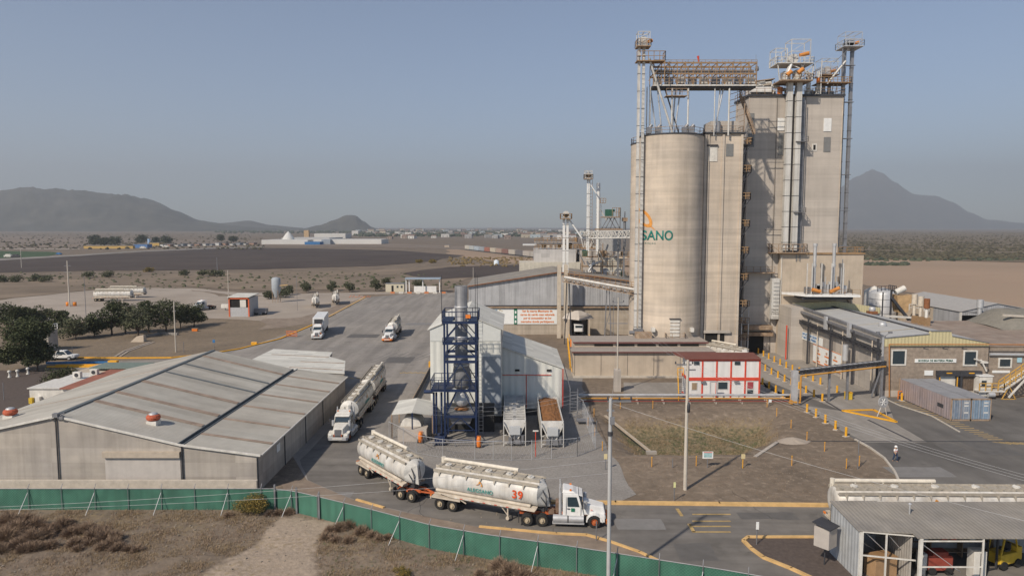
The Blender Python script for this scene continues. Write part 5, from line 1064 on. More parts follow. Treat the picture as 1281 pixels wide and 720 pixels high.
mb = MB(); q = A(1022, 95, 144).x; mb.cyl((q, 144, zz), (q, 144, zz + 1.6), .55); mb.cyl((q, 144, zz + 1.6), (q, 144, zz + 3.4), .33); mb.build('filter_base', WSTEEL, R1); MB().cyl((q, 144, zz + 2.1), (q, 144, zz + 3.3), .36).build('filter_band', ORNG, R1); MB().cyl((q, 144, zz + 3.4), (q, 144, zz + 4.6), .32).build('filter_top', WHITE, R1)
q = A(1011.5, 95, 144).x; MB().cyl((q, 144.5, zz), (q, 144.5, zz + 4.4), .42).build('vent_pipe', WSTEEL, R1)
q = A(950, 80, 144).x; MB().cyl((q, 146, zz + 3), (q, 146, zz + 6.5), .07).cyl((q, 146, zz + 6.5), (q, 146, zz + 8.2), .03).build('mast', GALVD, R1); mb = MB(); mb.lathe((q + .25, 146, zz + 5.0), [(0, 0), (.35, .1), (.4, .5), (.3, .9), (0, 1.0)], 12); mb.build('mast_lamp', GALVD, R1)
q = A(943.5, 85, 146).x; MB().cyl((q, 146, zz + 2.5), (q, 146, zz + 5.0), .06).build('mast', GALVD, R1)
# gallery bridge
Gb = thing('conveyor_gallery', 'ochre and grey steel conveyor gallery bridging from the silo to the mill tower', 'conveyor', (34, 129, 50))
ga, gb_ = 25.2, 43.6; gy0, gy1 = 128.2, 131.4
for z in (50.2, 52.2, 54.1):
    mb = MB(); mb.beam((ga, gy0, z), (gb_, gy0, z), .16, .26); mb.beam((ga, gy1, z), (gb_, gy1, z), .16, .26)
    for i in range(14): xx = ga + (gb_ - ga) * i / 13; mb.beam((xx, gy0, z), (xx, gy1, z), .12)
    mb.build('deck_frame', OCHRE if z > 51 else WSTEEL, Gb)
mb = MB(); mb.box(ga, gy0 + .2, 49.8, gb_, gy1 - .2, 50.1); mb.build('floor', DKSTEEL, Gb)
for yy in (gy0, gy1):
    mb = MB()
    for i in range(14):
        xx = ga + (gb_ - ga) * i / 13; mb.beam((xx, yy, 50), (xx, yy, 54.3), .13)
        if i < 13: x2 = ga + (gb_ - ga) * (i + 1) / 13; mb.beam((xx, yy, 50.2 if i % 2 else 54.1), (x2, yy, 54.1 if i % 2 else 50.2), .08)
    mb.build('side_truss', OCHRE, Gb)
mb = MB(); mb.rail([(ga, gy0 - .1, 54.1), (gb_, gy0 - .1, 54.1)], .5, 1, .03); mb.rail([(ga, gy0 - .1, 52.2), (gb_, gy0 - .1, 52.2)], 1, 1.2, .03); mb.rail([(ga, gy0 - .1, 50.3), (gb_, gy0 - .1, 50.3)], 1, 1.0, .03); mb.build('railing', RUSTY, Gb)
random.seed(5)
for k in range(9): xx = ga + 1 + k * 2.1; mb = MB(); mb.cb((xx, 129.6, 51.1 + (k % 3) * .1), (1.4, 1, 1.1)); mb.build('conveyor_section', GALVD if k % 2 else WSTEEL, Gb)
mb = MB(); mb.cyl((ga, 129.8, 53.0), (gb_, 129.8, 53.0), .28); mb.build('conveyor_tube', GALVD, Gb)
for u in (808.5, 812.5, 840, 860, 893, 911): xx = A(u, 140, 129).x; MB().cyl((xx, 128.6, SZ + .2), (xx, 128.6, 50), .16 if u in (840, 860, 911, 812.5) else .1, n=8).build('leg', WSTEEL, Gb)
for (u0, u1) in ((814, 822), (832, 851), (846, 841), (852, 844), (823, 829), (902, 896), (906, 893)):
    mb = MB(); mb.cyl((A(u0, 110, 129).x, 129.4, 50), (A(u1, 165, 129).x, 129.4, SZ + .2), .13, n=7); mb.build('spout', GALV if u0 != 832 else DKSTEEL, Gb)
mb = MB(); a0, a1 = A(832, 120, 129).x, A(858, 120, 129).x; mb.box(a0, 128, 48.3, a1, 130, 48.42); mb.rail([(a0, 128, 48.4), (a1, 128, 48.4)], 1.2, .9, .04); mb.build('hanging_deck', RUSTY, Gb)
mb = MB(); random.seed(8)
for k in range(14):
    z_ = 43.5 + k * .55; mb.beam((39.6 + (k % 2) * 1.4, 130.4, z_), (42.4 - (k % 2) * 1.2, 131, z_ + .9), .1)
for xx in (39.5, 42.4): mb.beam((xx, 130.6, 42), (xx, 130.6, 51), .13)
mb.stairs((41.8, 131.5, 49), (44.6, 131.5, 42), .8, 14); mb.build('stair_frame', RUSTY, Gb)
t = thing('wind_sock', 'small red wind sock above the conveyor gallery', 'wind sock', (A(873, 80, 130).x, 130, 54.2), 0, None, False); MB().cyl((0, 0, 0), (0, 0, 1.6), .03, n=5).build('pole', GALVD, t); MB().cyl((0, 0, 1.5), (.15, 0, .5), .22, .12, n=8).build('sock', RED, t)
# lower block
B1 = thing('lower_mill_block', 'square beige block with orange parapet at the right foot of the mill tower', 'building', (60, 141, 0))
MB().box(52.6, 138, 0, 69.0, 142.9, 19.7).box(66, 142.9, 0, 69, 150, 19.7).build('wall', STUCCO, B1)
MB().box(52.4, 137.8, 19.7, 69.2, 142.9, 20.0).build('parapet', OCHRE, B1)
MB().rail([(64, 138, 20), (69, 138, 20), (69, 142, 20)], 1.1, 1.5, .04).build('roof_railing', OCHRE, B1)
mb = MB(); mb.box(50.5, 137.0, 19.9, 57.4, 140.5, 20.1); mb.rail([(50.5, 140, 20.1), (50.5, 137, 20.1), (57.4, 137, 20.1), (57.4, 140, 20.1)], 1.6, 1.4, .06); mb.beam((50.5, 137, 21.6), (52.2, 137, 20.1), .08); mb.beam((57.4, 137, 21.6), (55.6, 137, 20.1), .08); mb.build('catwalk', RUSTY, B1)
MB().cyl((52.9, 137.9, 3), (52.9, 137.9, 19.6), .08).build('rain_pipe', WHITED, B1)
mb = MB(); mb.box(51.0, 137.5, 7, 52.5, 138.5, 15); mb.rail([(51, 137.4, 8), (52.4, 137.4, 8)], 1, .7, .04)
for k in range(10): mb.beam((51.2, 137.3, 7.5 + k * .75), (52.3, 137.3, 7.5 + k * .75), .07)
mb.build('ladder_duct', WSTEEL, B1)
MB().cyl((52.0, 132, 0), (52.0, 132, 6.5), .13).build('red_pipe', RED, B1)
MB().box(52.6, 131.5, 0, 55.4, 138, 9.9).build('side_annex_wall', CONC2, B1)
mb = MB(); mb.stairs((66.4, 137.5, 10.2), (63.8, 137.5, 14.4), .7, 12); mb.build('outside_stair', RUSTY, B1)
D1 = thing('filter_platform', 'white edged steel deck with two silver stacks and orange motors before the beige block', 'platform', (60, 134, 12))
MB().hexa([(55.4, 132.0, 11.95), (65.2, 131, 11.95), (65.2, 137.2, 11.95), (52.8, 137.2, 11.95), (55.4, 132.0, 12.35), (65.2, 131, 12.35), (65.2, 137.2, 12.35), (52.8, 137.2, 12.35)]).build('deck', WHITE, D1)
MB().box(55.2, 133, 11.3, 64.8, 137, 11.94).build('underframe', DKSTEEL, D1)
for u in (1019, 1043): q = A(u, 330, 134).x; MB().cyl((q, 134, 12.4), (q, 134, 21.4), .3, n=12).build('stack', GALV, D1); MB().cyl((q, 134, 21.4), (q, 134, 21.9), .42, n=12).cyl((q, 134, 17.6), (q, 134, 17.9), .4, n=12).build('stack_cowl', GALV, D1)
mb = MB()
for u in (1009.5, 1015.5, 1027.5, 1040, 1054.5): q = A(u, 350, 133).x; mb.box(q - .08, 132.9, 12.4, q + .08, 133.1, 18.2)
mb.build('frame_posts', WSTEEL, D1)
for (u0, u1, v0, v1) in ((1016, 1026, 362, 366.5), (1038, 1050, 365.5, 360)): a, b = A(u0, v0, 132), A(u1, v1, 132); mb = MB(); mb.cyl((a.x, 132, max(12.8, a.z)), (b.x, 132, max(12.9, b.z)), .36, n=12); mb.build('motor', ORNM, D1)
mb = MB(); random.seed(3)
for k in range(14): q = random.uniform(57, 64); mb.cb((q, 134.5, 13 + random.random() * .6), (random.uniform(.4, 1), .6, random.uniform(.8, 2.2)))
for k in range(10): q = random.uniform(57, 64); mb.beam((q, 134, 12.4), (q, 134, random.uniform(15, 19)), .13)
mb.build('fan_housings', GALV, D1); MB().rail([(55.4, 132.0, 12.35), (65.2, 131.0, 12.35)], 1, 1.5, .03).build('railing', OCHRE, D1)
mb = MB(); mb.cb((56.5, 134, 13), (1, 1, 1.2)); mb.cyl((57, 133.4, 13), (58.2, 133.4, 13), .35); mb.build('valves', GALVD, D1)
# low annex under the silos
A1 = thing('silo_annex', 'long low beige annex with stepped flat roofs under the lettered silo', 'building', (22, 118, 0))
MB().box(10.2, 115.8, 0, 33.5, 120, 4.3).build('wall', STUCCO, A1)
MB().box(10.8, 120, 0, 33.5, 126.5, 5.2).build('upper_wall', STUCCO, A1)
MB().box(9.9, 115.4, 4.3, 33.8, 119.9, 4.45).build('roof', mat('weathered flat roof', (.33, .29, .25), var=.15), A1)
MB().box(10.5, 119.7, 5.2, 33.8, 126.8, 5.35).build('upper_roof', MATS['weathered flat roof'], A1)
MB().box(9.9, 115.32, 4.22, 33.8, 115.39, 4.42).box(10.5, 119.6, 5.1, 33.8, 119.69, 5.36).build('roof_edge', mat('dark red edge', (.14, .05, .045)), A1)
for k in range(5): MB().box(14.2 + k * 3.7, 119.93, 4.6, 17.4 + k * 3.7, 119.99, 4.95).build('vent_slot', DARK, A1)
for k in range(6): MB().box(10.4 + k * 4.4, 115.74, .1, 10.46 + k * 4.4, 115.79, 4.2).build('wall_joint', MATS['dark seam joint'], A1)
MB().box(10.2, 115.4, 0, 33.5, 115.78, .35).build('wall_foot', KERBC, A1)
mb = MB(); mb.beam((10.0, 115.5, 1), (9.6, 120.5, 5), .1); mb.rail([(9.7, 116, 1.5), (9.6, 120, 4.6)], 1.4, .8, .07); mb.build('yellow_stair_rail', YEL, A1)
mb = MB().box(22, 123.5, 5.35, 24.8, 125, 6.4); mb.build('roof_kit', RUSTY, A1)
# big storage shed with banner
Bs = thing('storage_hall', 'wide sheet clad storage hall with gable front and white and orange banner', 'warehouse', (8, 170, 0))
hx0, hxa, hx1, hy0, hy1 = -10.1, 10.6, 31.5, 163.0, 187.0
mb = MB(); mb.ext([(hx0, hy0, 6.9), (hx1, hy0, 6.9), (hx1, hy0, 12.2), (hxa, hy0, 14.5), (hx0, hy0, 11.4)], (0, hy1 - hy0, 0)); mb.build('upper_wall', SHEET_B, Bs)
MB().box(hx0, hy0 - .05, 0, hx1, hy1, 6.3).build('lower_wall', mat('drab block wall', (.40, .34, .27), var=.1, scale=.4, streak=.15, band=.08), Bs)
MB().box(hx0 - .2, hy0 - .6, 6.3, hx1, hy1, 6.6).build('ledge', RUSTY, Bs); MB().box(hx0, hy0 - .2, 6.6, hx1, hy1 - .1, 6.9).build('ledge_band', DKSTEEL, Bs)
mb = MB(); roofslab(mb, hx0 - .4, 11.4, hxa, 14.7, hy0 - .5, hy1 + .3); roofslab(mb, hxa, 14.7, hx1 + .3, 12.2, hy0 - .5, hy1 + .3); mb.build('roof', SHEET_D, Bs)
mb = MB(); mb.beam((hx0 - .4, hy0 - .55, 11.3), (hxa, hy0 - .55, 14.6), .15, .2); mb.beam((hxa, hy0 - .55, 14.6), (hx1, hy0 - .55, 12.1), .15, .2); mb.build('verge', RUST, Bs)
bx0, bx1 = A(596, 390, 162.8).x, A(698.5, 390, 162.8).x; bz0, bz1 = A(640, 405.2, 162.8).z, A(640, 386, 162.8).z
bn = thing('banner', 'long white banner with orange slogan and green upright strip', 'banner', (bx0, 162.8, bz0))
MB().box(bx0, 162.8, bz0, bx1, 162.9, bz1).build('panel', SIGNW, bn)
gx0, gx1 = A(643, 390, 162.8).x, A(647, 390, 162.8).x
MB().box(gx0, 162.74, bz0, gx1, 162.79, bz1).build('green_strip', SIGNG, bn)
for i, ln in enumerate(('Ser la marca Mexicana de', 'carne de cerdo mas valorada', 'por el consumidor en los', 'mercados donde participamos')): text('slogan_line', ln, .72, ORNG, bn, ((gx1 + bx1) / 2 - .1, 162.77, bz1 - .55 - i * .82), (PI / 2, 0, 0), .01, .018, squash=.95 if i < 2 else .88)
for j in range(3): MB().box(gx0 + .2, 162.70, bz0 + .3 + j * 1.1, gx1 - .2, 162.73, bz0 + .9 + j * 1.1).build('strip_mark', SIGNW, bn)
random.seed(21); mb = MB()                    # scattered crest like motifs at the left end
for k in range(46):
    x_ = random.uniform(bx0 + .3, bx0 + 6.4); z_ = random.uniform(bz1 - 2.4, bz1 - .25)
    if z_ < bz1 - 2.3 + (x_ - bx0) * -.1: continue
    mb.use(random.choice([mat('banner blue', (.3, .45, .55)), mat('banner ochre', (.6, .5, .3)), mat('banner grey', (.4, .42, .42))])); s_ = random.uniform(.1, .22)
    mb.box(x_ - s_, 162.72, z_ - s_ * .6, x_ + s_, 162.76, z_ + s_ * .6)
mb.build('motif_pattern', None, bn)
# dump shelter with truck
Ds = thing('tipping_shelter', 'small hooded shelter with a ramp before the storage hall', 'shelter', (13, 152, 0))
mb = MB(); cx_ = A(724, 400, 155).x; mb.box(cx_ - 2.4, 154, 0, cx_ - 2.1, 160, 4.6); mb.box(cx_ + 2.1, 154, 0, cx_ + 2.4, 160, 4.6); mb.box(cx_ - 2.1, 159.7, 0, cx_ + 2.1, 160, 4.6); mb.build('wall', STUCCO, Ds)
mb = MB(); mb.lathe((cx_, 157, 4.6), [(3.6, 0), (2.8, .9), (.8, 1.7), (0, 1.8)], 4, False); mb.build('hood', CONC2, Ds); mb = MB(); mb.hexa([(cx_ - 2.0, 146, 0), (cx_ + 2.0, 146, 0), (cx_ + 2.0, 159, 0), (cx_ - 2.0, 159, 0), (cx_ - 2.0, 146, .05), (cx_ + 2.0, 146, .05), (cx_ + 2.0, 159, 1.2), (cx_ - 2.0, 159, 1.2)]); mb.build('ramp', concp, Ds)
for s_ in (-1, 1): MB().beam((cx_ + s_ * 2.2, 146.5, .4), (cx_ + s_ * 2.2, 154, 1.2), .25, .5).build('ramp_rail', YELK, Ds); MB().cyl((cx_ + s_ * 2.3, 146.2, 0), (cx_ + s_ * 2.3, 146.2, 1.6), .3).build('ramp_bollard', ORNG, Ds)
dt = thing('dump_truck', 'small white truck backed inside the hooded tipping shelter', 'truck', (cx_, 155, 1.0)); MB().cb((cx_, 155.5, 2.7), (2, 1.8, 1.6)).build('cab', WHITE, dt, bevel=.15); MB().box(cx_ - .8, 154.55, 2.8, cx_ + .8, 154.62, 3.3).build('windscreen', GLASS, dt); MB().box(cx_ - 1, 156.4, 1.8, cx_ + 1, 159.5, 3.6).build('body', GALVD, dt)
for s_ in (-1, 1): MB().cyl((cx_ + s_ * .8, 155.4, 1.5), (cx_ + s_ * 1.05, 155.4, 1.5), .5).build('wheel', RUBBER, dt)
# inclined conveyor + columns before the hall
Cv = thing('inclined_conveyor', 'sloping conveyor with ochre railings running past the storage hall to the silos', 'conveyor', (18, 152, 12))
p0, p1 = A(706, 346, 150), A(796, 362, 140)
mb = MB(); mb.truss((p0.x, p0.y, p0.z - 1), (p1.x, p1.y, p1.z - 1), 1.6, 1.3, 14, .1); mb.build('truss', RUSTY, Cv); mb = MB(); mb.rail([(p0.x, p0.y - .9, p0.z + .3), (p1.x, p1.y - .9, p1.z + .3)], 1.1, 1.2, .04); mb.build('railing', OCHRE, Cv); mb = MB(); mb.cyl((p0.x, p0.y - .95, p0.z), (p1.x, p1.y - .95, p1.z), .3); mb.build('cover_pipe', WSTEEL, Cv)
for t_ in (.05, .62): q = p0.lerp(p1, t_); mb = MB(); mb.beam((q.x - .6, q.y, 0), (q.x - .2, q.y, q.z - 1), .22); mb.beam((q.x + .9, q.y, 0), (q.x + .3, q.y, q.z - 1), .22); mb.beam((q.x - .5, q.y, 4), (q.x + .6, q.y, 8), .12); mb.build('trestle', GALVD if t_ > .1 else DKSTEEL, Cv)
cl = twin_leg('bucket_elevator', 'beige elevator column standing against the storage hall front', A(703.5, 370, 158).x, 158, 0, 16.6, 1.5, .42, mat('beige duct', (.52, .45, .36), var=.1, streak=.1), False)
L5 = twin_leg('bucket_elevator', 'white twin elevator pair rising just behind the storage hall ridge', A(707.5, 300, 165).x, 165, 12, 27.2, .85, .26, WHITE); head(L5, A(708, 270, 165).x, 165, 27.0, 2.6, 1.8, WSTEEL, False, OCHRE, False)
MB().cyl((A(712, 275, 165).x, 165, 26.8), (A(728, 296, 165).x, 165, 22.4), .2).build('spout', WHITE, L5)
# process building behind the hall
Pb = thing('process_plant', 'cluster of pale blocks with rusty roof railings behind the storage hall', 'building', (15, 188, 0))
def blk(u0, u1, vt, Y, dep, m, nm='wall', z0=0): a, b = A(u0, vt, Y), A(u1, vt, Y); MB().box(a.x, Y, z0, b.x, Y + dep, a.z).build(nm, m, Pb); return a, b
GREYW = mat('pale grey block wall', (.47, .45, .43), var=.08, scale=.4, streak=.1, sheet=(2.4, 9, 1.2)); BEIW = mat('pale beige wall', (.52, .48, .40), var=.08, streak=.1)
blk(650, 726, 328, 188.5, 10, BEIW); blk(669, 720.5, 311.5, 190, 12, GREYW); blk(726, 751, 313, 189, 12, mat('beige grey wall', (.42, .38, .34), var=.1, sheet=(3, 9, 4))); blk(751, 780, 319, 187, 10, BEIW); blk(752, 777, 288, 192, 9, mat('pale grey wall', (.38, .37, .36), var=.1), 'rear_tower')
a, b = A(669, 311.5, 190), A(722, 311.5, 190)
for k, zt in enumerate((a.z, a.z + 1.9)): mb = MB(); mb.rail([(a.x, 190, zt), (b.x + 6 * (k == 0), 190, zt), (b.x, 198, zt)], 1.1, 1.1, .07); mb.build('roof_railing', OCHRE, Pb)
mb = MB(); random.seed(4)
for k in range(16): x_ = random.uniform(a.x + .4, b.x - 1); mb.cb((x_, 191.5, a.z + .8), (random.uniform(.5, 1.2), 1, random.uniform(.8, 1.6)))
mb.build('roof_kit', WSTEEL, Pb); MB().box(a.x, 190.5, a.z + 1.7, b.x, 196, a.z + 1.85).build('roof_deck', CONC2, Pb)
mb = MB()
for k in range(12): x_ = A(736, 300, 189).x + random.uniform(-1.5, 4); mb.beam((x_, 189.5, a.z), (x_ + random.uniform(-1.6, 1.6), 189.5, a.z + random.uniform(1.5, 4)), .22)
mb.build('pipe_frame', WSTEEL, Pb); MB().box(A(727, 300, 189).x, 189, a.z + .1, A(751, 300, 189).x, 192, a.z + .4).build('ochre_deck', OCHRE, Pb)
L6 = twin_leg('bucket_elevator', 'slender white elevator with ochre head, tallest left of the silos', A(735.8, 250, 182).x, 182, 17, 37.6, .42, .16, WHITE); head(L6, A(736, 222, 182).x, 182, 37.3, 2.2, 2.0, WSTEEL, False, RUSTY); mb = MB(); q = A(739.5, 250, 182).x
for s_ in (-.3, .3): mb.beam((q + s_, 182, 20), (q + s_, 182, 37), .07)
for k in range(20): mb.beam((q - .3, 182, 20 + k * .85), (q + .3, 182, 20 + k * .85), .07)
mb.build('ladder', OCHRE, L6); MB().cyl((A(739, 232, 182).x, 182, 35.8), (A(746, 240, 182).x, 182, 33.6), .16).build('spout', WHITE, L6)
Cf = thing('chimney', 'white vertical flue with ladder and small landing left of the silos', 'chimney', (A(748, 280, 184).x, 184, 17)); q = A(748.3, 260, 184).x
MB().cyl((q, 184, 18), (q, 184, 36.4), .5, n=14).build('flue', WHITE, Cf); mb = MB(); mb.box(q + .3, 183.4, 31.2, q + 1.9, 184.6, 31.3); mb.rail([(q + .5, 183.4, 31.3), (q + 1.9, 183.4, 31.3)], 1.1, .6, .06); mb.build('landing', OCHRE, Cf)
MB().cyl((q + .6, 183.8, 29.5), (A(759, 256, 184).x, 184, 26.8), .15).build('branch_pipe', WHITED, Cf); MB().beam((q + .7, 183.6, 18), (q + .7, 183.6, 31), .1).build('ladder', GALVD, Cf)
Gm = thing('hammer_mill_stand', 'dark green machine on a braced rusty stand left of the silos', 'machine', (A(763, 280, 180).x, 180, 24)); x0_, x1_ = A(752, 280, 180).x, A(775, 280, 180).x
zd = A(760, 271, 180).z; zb = A(760, 286, 180).z
MB().box(x0_, 178.5, zd - .25, x1_, 182, zd).build('deck', RUSTY, Gm); MB().rail([(x0_ + 2.6, 178.5, zd), (x1_, 178.5, zd), (x1_, 182, zd)], 1.1 * 2, 1.2, .06).build('railing', RUSTY, Gm)
mb = MB(); mb.cb((A(762, 266, 180).x, 180, zd + 1.0), (2.0, 1.6, 1.7)); mb.cyl((A(765, 264, 180).x, 180, zd + 1.6), (A(769, 264, 180).x, 180, zd + 1.6), .3); mb.build('machine_body', GREENM, Gm, bevel=.1)
mb = MB()
for a_, b_ in (((x0_, zb), (x0_ + 1.8, zd)), ((x0_ + 3.6, zb), (x0_ + 1.8, zd)), ((x0_ + 1, zb), (x0_ + 2.6, zd)), ((x1_, zb), (x1_ - 1.6, zd)), ((x0_ + 2.2, zb), (x1_ - 1.4, zd)), ((x0_, zb + .3), (x1_, zb + .3)), ((x1_, zb), (x1_, zd))): mb.beam((a_[0], 179, a_[1]), (b_[0], 179, b_[1]), .2)
mb.build('braced_stand', GALVD, Gm); MB().box(x0_ - 1.4, 178.5, zb - .3, x1_ + .6, 182, zb).build('base_deck', OCHRE, Gm)
MB().cyl((A(781.5, 280, 180).x, 180, 20), (A(781.5, 280, 180).x, 180, zd - .4), .34).cyl((A(781.5, 280, 180).x, 180, zd - .4), (A(781.5, 280, 180).x, 180, zd + 1.3), .15).build('side_pipe', GALVD, Gm); MB().cb((A(781.5, 275, 180).x, 180, zd - .7), (1.3, 1.2, .9)).build('pipe_head', RUSTY, Gm)
Ct = thing('truss_conveyor', 'white latticed conveyor bridge running level into the silos from the left', 'conveyor', (28, 168, 22)); a, b = A(728, 298, 172), A(800, 297, 160)
MB().truss((a.x, 172, a.z), (b.x, 160, b.z), 1.6, 1.6, 16, .13).build('truss', WSTEEL, Ct); MB().beam((a.x, 171.1, a.z), (b.x, 159.2, b.z), .2, .4).build('bottom_chord', WHITE, Ct)
q = A(773.5, 300, 168).x; MB().box(q - .2, 168, 0, q + .2, 168.4, a.z).box(q + 1.2, 168, 0, q + 1.6, 168.4, a.z).build('trestle', GALVD, Ct)
for o_ in (T1, L2, L3, L4, R1): o_.location = (o_.location.x - (1.4 if o_ is not L3 else 1.7), o_.location.y - 4.0, o_.location.z - (1.7 if o_ is not L3 else -.2)); 

Pr = thing('pipe_rack', 'crowded steel frame of pipes, ducts and small decks between the pale blocks and the silos', 'pipe rack', (24, 176, 0))
x0_, x1_ = A(729, 300, 176).x, A(792, 300, 176).x
for k in range(6): x_ = x0_ + (x1_ - x0_) * k / 5; MB().beam((x_, 176, 0), (x_, 176, 17 + (k % 3) * 2.0), .22).beam((x_, 179, 0), (x_, 179, 17 + (k % 2) * 2), .18).build('frame_column', GALVD if k % 2 else RUSTY, Pr)
for z_ in (12.5, 15.2, 17.6): MB().beam((x0_, 176, z_), (x1_, 176, z_), .22, .3).beam((x0_, 179, z_), (x1_, 179, z_), .2).build('frame_beam', RUSTY if z_ > 13 else DKSTEEL, Pr); MB().rail([(x0_, 175.9, z_ + .1), (x1_, 175.9, z_ + .1)], 1.1, 1.3, .05).build('railing', OCHRE, Pr)
random.seed(17)
for k in range(16):
    x_ = random.uniform(x0_, x1_ - 2); z_ = random.uniform(9, 18); q_ = random.choice([(2.5, 0), (1.4, 2.4), (-1.6, 3), (0, 3.5), (3.2, 1.2)])
    MB().cyl((x_, 175.6, z_), (x_ + q_[0], 175.8, z_ + q_[1]), random.uniform(.12, .3), n=8).build('duct', random.choice([WSTEEL, GALV, WHITED, GALVD, CREAMS]), Pr)
for k in range(7): x_ = random.uniform(x0_, x1_); z_ = random.choice((12.6, 15.3, 17.7)); MB().cb((x_, 177, z_ + .7), (random.uniform(1, 2), 1.2, random.uniform(1, 1.6))).build('equipment_box', random.choice([GALVD, WSTEEL, GREENM, RUSTY]), Pr)
for k in range(3): MB().lathe((x0_ + 2.5 + k * 3.4, 177.5, 0), [(.3, 9.6), (1.1, 11.4), (1.1, 14.0), (.5, 14.6), (0, 14.7)], 14).build('cyclone', GALV if k % 2 else WHITED, Pr)
for z0_ in (2, 7): MB().stairs((x1_ - 4, 175.2, z0_), (x1_ - 8, 175.2, z0_ + 4.8), .8, 12).build('stair', GALVD, Pr)
# ================================================================ RAW MATERIAL STORE ON THE RIGHT
Rb = thing('raw_material_store', 'brown block warehouse with cream gable, blue grey roof and two dock doors', 'warehouse', (63, 110, 0))
rx0, rx1, rxm, ry0, ry1 = 54.9, 70.3, 62.9, 102.6, 137.0
mb = MB(); mb.box(rx0, ry0, 0, rx1, ry0 + .3, 7.5); mb.build('front_wall', BRICK, Rb)
mb = MB(); mb.ext([(rx0, ry0 + .3, 0), (rx0, ry1, 0), (rx0, ry1, 10.0), (rx0, ry0 + .3, 8.6)], (.3, 0, 0)); mb.box(rx1 - .3, ry0 + .3, 0, rx1, ry1, 7.8); mb.build('side_wall', CONC3, Rb)
MB().box(rx0 - .08, ry0 - .1, 0, rx1 + .02, ry0 - .004, .9).build('wall_foot', CONC2, Rb)
mb = MB(); mb.ext([(rx0, ry0 - .06, 7.5), (rx1, ry0 - .06, 7.5), (rx1, ry0 - .06, 8.0), (rxm + 1.9, ry0 - .06, 9.0), (rxm + 1.7, ry0 - .06, 9.75), (rxm - 1.3, ry0 - .06, 9.75), (rxm - 1.5, ry0 - .06, 9.3), (rx0, ry0 - .06, 8.7)], (0, .3, 0)); mb.build('gable_cladding', SHEET_Y, Rb)
mb = MB()
for p, q in (((rx0, 8.75), (rxm - 1.5, 9.35)), ((rxm - 1.3, 9.8), (rxm + 1.7, 9.8)), ((rxm + 1.9, 9.05), (rx1, 8.05))): mb.beam((p[0], ry0 - .02, p[1]), (q[0], ry0 - .02, q[1]), .25, .12)
mb.build('gable_trim', GALVD, Rb)
mb = MB(); mb.hexa([(rx0 + .3, ry0 + .2, 8.5), (rxm, ry0 + .2, 9.2), (rxm, ry1, 9.4), (rx0 + .3, ry1, 8.6), (rx0 + .3, ry0 + .2, 8.6), (rxm, ry0 + .2, 9.35), (rxm, ry1, 9.55), (rx0 + .3, ry1, 8.7)])
mb.hexa([(rxm, ry0 + .2, 9.2), (rx1 + .2, ry0 + .2, 7.85), (rx1 + .2, ry1, 8.0), (rxm, ry1, 9.4), (rxm, ry0 + .2, 9.35), (rx1 + .2, ry0 + .2, 7.98), (rx1 + .2, ry1, 8.13), (rxm, ry1, 9.55)]); mb.build('roof', ROOF_B, Rb)
MB().beam((rxm - .3, ry0 + .3, 9.4), (rxm - .3, ry1, 9.6), .35, .2).build('ridge_gap', DKSTEEL, Rb)
for y in (108, 115, 122, 129): MB().hexa([(rx0 + .5, y, 8.66), (rxm - .6, y, 9.36), (rxm - .6, y + .25, 9.36), (rx0 + .5, y + .25, 8.66), (rx0 + .5, y, 8.72), (rxm - .6, y, 9.44), (rxm - .6, y + .25, 9.44), (rx0 + .5, y + .25, 8.72)]).build('roof_lap', mat('tan lap strip', (.42, .38, .31), var=.1), Rb)
MB().ext([(rx0 - .02, ry1 - .4, 8.6), (72, ry1 - .4, 8.2), (72, ry1 - .4, 9.3), (63.5, ry1 - .4, 10.6), (rx0 - .02, ry1 - .4, 10.2)], (0, .5, 0)).build('rear_parapet', SHEET_Y, Rb)
MB().beam((rx0 + .1, ry0 + .3, 8.85), (rx0 + .1, ry1, 10.0), .45, .35).build('gutter', GALVD, Rb)
def win(u0, v0, u1, v1, Y, par, nm='window'):
    a, b = A(u0, v1, Y), A(u1, v0, Y); f_ = MB(); t_ = .22
    f_.box(a.x - t_, Y - .1, a.z - t_, b.x + t_, Y - .005, a.z).box(a.x - t_, Y - .1, b.z, b.x + t_, Y - .005, b.z + t_).box(a.x - t_, Y - .1, a.z, a.x, Y - .005, b.z).box(b.x, Y - .1, a.z, b.x + t_, Y - .005, b.z)
    o = f_.build(nm, WHITED, par); MB().box(a.x, Y - .05, a.z, b.x, Y - .012, b.z).box((a.x + b.x) / 2 - .04, Y - .07, a.z, (a.x + b.x) / 2 + .04, Y - .052, b.z).build('pane', GLASS, o); return o
win(1116, 438.5, 1132, 455, ry0, Rb); win(1206, 439.5, 1221, 455.5, ry0, Rb)
a, b = A(1144, 453, ry0), A(1196, 448.5, ry0); sg = MB().box(a.x, ry0 - .1, a.z, b.x, ry0 - .01, b.z).build('name_sign', SIGNW, Rb); OFF[sg.name] = OFF[Rb.name]
text('sign_lettering', 'BODEGA DE MATERIA PRIMA', .46, mat('dark green lettering', (.03, .1, .07)), sg, ((a.x + b.x) / 2, ry0 - .12, (a.z + b.z) / 2), (PI / 2, 0, 0), .01, .012, squash=.86)
a, b = A(1156, 469, ry0), A(1167, 463, ry0); MB().box(a.x, ry0 - .1, a.z, b.x, ry0 - .01, b.z).build('notice_sign', SIGNW, Rb)
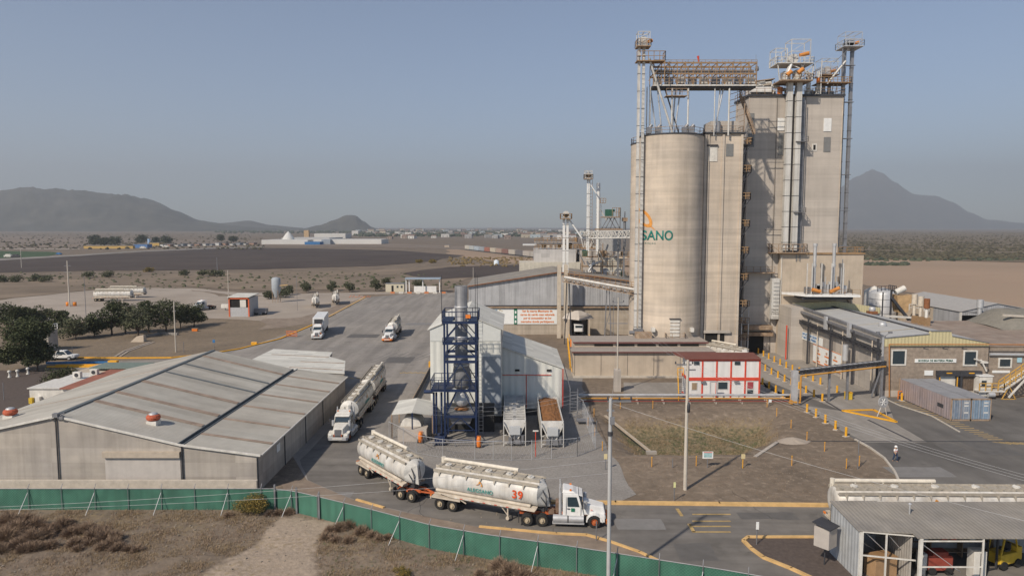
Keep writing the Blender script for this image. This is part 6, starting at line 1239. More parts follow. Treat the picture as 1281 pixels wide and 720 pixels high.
def dock(u0, u1, door):
    a, b = A(u0, 463, ry0), A(u1, 463, ry0); sh = MB().box(a.x, ry0 - .5, 0.9, a.x + .3, ry0 - .01, a.z - .3).box(b.x - .3, ry0 - .5, 0.9, b.x, ry0 - .01, a.z - .3).box(a.x - .1, ry0 - .6, a.z - .75, b.x + .1, ry0 - .01, a.z).build('dock_seal', DKSTEEL, Rb)
    MB().box(a.x + .3, ry0 - .14, .9, b.x - .3, ry0 - .01, a.z - .75).build('dock_door', door, Rb); MB().box((a.x + b.x) / 2 - .4, ry0 - .66, a.z - .35, (a.x + b.x) / 2 + .4, ry0 - .61, a.z - .2).build('dock_marker', YEL, Rb)
dock(1171.5, 1197.5, WHITED); dock(1199.5, 1225, mat('brown strip curtain', (.13, .095, .07), var=.3, corr=('X', .35)))
for u in (1173, 1195): q = A(u, 470, ry0).x; MB().box(q - .07, ry0 - .56, .9, q + .07, ry0 - .51, 3.0).build('dock_bumper', YEL, Rb)
mb = MB(); mb.tube([A(1112.5, 497, 102.2), A(1112.5, 430.5, 102.2), A(1240, 430.5, 102.2), A(1400, 432, 102.2)], .09, 6)
mb.build('orange_pipe', mat('orange brown pipe', (.40, .17, .05), var=.15), Rb)
for u in (1155, 1179, 1203): q = A(u, 433, ry0); MB().beam((q.x, ry0 - .02, q.z - .3), (q.x + .4, ry0 - .5, q.z + .1), .08).build('pipe_bracket', DKSTEEL, Rb)
mb = MB(); mb.box(rx0 - .35, ry0 - .1, 0, rx0 - .1, ry0 + .2, 8.9); mb.build('corner_post', GALV, Rb); mb = MB(); q = (rx0 - .2, ry0, 8.9)
for s_ in (-1, 1): mb.cyl(q, (q[0] + s_ * .9, ry0 - .1, 9.6), .06); mb.cb((q[0] + s_ * .9, ry0 - .2, 9.6), (.5, .3, .25))
mb.build('flood_lamp', GALVD, Rb)
mb = MB(); mb.truss((rx0 - .5, ry0, 6.4), (rx0 - .5, 136, 7.2), .5, .5, 18, .12); mb.build('pipe_rack', DKSTEEL, Rb)
mb = MB(); mb.beam((rx0 - .45, ry0, 8.2), (rx0 - .45, 137, 9.3), .35, .4); mb.build('upper_duct', GALVD, Rb)
for y in (103, 110.5, 118.5, 127.5, 136): MB().box(rx0 - .85, y - .12, 0, rx0 - .6, y + .12, 8.6).build('rack_post', DKSTEEL, Rb)
for y in (112, 120.5): MB().box(rx0 - .75, y, 7.3, rx0 - .35, y + .8, 9.6).build('filter_box', GALV, Rb)
for y in (105, 114.5, 124): MB().cyl((rx0 - .55, y, 0), (rx0 - .55, y, 8), .09).build('drop_pipe', mat('tan pipe', (.5, .42, .33)), Rb)
def wallsign(y0, y1, z0, z1, m): return MB().box(rx0 - .12, min(y0, y1), z0, rx0 - .02, max(y0, y1), z1).build('wall_sign', m, Rb)
sg = wallsign(134, 123, 4.0, 5.4, SIGNW); OFF[sg.name] = OFF[Rb.name]
for i, w_ in enumerate(('RECEPCION DE GRANO', 'Y MATERIA PRIMA')): text('sign_lettering', w_, .62, BLUEP, sg, (rx0 - .14, 128.5, 5.05 - i * .62), (PI / 2, 0, -PI / 2), .01, .015, squash=1.25)
sg = wallsign(126.5, 115.5, .7, 3.9, SIGNW); OFF[sg.name] = OFF[Rb.name]
MB().box(rx0 - .15, 115.5, 3.8, rx0 - .125, 126.5, 3.92).box(rx0 - .15, 115.5, .7, rx0 - .125, 126.5, .82).build('sign_border', ORNG, sg)
for r_ in range(2):
    for k in range(3):
        y_ = 124.3 - k * 3.3; z_ = 2.9 - r_ * 1.35; MB().box(rx0 - .15, y_ - .8, z_ - .55, rx0 - .125, y_ + .8, z_ - .3).build('sign_caption', ORNG, sg); MB().box(rx0 - .15, y_ - .3, z_ - .1, rx0 - .125, y_ + .35, z_ + .35).build('sign_pictogram', mat('pictogram brown', (.45, .3, .22)), sg)
MB().cyl((rx0 - 1.2, 112, 3.6), (rx0 - 1.2, 112, 6.2), .45).build('cyclone', GALV, Rb)
for (u, v) in ((1091, 388), (1104, 407)):
    p = G(u, v, 9.1 if u < 1100 else 9.2); t = thing('roof_ventilator', 'galvanised roof ventilator nearer the gable of the brown store' if u > 1100 else 'galvanised roof ventilator farther back on the brown store roof', 'ventilator', (p.x, p.y, 8.6), 0, 'galvanised ventilators on the store roof', False)
    MB().cb((0, 0, .1), (1.5, 1.5, .5)).build('curb', RUST, t); MB().lathe((0, 0, .3), [(.5, 0), (.62, .3), (.6, .7), (.35, .9), (0, .95)], 14).build('turbine', GALV, t)
# wing to the right
Wg = thing('side_wing', 'lower brown block wing with rusty roof continuing to the right photo edge', 'building', (80, 108, 0))
MB().box(70.32, 103.4, 0, 96, 125, 7.3).build('wall', BRICK, Wg)
mb = MB(); mb.hexa([(70.35, 103.3, 7.3), (96, 103.3, 7.3), (96, 126, 7.9), (70.35, 126, 7.9), (70.35, 103.3, 7.45), (96, 103.3, 7.45), (96, 126, 8.2), (70.35, 126, 8.2)]); mb.build('roof', mat('rust stained roof', (.25, .19, .15), var=.2, scale=.5, corr=('X', .4), col2=(.32, .26, .21), mixsc=.3), Wg)
win(1250, 449, 1264, 458, 103.4, Wg)
MB().cyl(A(1238, 443, 103.2), A(1420, 445, 103.2), .22).build('duct', GALV, Wg)
a, b = A(1240, 466, 103.4), A(1263, 463, 103.4); MB().box(a.x + .1, 103.3, a.z, b.x, 103.39, b.z).build('sign', SIGNW, Wg); a, b = A(1272, 453, 103.4), A(1278, 447, 103.4); MB().box(a.x, 103.3, a.z, b.x, 103.39, b.z).build('blue_notice', mat('pale blue sign', (.35, .55, .62)), Wg)
mb = MB(); mb.cb((69.5, 102.3, 5.2), (1.0, .5, .25)); mb.cyl((69, 102.2, 5.6), (69.9, 102.2, 3.9), .12); mb.cyl((68.0, 102.2, 5.7), (69.9, 102.2, 5.2), .1); mb.build('duct_arm', WHITED, Wg)
Bo = thing('control_booth', 'small white booth beside the dock doors', 'booth', (69.2, 102, 0)); MB().box(68.3, 101.2, .4, 70.2, 102.5, 3.3).build('body', WHITED, Bo); MB().box(68.2, 101.1, 3.3, 70.3, 102.5, 3.45).build('roof', WHITE, Bo); MB().box(68.6, 101.14, 1.9, 69.3, 101.19, 2.7).build('window', GLASS, Bo); MB().cyl((69.4, 100.9, .7), (70.3, 100.9, .7), .4).build('tank', GALV, Bo)
Yst = thing('steel_stair', 'yellow railed steel stair with white stringers rising to the right edge', 'stair', (74, 101, 0))
mb = MB(); mb.stairs((71.6, 101.3, 1.4), (75.6, 101.3, 4.3), 1.2, 12, False); mb.build('flight', WHITED, Yst)
mb = MB(); mb.rail([(71.6, 100.7, 1.4), (75.6, 100.7, 4.3), (82, 100.7, 4.3)], 1.1, 1.0, .05); mb.rail([(71.6, 101.9, 1.4), (75.6, 101.9, 4.3)], 1.1, 1.0, .05); mb.rail([(68.0, 100.7, 1.3), (71.6, 100.7, 1.3)], 1.1, .9, .05); mb.build('railing', YELD, Yst)
mb = MB(); mb.box(68.0, 100.7, 1.1, 71.8, 102, 1.3); mb.box(75.6, 100.7, 4.15, 82, 102, 4.3); mb.beam((75.6, 100.7, 4.2), (72.3, 100.7, .3), .12, .25); mb.build('landing', WHITED, Yst)
mb = MB()
for s_ in (-1, 1): mb.beam((72.4, 100.8, 2.0), (72.4 + s_ * 1.0, 100.8, 0), .1)
mb.beam((71.3, 100.8, .05), (73.5, 100.8, .05), .1); mb.build('trestle', YELD, Yst)
mb = MB(); mb.beam((76, 101.0, 1.5), (78.5, 101, 3.6), .7); mb.cyl((75.4, 101, 1), (77, 101, 2.2), .35); mb.build('belt_gear', GALVD, Yst)
# containers
def container(label, x0, side, doors, y0=89.1):
    t = thing('shipping_container', label, 'container', (x0 + 1.22, y0 + 6.4, 0.03), 0, 'containers parked before the dock doors', False)
    MB().box(-1.22, -6.1, .08, 1.22, 6.1, 2.84).build('body', side, t); MB().box(-1.2, -6.08, 2.85, 1.2, 6.08, 2.9).build('roof', CONTR, t)
    for s_ in (-1, 1): MB().box(s_ * .62 - .55, -6.2, .25, s_ * .62 + .55, -6.11, 2.72).build('door', doors, t)
    mb = MB()
    for s_ in (-1, 1):
        for e in (-6.14, 6.06): mb.box(s_ * 1.24 - .07, e - .05, 0, s_ * 1.24 + .07, e + .09, 2.93)
    mb.box(-1.24, -6.19, 2.74, 1.24, -6.1, 2.93); mb.box(-1.24, -6.19, 0, 1.24, -6.1, .2); mb.build('corner_frame', RUSTY, t)
    for x in (-.95, -.3, .3, .95): MB().cyl((x, -6.24, .2), (x, -6.24, 2.75), .025, n=5).build('lock_bar', GALV, t)
    if label.startswith('left'): MB().box(-1.25, -4.4, 1.2, -1.225, -3.1, 1.7).build('dark_patch', DKSTEEL, t)
    for k, z in enumerate((2.3, 1.9, 1.0)): MB().box(.32, -6.215, z, .9, -6.205, z + .16).build('stencil_mark', WHITED, t)
container('left container with faded pink side and stained blue doors', 56.9, CONTP, CONTB); container('right container, its faded blue doors flush with its pink neighbour', 59.45, mat('dull grey blue container', (.22, .23, .25), var=.15, corr=('Y', .5)), mat('pale blue container doors', (.2, .27, .35), var=.2, streak=.3, corr=('X', .3)))
# far sheds, silo and chimneys on the right
Fs = thing('open_store', 'grey sheet store with dark open front behind the brown warehouse', 'shed', (92, 140, 0))
fx0, fxm, fx1, fy0, fy1 = 83.8, 90.5, 101, 130.5, 154
mb = MB(); mb.box(fx0, fy0, 0, fx0 + .2, 139, 9.2); mb.build('side_sheet', SHEET_B, Fs); MB().box(fx0, 139, 0, fx0 + .2, fy1, 9.2).build('side_wall', STUCCO, Fs)
mb = MB(); mb.ext([(fx0, fy0, 9.2), (fx1, fy0, 8.2), (fx1, fy0, 9.2), (fxm, fy0, 10.8), (fx0, fy0, 9.4)], (0, .2, 0)); mb.ext([(fx0, fy0, 8.6), (fx1, fy0, 8.6), (fx1, fy0, 9.2), (fx0, fy0, 9.2)], (0, .15, 0)); mb.build('gable', SHEET_B, Fs)
mb = MB(); roofslab(mb, fx0 - .2, 9.35, fxm, 10.9, fy0 - .2, fy1); roofslab(mb, fxm, 10.9, fx1, 9.0, fy0 - .2, fy1); mb.build('roof', SHEET_P if 0 else mat('dull pale roof', (.36, .345, .325), var=.1, corr=('Y', .5)), Fs)
MB().box(fx0 + .2, 134, 0, fx1, 134.3, 8.6).build('back_panel', mat('grey inner wall', (.12, .12, .125), var=.2), Fs); MB().box(fx0 - .1, fy0 - .1, 0, fx0 + .2, fy0 + .2, 9.2).build('post', WHITED, Fs)
t = thing('flue', 'silver flue pipe before the open grey store', 'chimney', (A(1225, 400, 128).x, 128, 0)); q = A(1225, 400, 128).x; MB().cyl((q, 128, 0), (q, 128, 11.2), .38).build('pipe', GALV, t); MB().cyl((q, 128, 10.3), (q, 128, 11.8), .55).build('cowl', GALV, t)
random.seed(2)
t = thing('covered_heap', 'tarpaulin covered heap with pale ridge at the right photo edge', 'heap', (88, 122, 0)); mb = MB(); n, m_ = 14, 10
V = [(82 + 14 * i / n, 116.5 + 11 * j / m_, 7.9 + 3.0 * math.sin(PI * j / m_) ** .6 * min(1, (i + .3) / 3.2) + .1 * noise.noise(Vector((i * .7, j * .7, 1)))) for j in range(m_ + 1) for i in range(n + 1)]
mb.add(V, [(j * (n + 1) + i, j * (n + 1) + i + 1, (j + 1) * (n + 1) + i + 1, (j + 1) * (n + 1) + i) for j in range(m_) for i in range(n)], True); mb.build('tarpaulin', mat('drab tarpaulin', (.2, .185, .155), var=.15), t); MB().beam((83, 118, 10.2), (96, 118.5, 9.4), .35).build('ridge_batten', KERBC, t)
for i, u in enumerate((1144, 1152, 1159.5)):
    Y = 124 - i * 1.5; t = thing('exhaust_pipe', ['leftmost of the three beige exhaust pipes behind the store roof', 'middle beige exhaust pipe behind the store roof', 'right exhaust pipe of the three, with a rusty top'][i], 'pipe', (A(u, 380, Y).x, Y, 0), 0, 'exhaust pipes behind the store roof', False)
    MB().cyl((0, 0, 0), (0, 0, 11.6 - i * .2), .26, n=10).build('shaft', CREAMS if i < 2 else WHITED, t); MB().cyl((0, 0, 11.4 - i * .2), (0, 0, 13.2 - i * .25), .48, n=12).build('cowl', RUST if i == 2 else CREAMS, t); MB().cb((0, -.3, 8.5), (.9, .5, 1.8)).build('platform', OCHRE, t)
t = thing('steel_silo', 'squat galvanised silo behind the brown store', 'silo', (A(1104, 380, 152).x, 152, 0), 0, None, False); mb = MB(); mb.lathe((0, 0, 0), [(2.7, 0), (2.7, 10.7), (2.4, 11.2), (0, 12.0)], 28); mb.build('shell', GALV, t)
for z in (6.5, 8, 9.5): MB().lathe((0, 0, z), [(2.71, 0), (2.76, .06), (2.71, .12)], 28).build('hoop', GALVD, t)
MB().rail([(-2, -1.5, 11.3), (2, -1.5, 11.3), (2, 1.5, 11.3)], 1.1, .8, .05).build('railing', DKSTEEL, t)
t = thing('steel_silo', 'paler squat silo half behind the galvanised one', 'silo', (A(1093, 380, 156).x, 156, 0), 0, None, False); MB().lathe((0, 0, 0), [(2.0, 0), (2.0, 11), (0, 12)], 24).build('shell', WHITED, t)
t = thing('hopper_stand', 'tangled ochre hopper and belt stand right of the squat silo', 'machine', (A(1127, 380, 140).x, 140, 0), 0, None, False)
mb = MB(); mb.hexa([(-.4, 0, 8), (1.4, 0, 8), (1.4, 2, 8), (-.4, 2, 8), (-1, -.3, 11.5), (2.6, -.3, 11.5), (2.6, 2.4, 11.5), (-1, 2.4, 11.5)]); mb.build('hopper', mat('ochre hopper', (.5, .33, .17), var=.2), t); mb = MB(); mb.beam((-2.2, -.5, 11), (1.4, -.6, 6.6), .5); mb.beam((-2, 0, 6), (-2, 0, 12.6), .3); mb.beam((-3.4, .5, 6), (-3.4, .5, 12), .2); mb.beam((-2, 0, 12.4), (0, 0, 12.4), .3); mb.build('belt', DKSTEEL, t); mb = MB(); mb.beam((-3.6, -1, 7.4), (3.2, -1, 7.0), .4); mb.rail([(1.4, -.5, 8.5), (5.4, -.5, 8.2)], 1.2, 1, .06); mb.cyl((-1.2, 0, 12), (0.6, 0, 12.9), .6); mb.build('chute', WHITED, t)
# ================================================================ OFFICE CABINS, PIPELINES, GANTRY, BOLLARDS
Of = thing('site_office', 'two storey white office of stacked cabins with red frames and dark red roof', 'office', (31, 104, 0))
ox0, ox1, oy0, oy1, oz = 25.9, 36.4, 102.0, 105.4, 5.7
MB().box(ox0, oy0, 0, ox1, oy1, oz).build('wall', mat('white cabin panel', (.70, .68, .65), var=.05, scale=.8, streak=.1), Of)
mb = MB(); mb.hexa([(ox0 - .1, oy0 - .35, oz), (ox1 + .1, oy0 - .35, oz), (ox1 + .5, oy1 + .9, oz - .1), (ox0 - 1.2, oy1 + .9, oz - .1), (ox0 - .1, oy0 - .35, oz + .12), (ox1 + .1, oy0 - .35, oz + .12), (ox1 + .5, oy1 + .9, oz + .25), (ox0 - 1.2, oy1 + .9, oz + .25)]); mb.build('roof', REDROOF, Of)
bay = (ox1 - ox0) / 5
for k in range(6): x_ = ox0 + k * bay; MB().box(x_ - .11, oy0 - .08, 0, x_ + .11, oy0 - .003, oz - .25).build('frame_post', RED, Of)
MB().box(ox0 - .12, oy0 - .1, oz - .25, ox1 + .12, oy0 - .003, oz).box(ox0 - .12, oy0 - .1, 2.55, ox1 + .12, oy0 - .003, 3.0).build('frame_beam', RED, Of)
MB().box(ox0 - .1, oy0, 0, ox0 - .003, oy1, .2).box(ox0 - .1, oy0, 2.55, ox0 - .003, oy1, 3.0).box(ox0 - .1, oy0, oz - .25, ox0 - .003, oy1, oz).build('side_beam', RED, Of)
def owin(x0, x1, z0, z1, m=GLASS): o = MB().box(x0 - .08, oy0 - .07, z0 - .08, x1 + .08, oy0 - .004, z1 + .08).build('window', WHITED, Of); MB().box(x0, oy0 - .1, z0, x1, oy0 - .072, z1).build('pane', m, o)
owin(ox0 + .6, ox0 + 1.3, 1.2, 2.2, mat('brown blind', (.3, .22, .14))); owin(ox0 + 2 * bay + .25, ox0 + 3 * bay - .5, 1.3, 2.3); owin(ox0 + 4 * bay + .35, ox0 + 4 * bay + 1.2, 1.35, 2.35, mat('red poster', (.35, .06, .07))); owin(ox0 + 4 * bay + .35, ox0 + 4 * bay + 1.2, .35, 1.15)
for x_ in (ox0 + .8, ox0 + 3 * bay + .5): MB().box(x_, oy0 - .12, oz - .8, x_ + .8, oy0 - .006, oz - .35).build('window', GLASS, Of)
for x_, z_ in ((ox0 + 3 * bay + .5, 2.2), (ox0 + 1.9, 2.15)): MB().box(x_, oy0 - .3, z_, x_ + .7, oy0 - .006, z_ + .28).build('air_unit', GALVD, Of)
mb = MB(); mb.stairs((24.4, 99.6, .1), (25.2, 103.4, 3.0), .8, 12, False); mb.build('stair', GALVD, Of); mb = MB(); mb.rail([(24.0, 99.6, .1), (24.7, 103.4, 3.0), (25.6, 103.6, 3.0)], 1.1, 1, .045); mb.build('stair_rail', YEL, Of)
t = thing('pipe_loop', 'tall grey expansion loop rising from the pipelines before the white office', 'pipe', (29.6, 100.1, 0)); q0, q1 = A(889, 470, 100).x, A(897, 470, 100).x; MB().tube([(q0, 100, .8), (q0, 100, 2.8), (q1, 100, 2.8), (q1, 100, .8)], .1, 8).build('tube', GALV, t)
for i, (nm, m_, y_, z_, lab) in enumerate((('grey', GALV, 99.6, .95, 'grey pipeline, topmost of three running behind the basin'), ('orange', mat('orange pipe', (.5, .24, .04), var=.1), 98.9, .62, 'orange pipeline running behind the basin below the grey one'), ('red', mat('dark red pipe', (.2, .05, .04), var=.15), 98.2, .38, 'dark red pipeline, lowest of the three behind the basin'))):
    t = thing('pipeline', lab, 'pipeline', (24, y_, 0), 0, 'pipelines behind the basin'); MB().cyl((9.6, y_, z_), (40.4, y_, z_), (.17, .10, .09)[i], n=10).build('tube', m_, t)
    for k in range(9): MB().box(10.5 + k * 3.7 - .06, y_ - .1, 0, 10.5 + k * 3.7 + .06, y_ + .1, z_ - .1).build('support', CONC2, t)
Ga = thing('pipe_gantry', 'grey pipe bridge with orange pipe spanning the bollard lined lane', 'gantry', (47, 100, 0))
g0, g1 = Vector((40.6, 98.2, 4.4)), Vector((54.6, 102.0, 5.0))
MB().truss(g0, g1, .9, .45, 16, .12).build('truss', DKSTEEL, Ga); MB().beam(g0 + Vector((0, 0, .45)), g1 + Vector((0, 0, .45)), .9, .08).build('cable_tray', GALV, Ga)
MB().tube([(40.7, 97.6, .6), (40.7, 97.6, 4.15), (54.6, 101.4, 4.75)], .12, 8).build('orange_pipe', MATS['orange pipe'], Ga)
MB().box(39.7, 98, 0, 40.5, 98.6, 4.8).build('riser_column', GALV, Ga)
for x_, y_ in ((45.6, 99.6), (48.6, 100.4)): MB().box(x_ - .14, y_ - .14, 0, x_ + .14, y_ + .14, 4.6).build('column', GALVD, Ga)
mb = MB(); mb.beam((54.2, 101.6, 0), (54.2, 101.6, 6.2), .3); mb.beam((52.8, 101.6, .2), (54.2, 101.6, 5), .16); mb.build('end_frame', GALVD, Ga)
t = thing('valve_set', 'orange valve group at the corner where the pipelines meet the pipe bridge', 'valve', (39.6, 97.4, 0)); mb = MB(); mb.cyl((39.0, 97.3, .45), (40.6, 97.3, .45), .16); mb.cb((39.3, 97.3, .5), (.4, .4, .5)); mb.build('body', MATS['orange pipe'], t); MB().cyl((40.2, 97.2, .2), (40.2, 97.2, 1.0), .1).build('stem', GALVD, t)
# bollards
bol = thing('bollard', 'x', 'bollard', (0, 0, 0), 0, 'yellow bollards lining the truck lane', False)
MB().cyl((0, 0, 0), (0, 0, 1.15), .15, n=12).build('post', YEL, bol); MB().cb((0, 0, .03), (.7, .5, .08)).build('foot', KERBC, bol)
Z4 = lambda x, y: (840 + x / 5.536, 420 + y / 5.536)
rows = [('the row nearest the brown store wall', [(567, 108), (600, 124), (637, 142), (673, 160), (712, 182), (752, 202), (794, 222), (837, 244), (884, 262), (930, 288), (980, 314), (1031, 337), (1087, 366), (1146, 395)]),
        ('the middle row of the truck lane', [(649, 242), (692, 267), (737, 290), (783, 316), (830, 340), (880, 368), (931, 396), (986, 425), (1044, 453)]),
        ('the row along the white office and basin', [(630, 340), (675, 366), (722, 394), (772, 425), (826, 455), (938, 528), (1000, 562), (1065, 604), (1135, 648), (1208, 695)])]
first = True
for nm, pts in rows:
    for i, p in enumerate(pts):
        q = G(*Z4(*p)); lab = f'{ordinal(i)} yellow bollard from the tower in {nm}'
        if first: bol.location = q; bol['label'] = lab; first = False
        else: copy_tree(bol, lab, q, random.uniform(0, 3))
for u, v, lab in ((979, 445, 'single yellow bollard beside the red pipe near the tower door'), (957, 431, 'single yellow bollard before the dark tower door'), (1128, 501, 'tall yellow bollard at the corner of the brown store'), (885, 436, 'yellow bollard left of the loading bay trailer'), (890, 437, 'yellow bollard touching the loading bay opening')): copy_tree(bol, lab, G(u, v), 0)
st = thing('marker_stake', 'x', 'stake', (0, 0, 0), 0, 'thin orange stakes round the basin', False); MB().cyl((0, 0, 0), (0, 0, 1.0), .05, n=6).build('post', mat('stake orange', (.62, .3, .05)), st); MB().cyl((0, 0, 1.0), (0, 0, 1.06), .07, n=6).build('cap', YEL, st)
Z6 = lambda x, y: (930 + x / 4.236, 470 + y / 4.236); Z5 = lambda x, y: (720 + x / 4.5, 480 + y / 4.5)
stk = [(Z6(176, 212), 'right of the office apron'), (Z6(252, 277), 'on the mound crest'), (Z6(336, 342), 'right of the white spoil heap'), (Z6(430, 398), 'between the heap and the bollards'), (Z6(256, 474), 'below the concrete spillway'), (Z6(545, 490), 'beside the dark sign post'), (Z6(613, 475), 'nearest the curved kerb'), (Z5(429, 465), 'near the basin rim, left of the centre pole'), (Z5(679, 460), 'just right of the centre pole'), (Z5(151, 375), 'at the gravel corner'), (Z5(108, 294), 'left of the basin, near the fence'), (Z5(104, 182), 'at the left end of the pipelines'), (Z5(70, 235), 'beside the leaning fence frame'), (Z5(1078, 130), 'under the pipelines by the office'), (Z5(435, 138), 'under the pipelines left of the office'), (Z5(252, 138), 'under the pipelines behind the grey lamp pole')]
for i, (p, lab) in enumerate(stk):
    l_ = 'thin orange stake ' + lab
    if i == 0: st.location = G(*p); st['label'] = l_
    else: copy_tree(st, l_, G(*p))
def sign(u, v, h_, w_, hh, m, label, post=GALVD, words=None):
    t = thing('sign_post', label, 'sign', G(u, v), 0, None, False); MB().cyl((0, 0, 0), (0, 0, h_), .05, n=6).build('post', post, t)
    if w_: MB().box(-w_ / 2, -.09, h_ - hh, w_ / 2, -.05, h_).build('board', m, t)
    return t
sg = sign(*Z5(742, 470), 1.75, 1.1, .75, SIGNW, 'white notice board on a post at the front of the basin'); MB().box(-.42, -.11, 1.15, .42, -.095, 1.6).build('picture', mat('blue green picture', (.3, .45, .45), var=.3, scale=4), sg); MB().box(-.45, -.11, 1.63, .45, -.095, 1.7).build('red_line', RED, sg)
sign(*Z5(941, 472), 1.5, .4, .5, mat('cream sign', (.6, .5, .28)), 'cream warning sign right of the notice board', YEL); sign(*Z5(168, 482), 1.7, .34, .55, MATS['cream sign'], 'cream warning sign at the gravel corner')
sign(*Z5(555, 655), 1.75, .2, .5, mat('lime marker', (.6, .6, .3)), 'slim marker sign by the yellow kerb'); sign(*Z5(546, 470), .95, 0, 0, None, 'short dark leaning post at the front of the basin'); sign(*Z5(118, 275), 1.5, 0, 0, None, 'short dark post at the left of the basin')
sign(1073, 586, 3.0, 0, 0, None, 'dark bare sign post by the curved kerb'); sign(946.5, 681, 1.9, .22, .6, SIGNW, 'white blade sign on a dark post at the flowerbed tip'); sign(746, 676, 1.6, 0, 0, None, 'dark stub post below the tractor unit'); sign(963, 507, .9, .4, .4, SIGNW, 'small white sign by the third bollard row')
t = thing('wheel_sign', 'round spoked white sign on two legs standing on the yellow edged island', 'sign', G(1104, 521), math.radians(15), None, False)
mb = MB(); n = 20; R_ = .72
for i in range(n):
    a0, a1 = 2 * PI * i / n, 2 * PI * (i + 1) / n
    for r_ in (R_, R_ - .14): mb.beam((r_ * math.cos(a0), 0, 2.0 + r_ * math.sin(a0)), (r_ * math.cos(a1), 0, 2.0 + r_ * math.sin(a1)), .1)
mb.build('ring', GALV, t); mb = MB(); mb.cyl((0, -.03, 2.0), (0, .03, 2.0), .55, n=20); mb.build('disc', mat('grey disc', (.3, .3, .3), var=.3, scale=5), t); mb = MB()
for i in range(3): a0 = i * PI / 3; mb.beam((-.5 * math.cos(a0), -.06, 2.0 - .5 * math.sin(a0)), (.5 * math.cos(a0), -.06, 2.0 + .5 * math.sin(a0)), .08)
mb.build('spokes', WHITE, t)
for s_ in (-1, 1): MB().beam((s_ * .3, 0, 1.4), (s_ * .8, .1, 0), .07).build('leg', WHITED, t)
t = thing('hose_box', 'yellow box between the bollards under the pipe bridge', 'box', G(1061, 499), 0, None, False); MB().cb((0, 0, .5), (.9, .7, 1.0)).build('body', YELM, t, bevel=.04); MB().cb((0, 0, 1.04), (1.0, .8, .06)).build('lid', YEL, t)
t = thing('barrier_rail', 'orange rail guard at the left end of the pink container', 'barrier', G(1131, 499), 0, None, False); MB().rail([(-.9, 0, 0), (.9, 0, 0)], 1.2, .9, .05).build('rail', ORNG, t)
# spoil and spillway
t = thing('spoil_heap', 'small pale heap at the edge of the basin', 'heap', G(992, 552), 0, None, False); mb = MB(); n = 14; V = [(0, 0, .55)]
for r_, z_ in ((.6, .35), (1.3, .02)):
    for i in range(n): a0 = 2 * PI * i / n; k = 1 + .25 * noise.noise(Vector((i, r_, 0))); V.append((r_ * k * 1.5 * math.cos(a0), r_ * k * math.sin(a0), z_))
mb.add(V, [(0, 1 + i, 1 + (i + 1) % n) for i in range(n)] + [(1 + i, 1 + n + i, 1 + n + (i + 1) % n, 1 + (i + 1) % n) for i in range(n)], False); mb.build('rubble', palegr, t)
t = thing('drain_pipe', 'pale pipe sloping down the left bank of the basin', 'pipe', G(757, 520)); a, b = G(757, 520), G(815, 553); b.z = -1.2; MB().beam(a + Vector((0, 0, .05)), b, .3, .2).build('tube', mat('pale buff pipe', (.42, .35, .27)), t); MB().cb(b, (1.2, .6, .3)).build('outlet', CONC3, t)
# person
def skin_body(verts, edges, radii, name, m, parent):
    me = bpy.data.meshes.new(name); me.from_pydata(verts, edges, []); o = bpy.data.objects.new(name, me); COL.objects.link(o)
    md = o.modifiers.new('s', 'SKIN'); o.modifiers.new('u', 'SUBSURF').levels = 1
    for i, r_ in enumerate(radii): me.skin_vertices[0].data[i].radius = (r_, r_ * .9)
    me.skin_vertices[0].data[0].use_root = True
    dg = bpy.context.evaluated_depsgraph_get(); m2 = bpy.data.meshes.new_from_object(o.evaluated_get(dg)); bpy.data.objects.remove(o); m2.materials.clear(); m2.materials.append(m)
    o2 = bpy.data.objects.new(name, m2); COL.objects.link(o2)
    if parent: o2.parent = parent
    return o2
pp = thing('person', 'person in white shirt, jeans and white hard hat walking across the dock yard', 'person', G(1120, 577), math.radians(20), None, False)
V = [(0, 0, .95), (0, 0, 1.2), (0, 0.02, 1.42), (0, .02, 1.52), (0, 0, 1.62), (.1, 0, .88), (.12, -.14, .5), (.12, -.08, .08), (.12, -.2, .04), (-.1, 0, .88), (-.12, .1, .5), (-.12, .26, .1), (-.12, .16, .03), (.19, 0, 1.4), (.27, .06, 1.14), (.25, -.08, .92), (.25, -.12, .82), (-.19, 0, 1.4), (-.27, -.04, 1.14), (-.25, -.18, .94), (-.25, -.24, .86)]
E_ = [(0, 1), (1, 2), (2, 3), (3, 4), (0, 5), (5, 6), (6, 7), (7, 8), (0, 9), (9, 10), (10, 11), (11, 12), (2, 13), (13, 14), (14, 15), (15, 16), (2, 17), (17, 18), (18, 19), (19, 20)]
skin_body(V, E_, [.13, .14, .13, .055, .1, .09, .065, .045, .04, .09, .065, .045, .04, .06, .045, .035, .035, .06, .045, .035, .035], 'body', SKIN, pp)
skin_body([(0, 0, .98), (0, 0, 1.2), (0, .01, 1.42), (.19, 0, 1.4), (.27, .06, 1.16), (-.19, 0, 1.4), (-.27, -.04, 1.16)], [(0, 1), (1, 2), (2, 3), (3, 4), (2, 5), (5, 6)], [.17, .17, .15, .08, .065, .08, .065], 'shirt', SHIRT, pp)
skin_body([(0, 0, .96), (.1, 0, .86), (.12, -.14, .5), (.12, -.08, .1), (-.1, 0, .86), (-.12, .1, .5), (-.12, .26, .12)], [(0, 1), (1, 2), (2, 3), (0, 4), (4, 5), (5, 6)], [.16, .115, .085, .07, .115, .085, .07], 'jeans', DENIM, pp)
MB().lathe((0, 0, 1.62), [(.17, 0), (.15, .02), (.13, .1), (.07, .15), (0, .16)], 14).build('hard_hat', WHITE, pp); MB().cyl((0, 0, 1.18), (0, 0, 1.24), .18, n=12).build('red_belt', mat('pink vest strip', (.55, .2, .17)), pp)
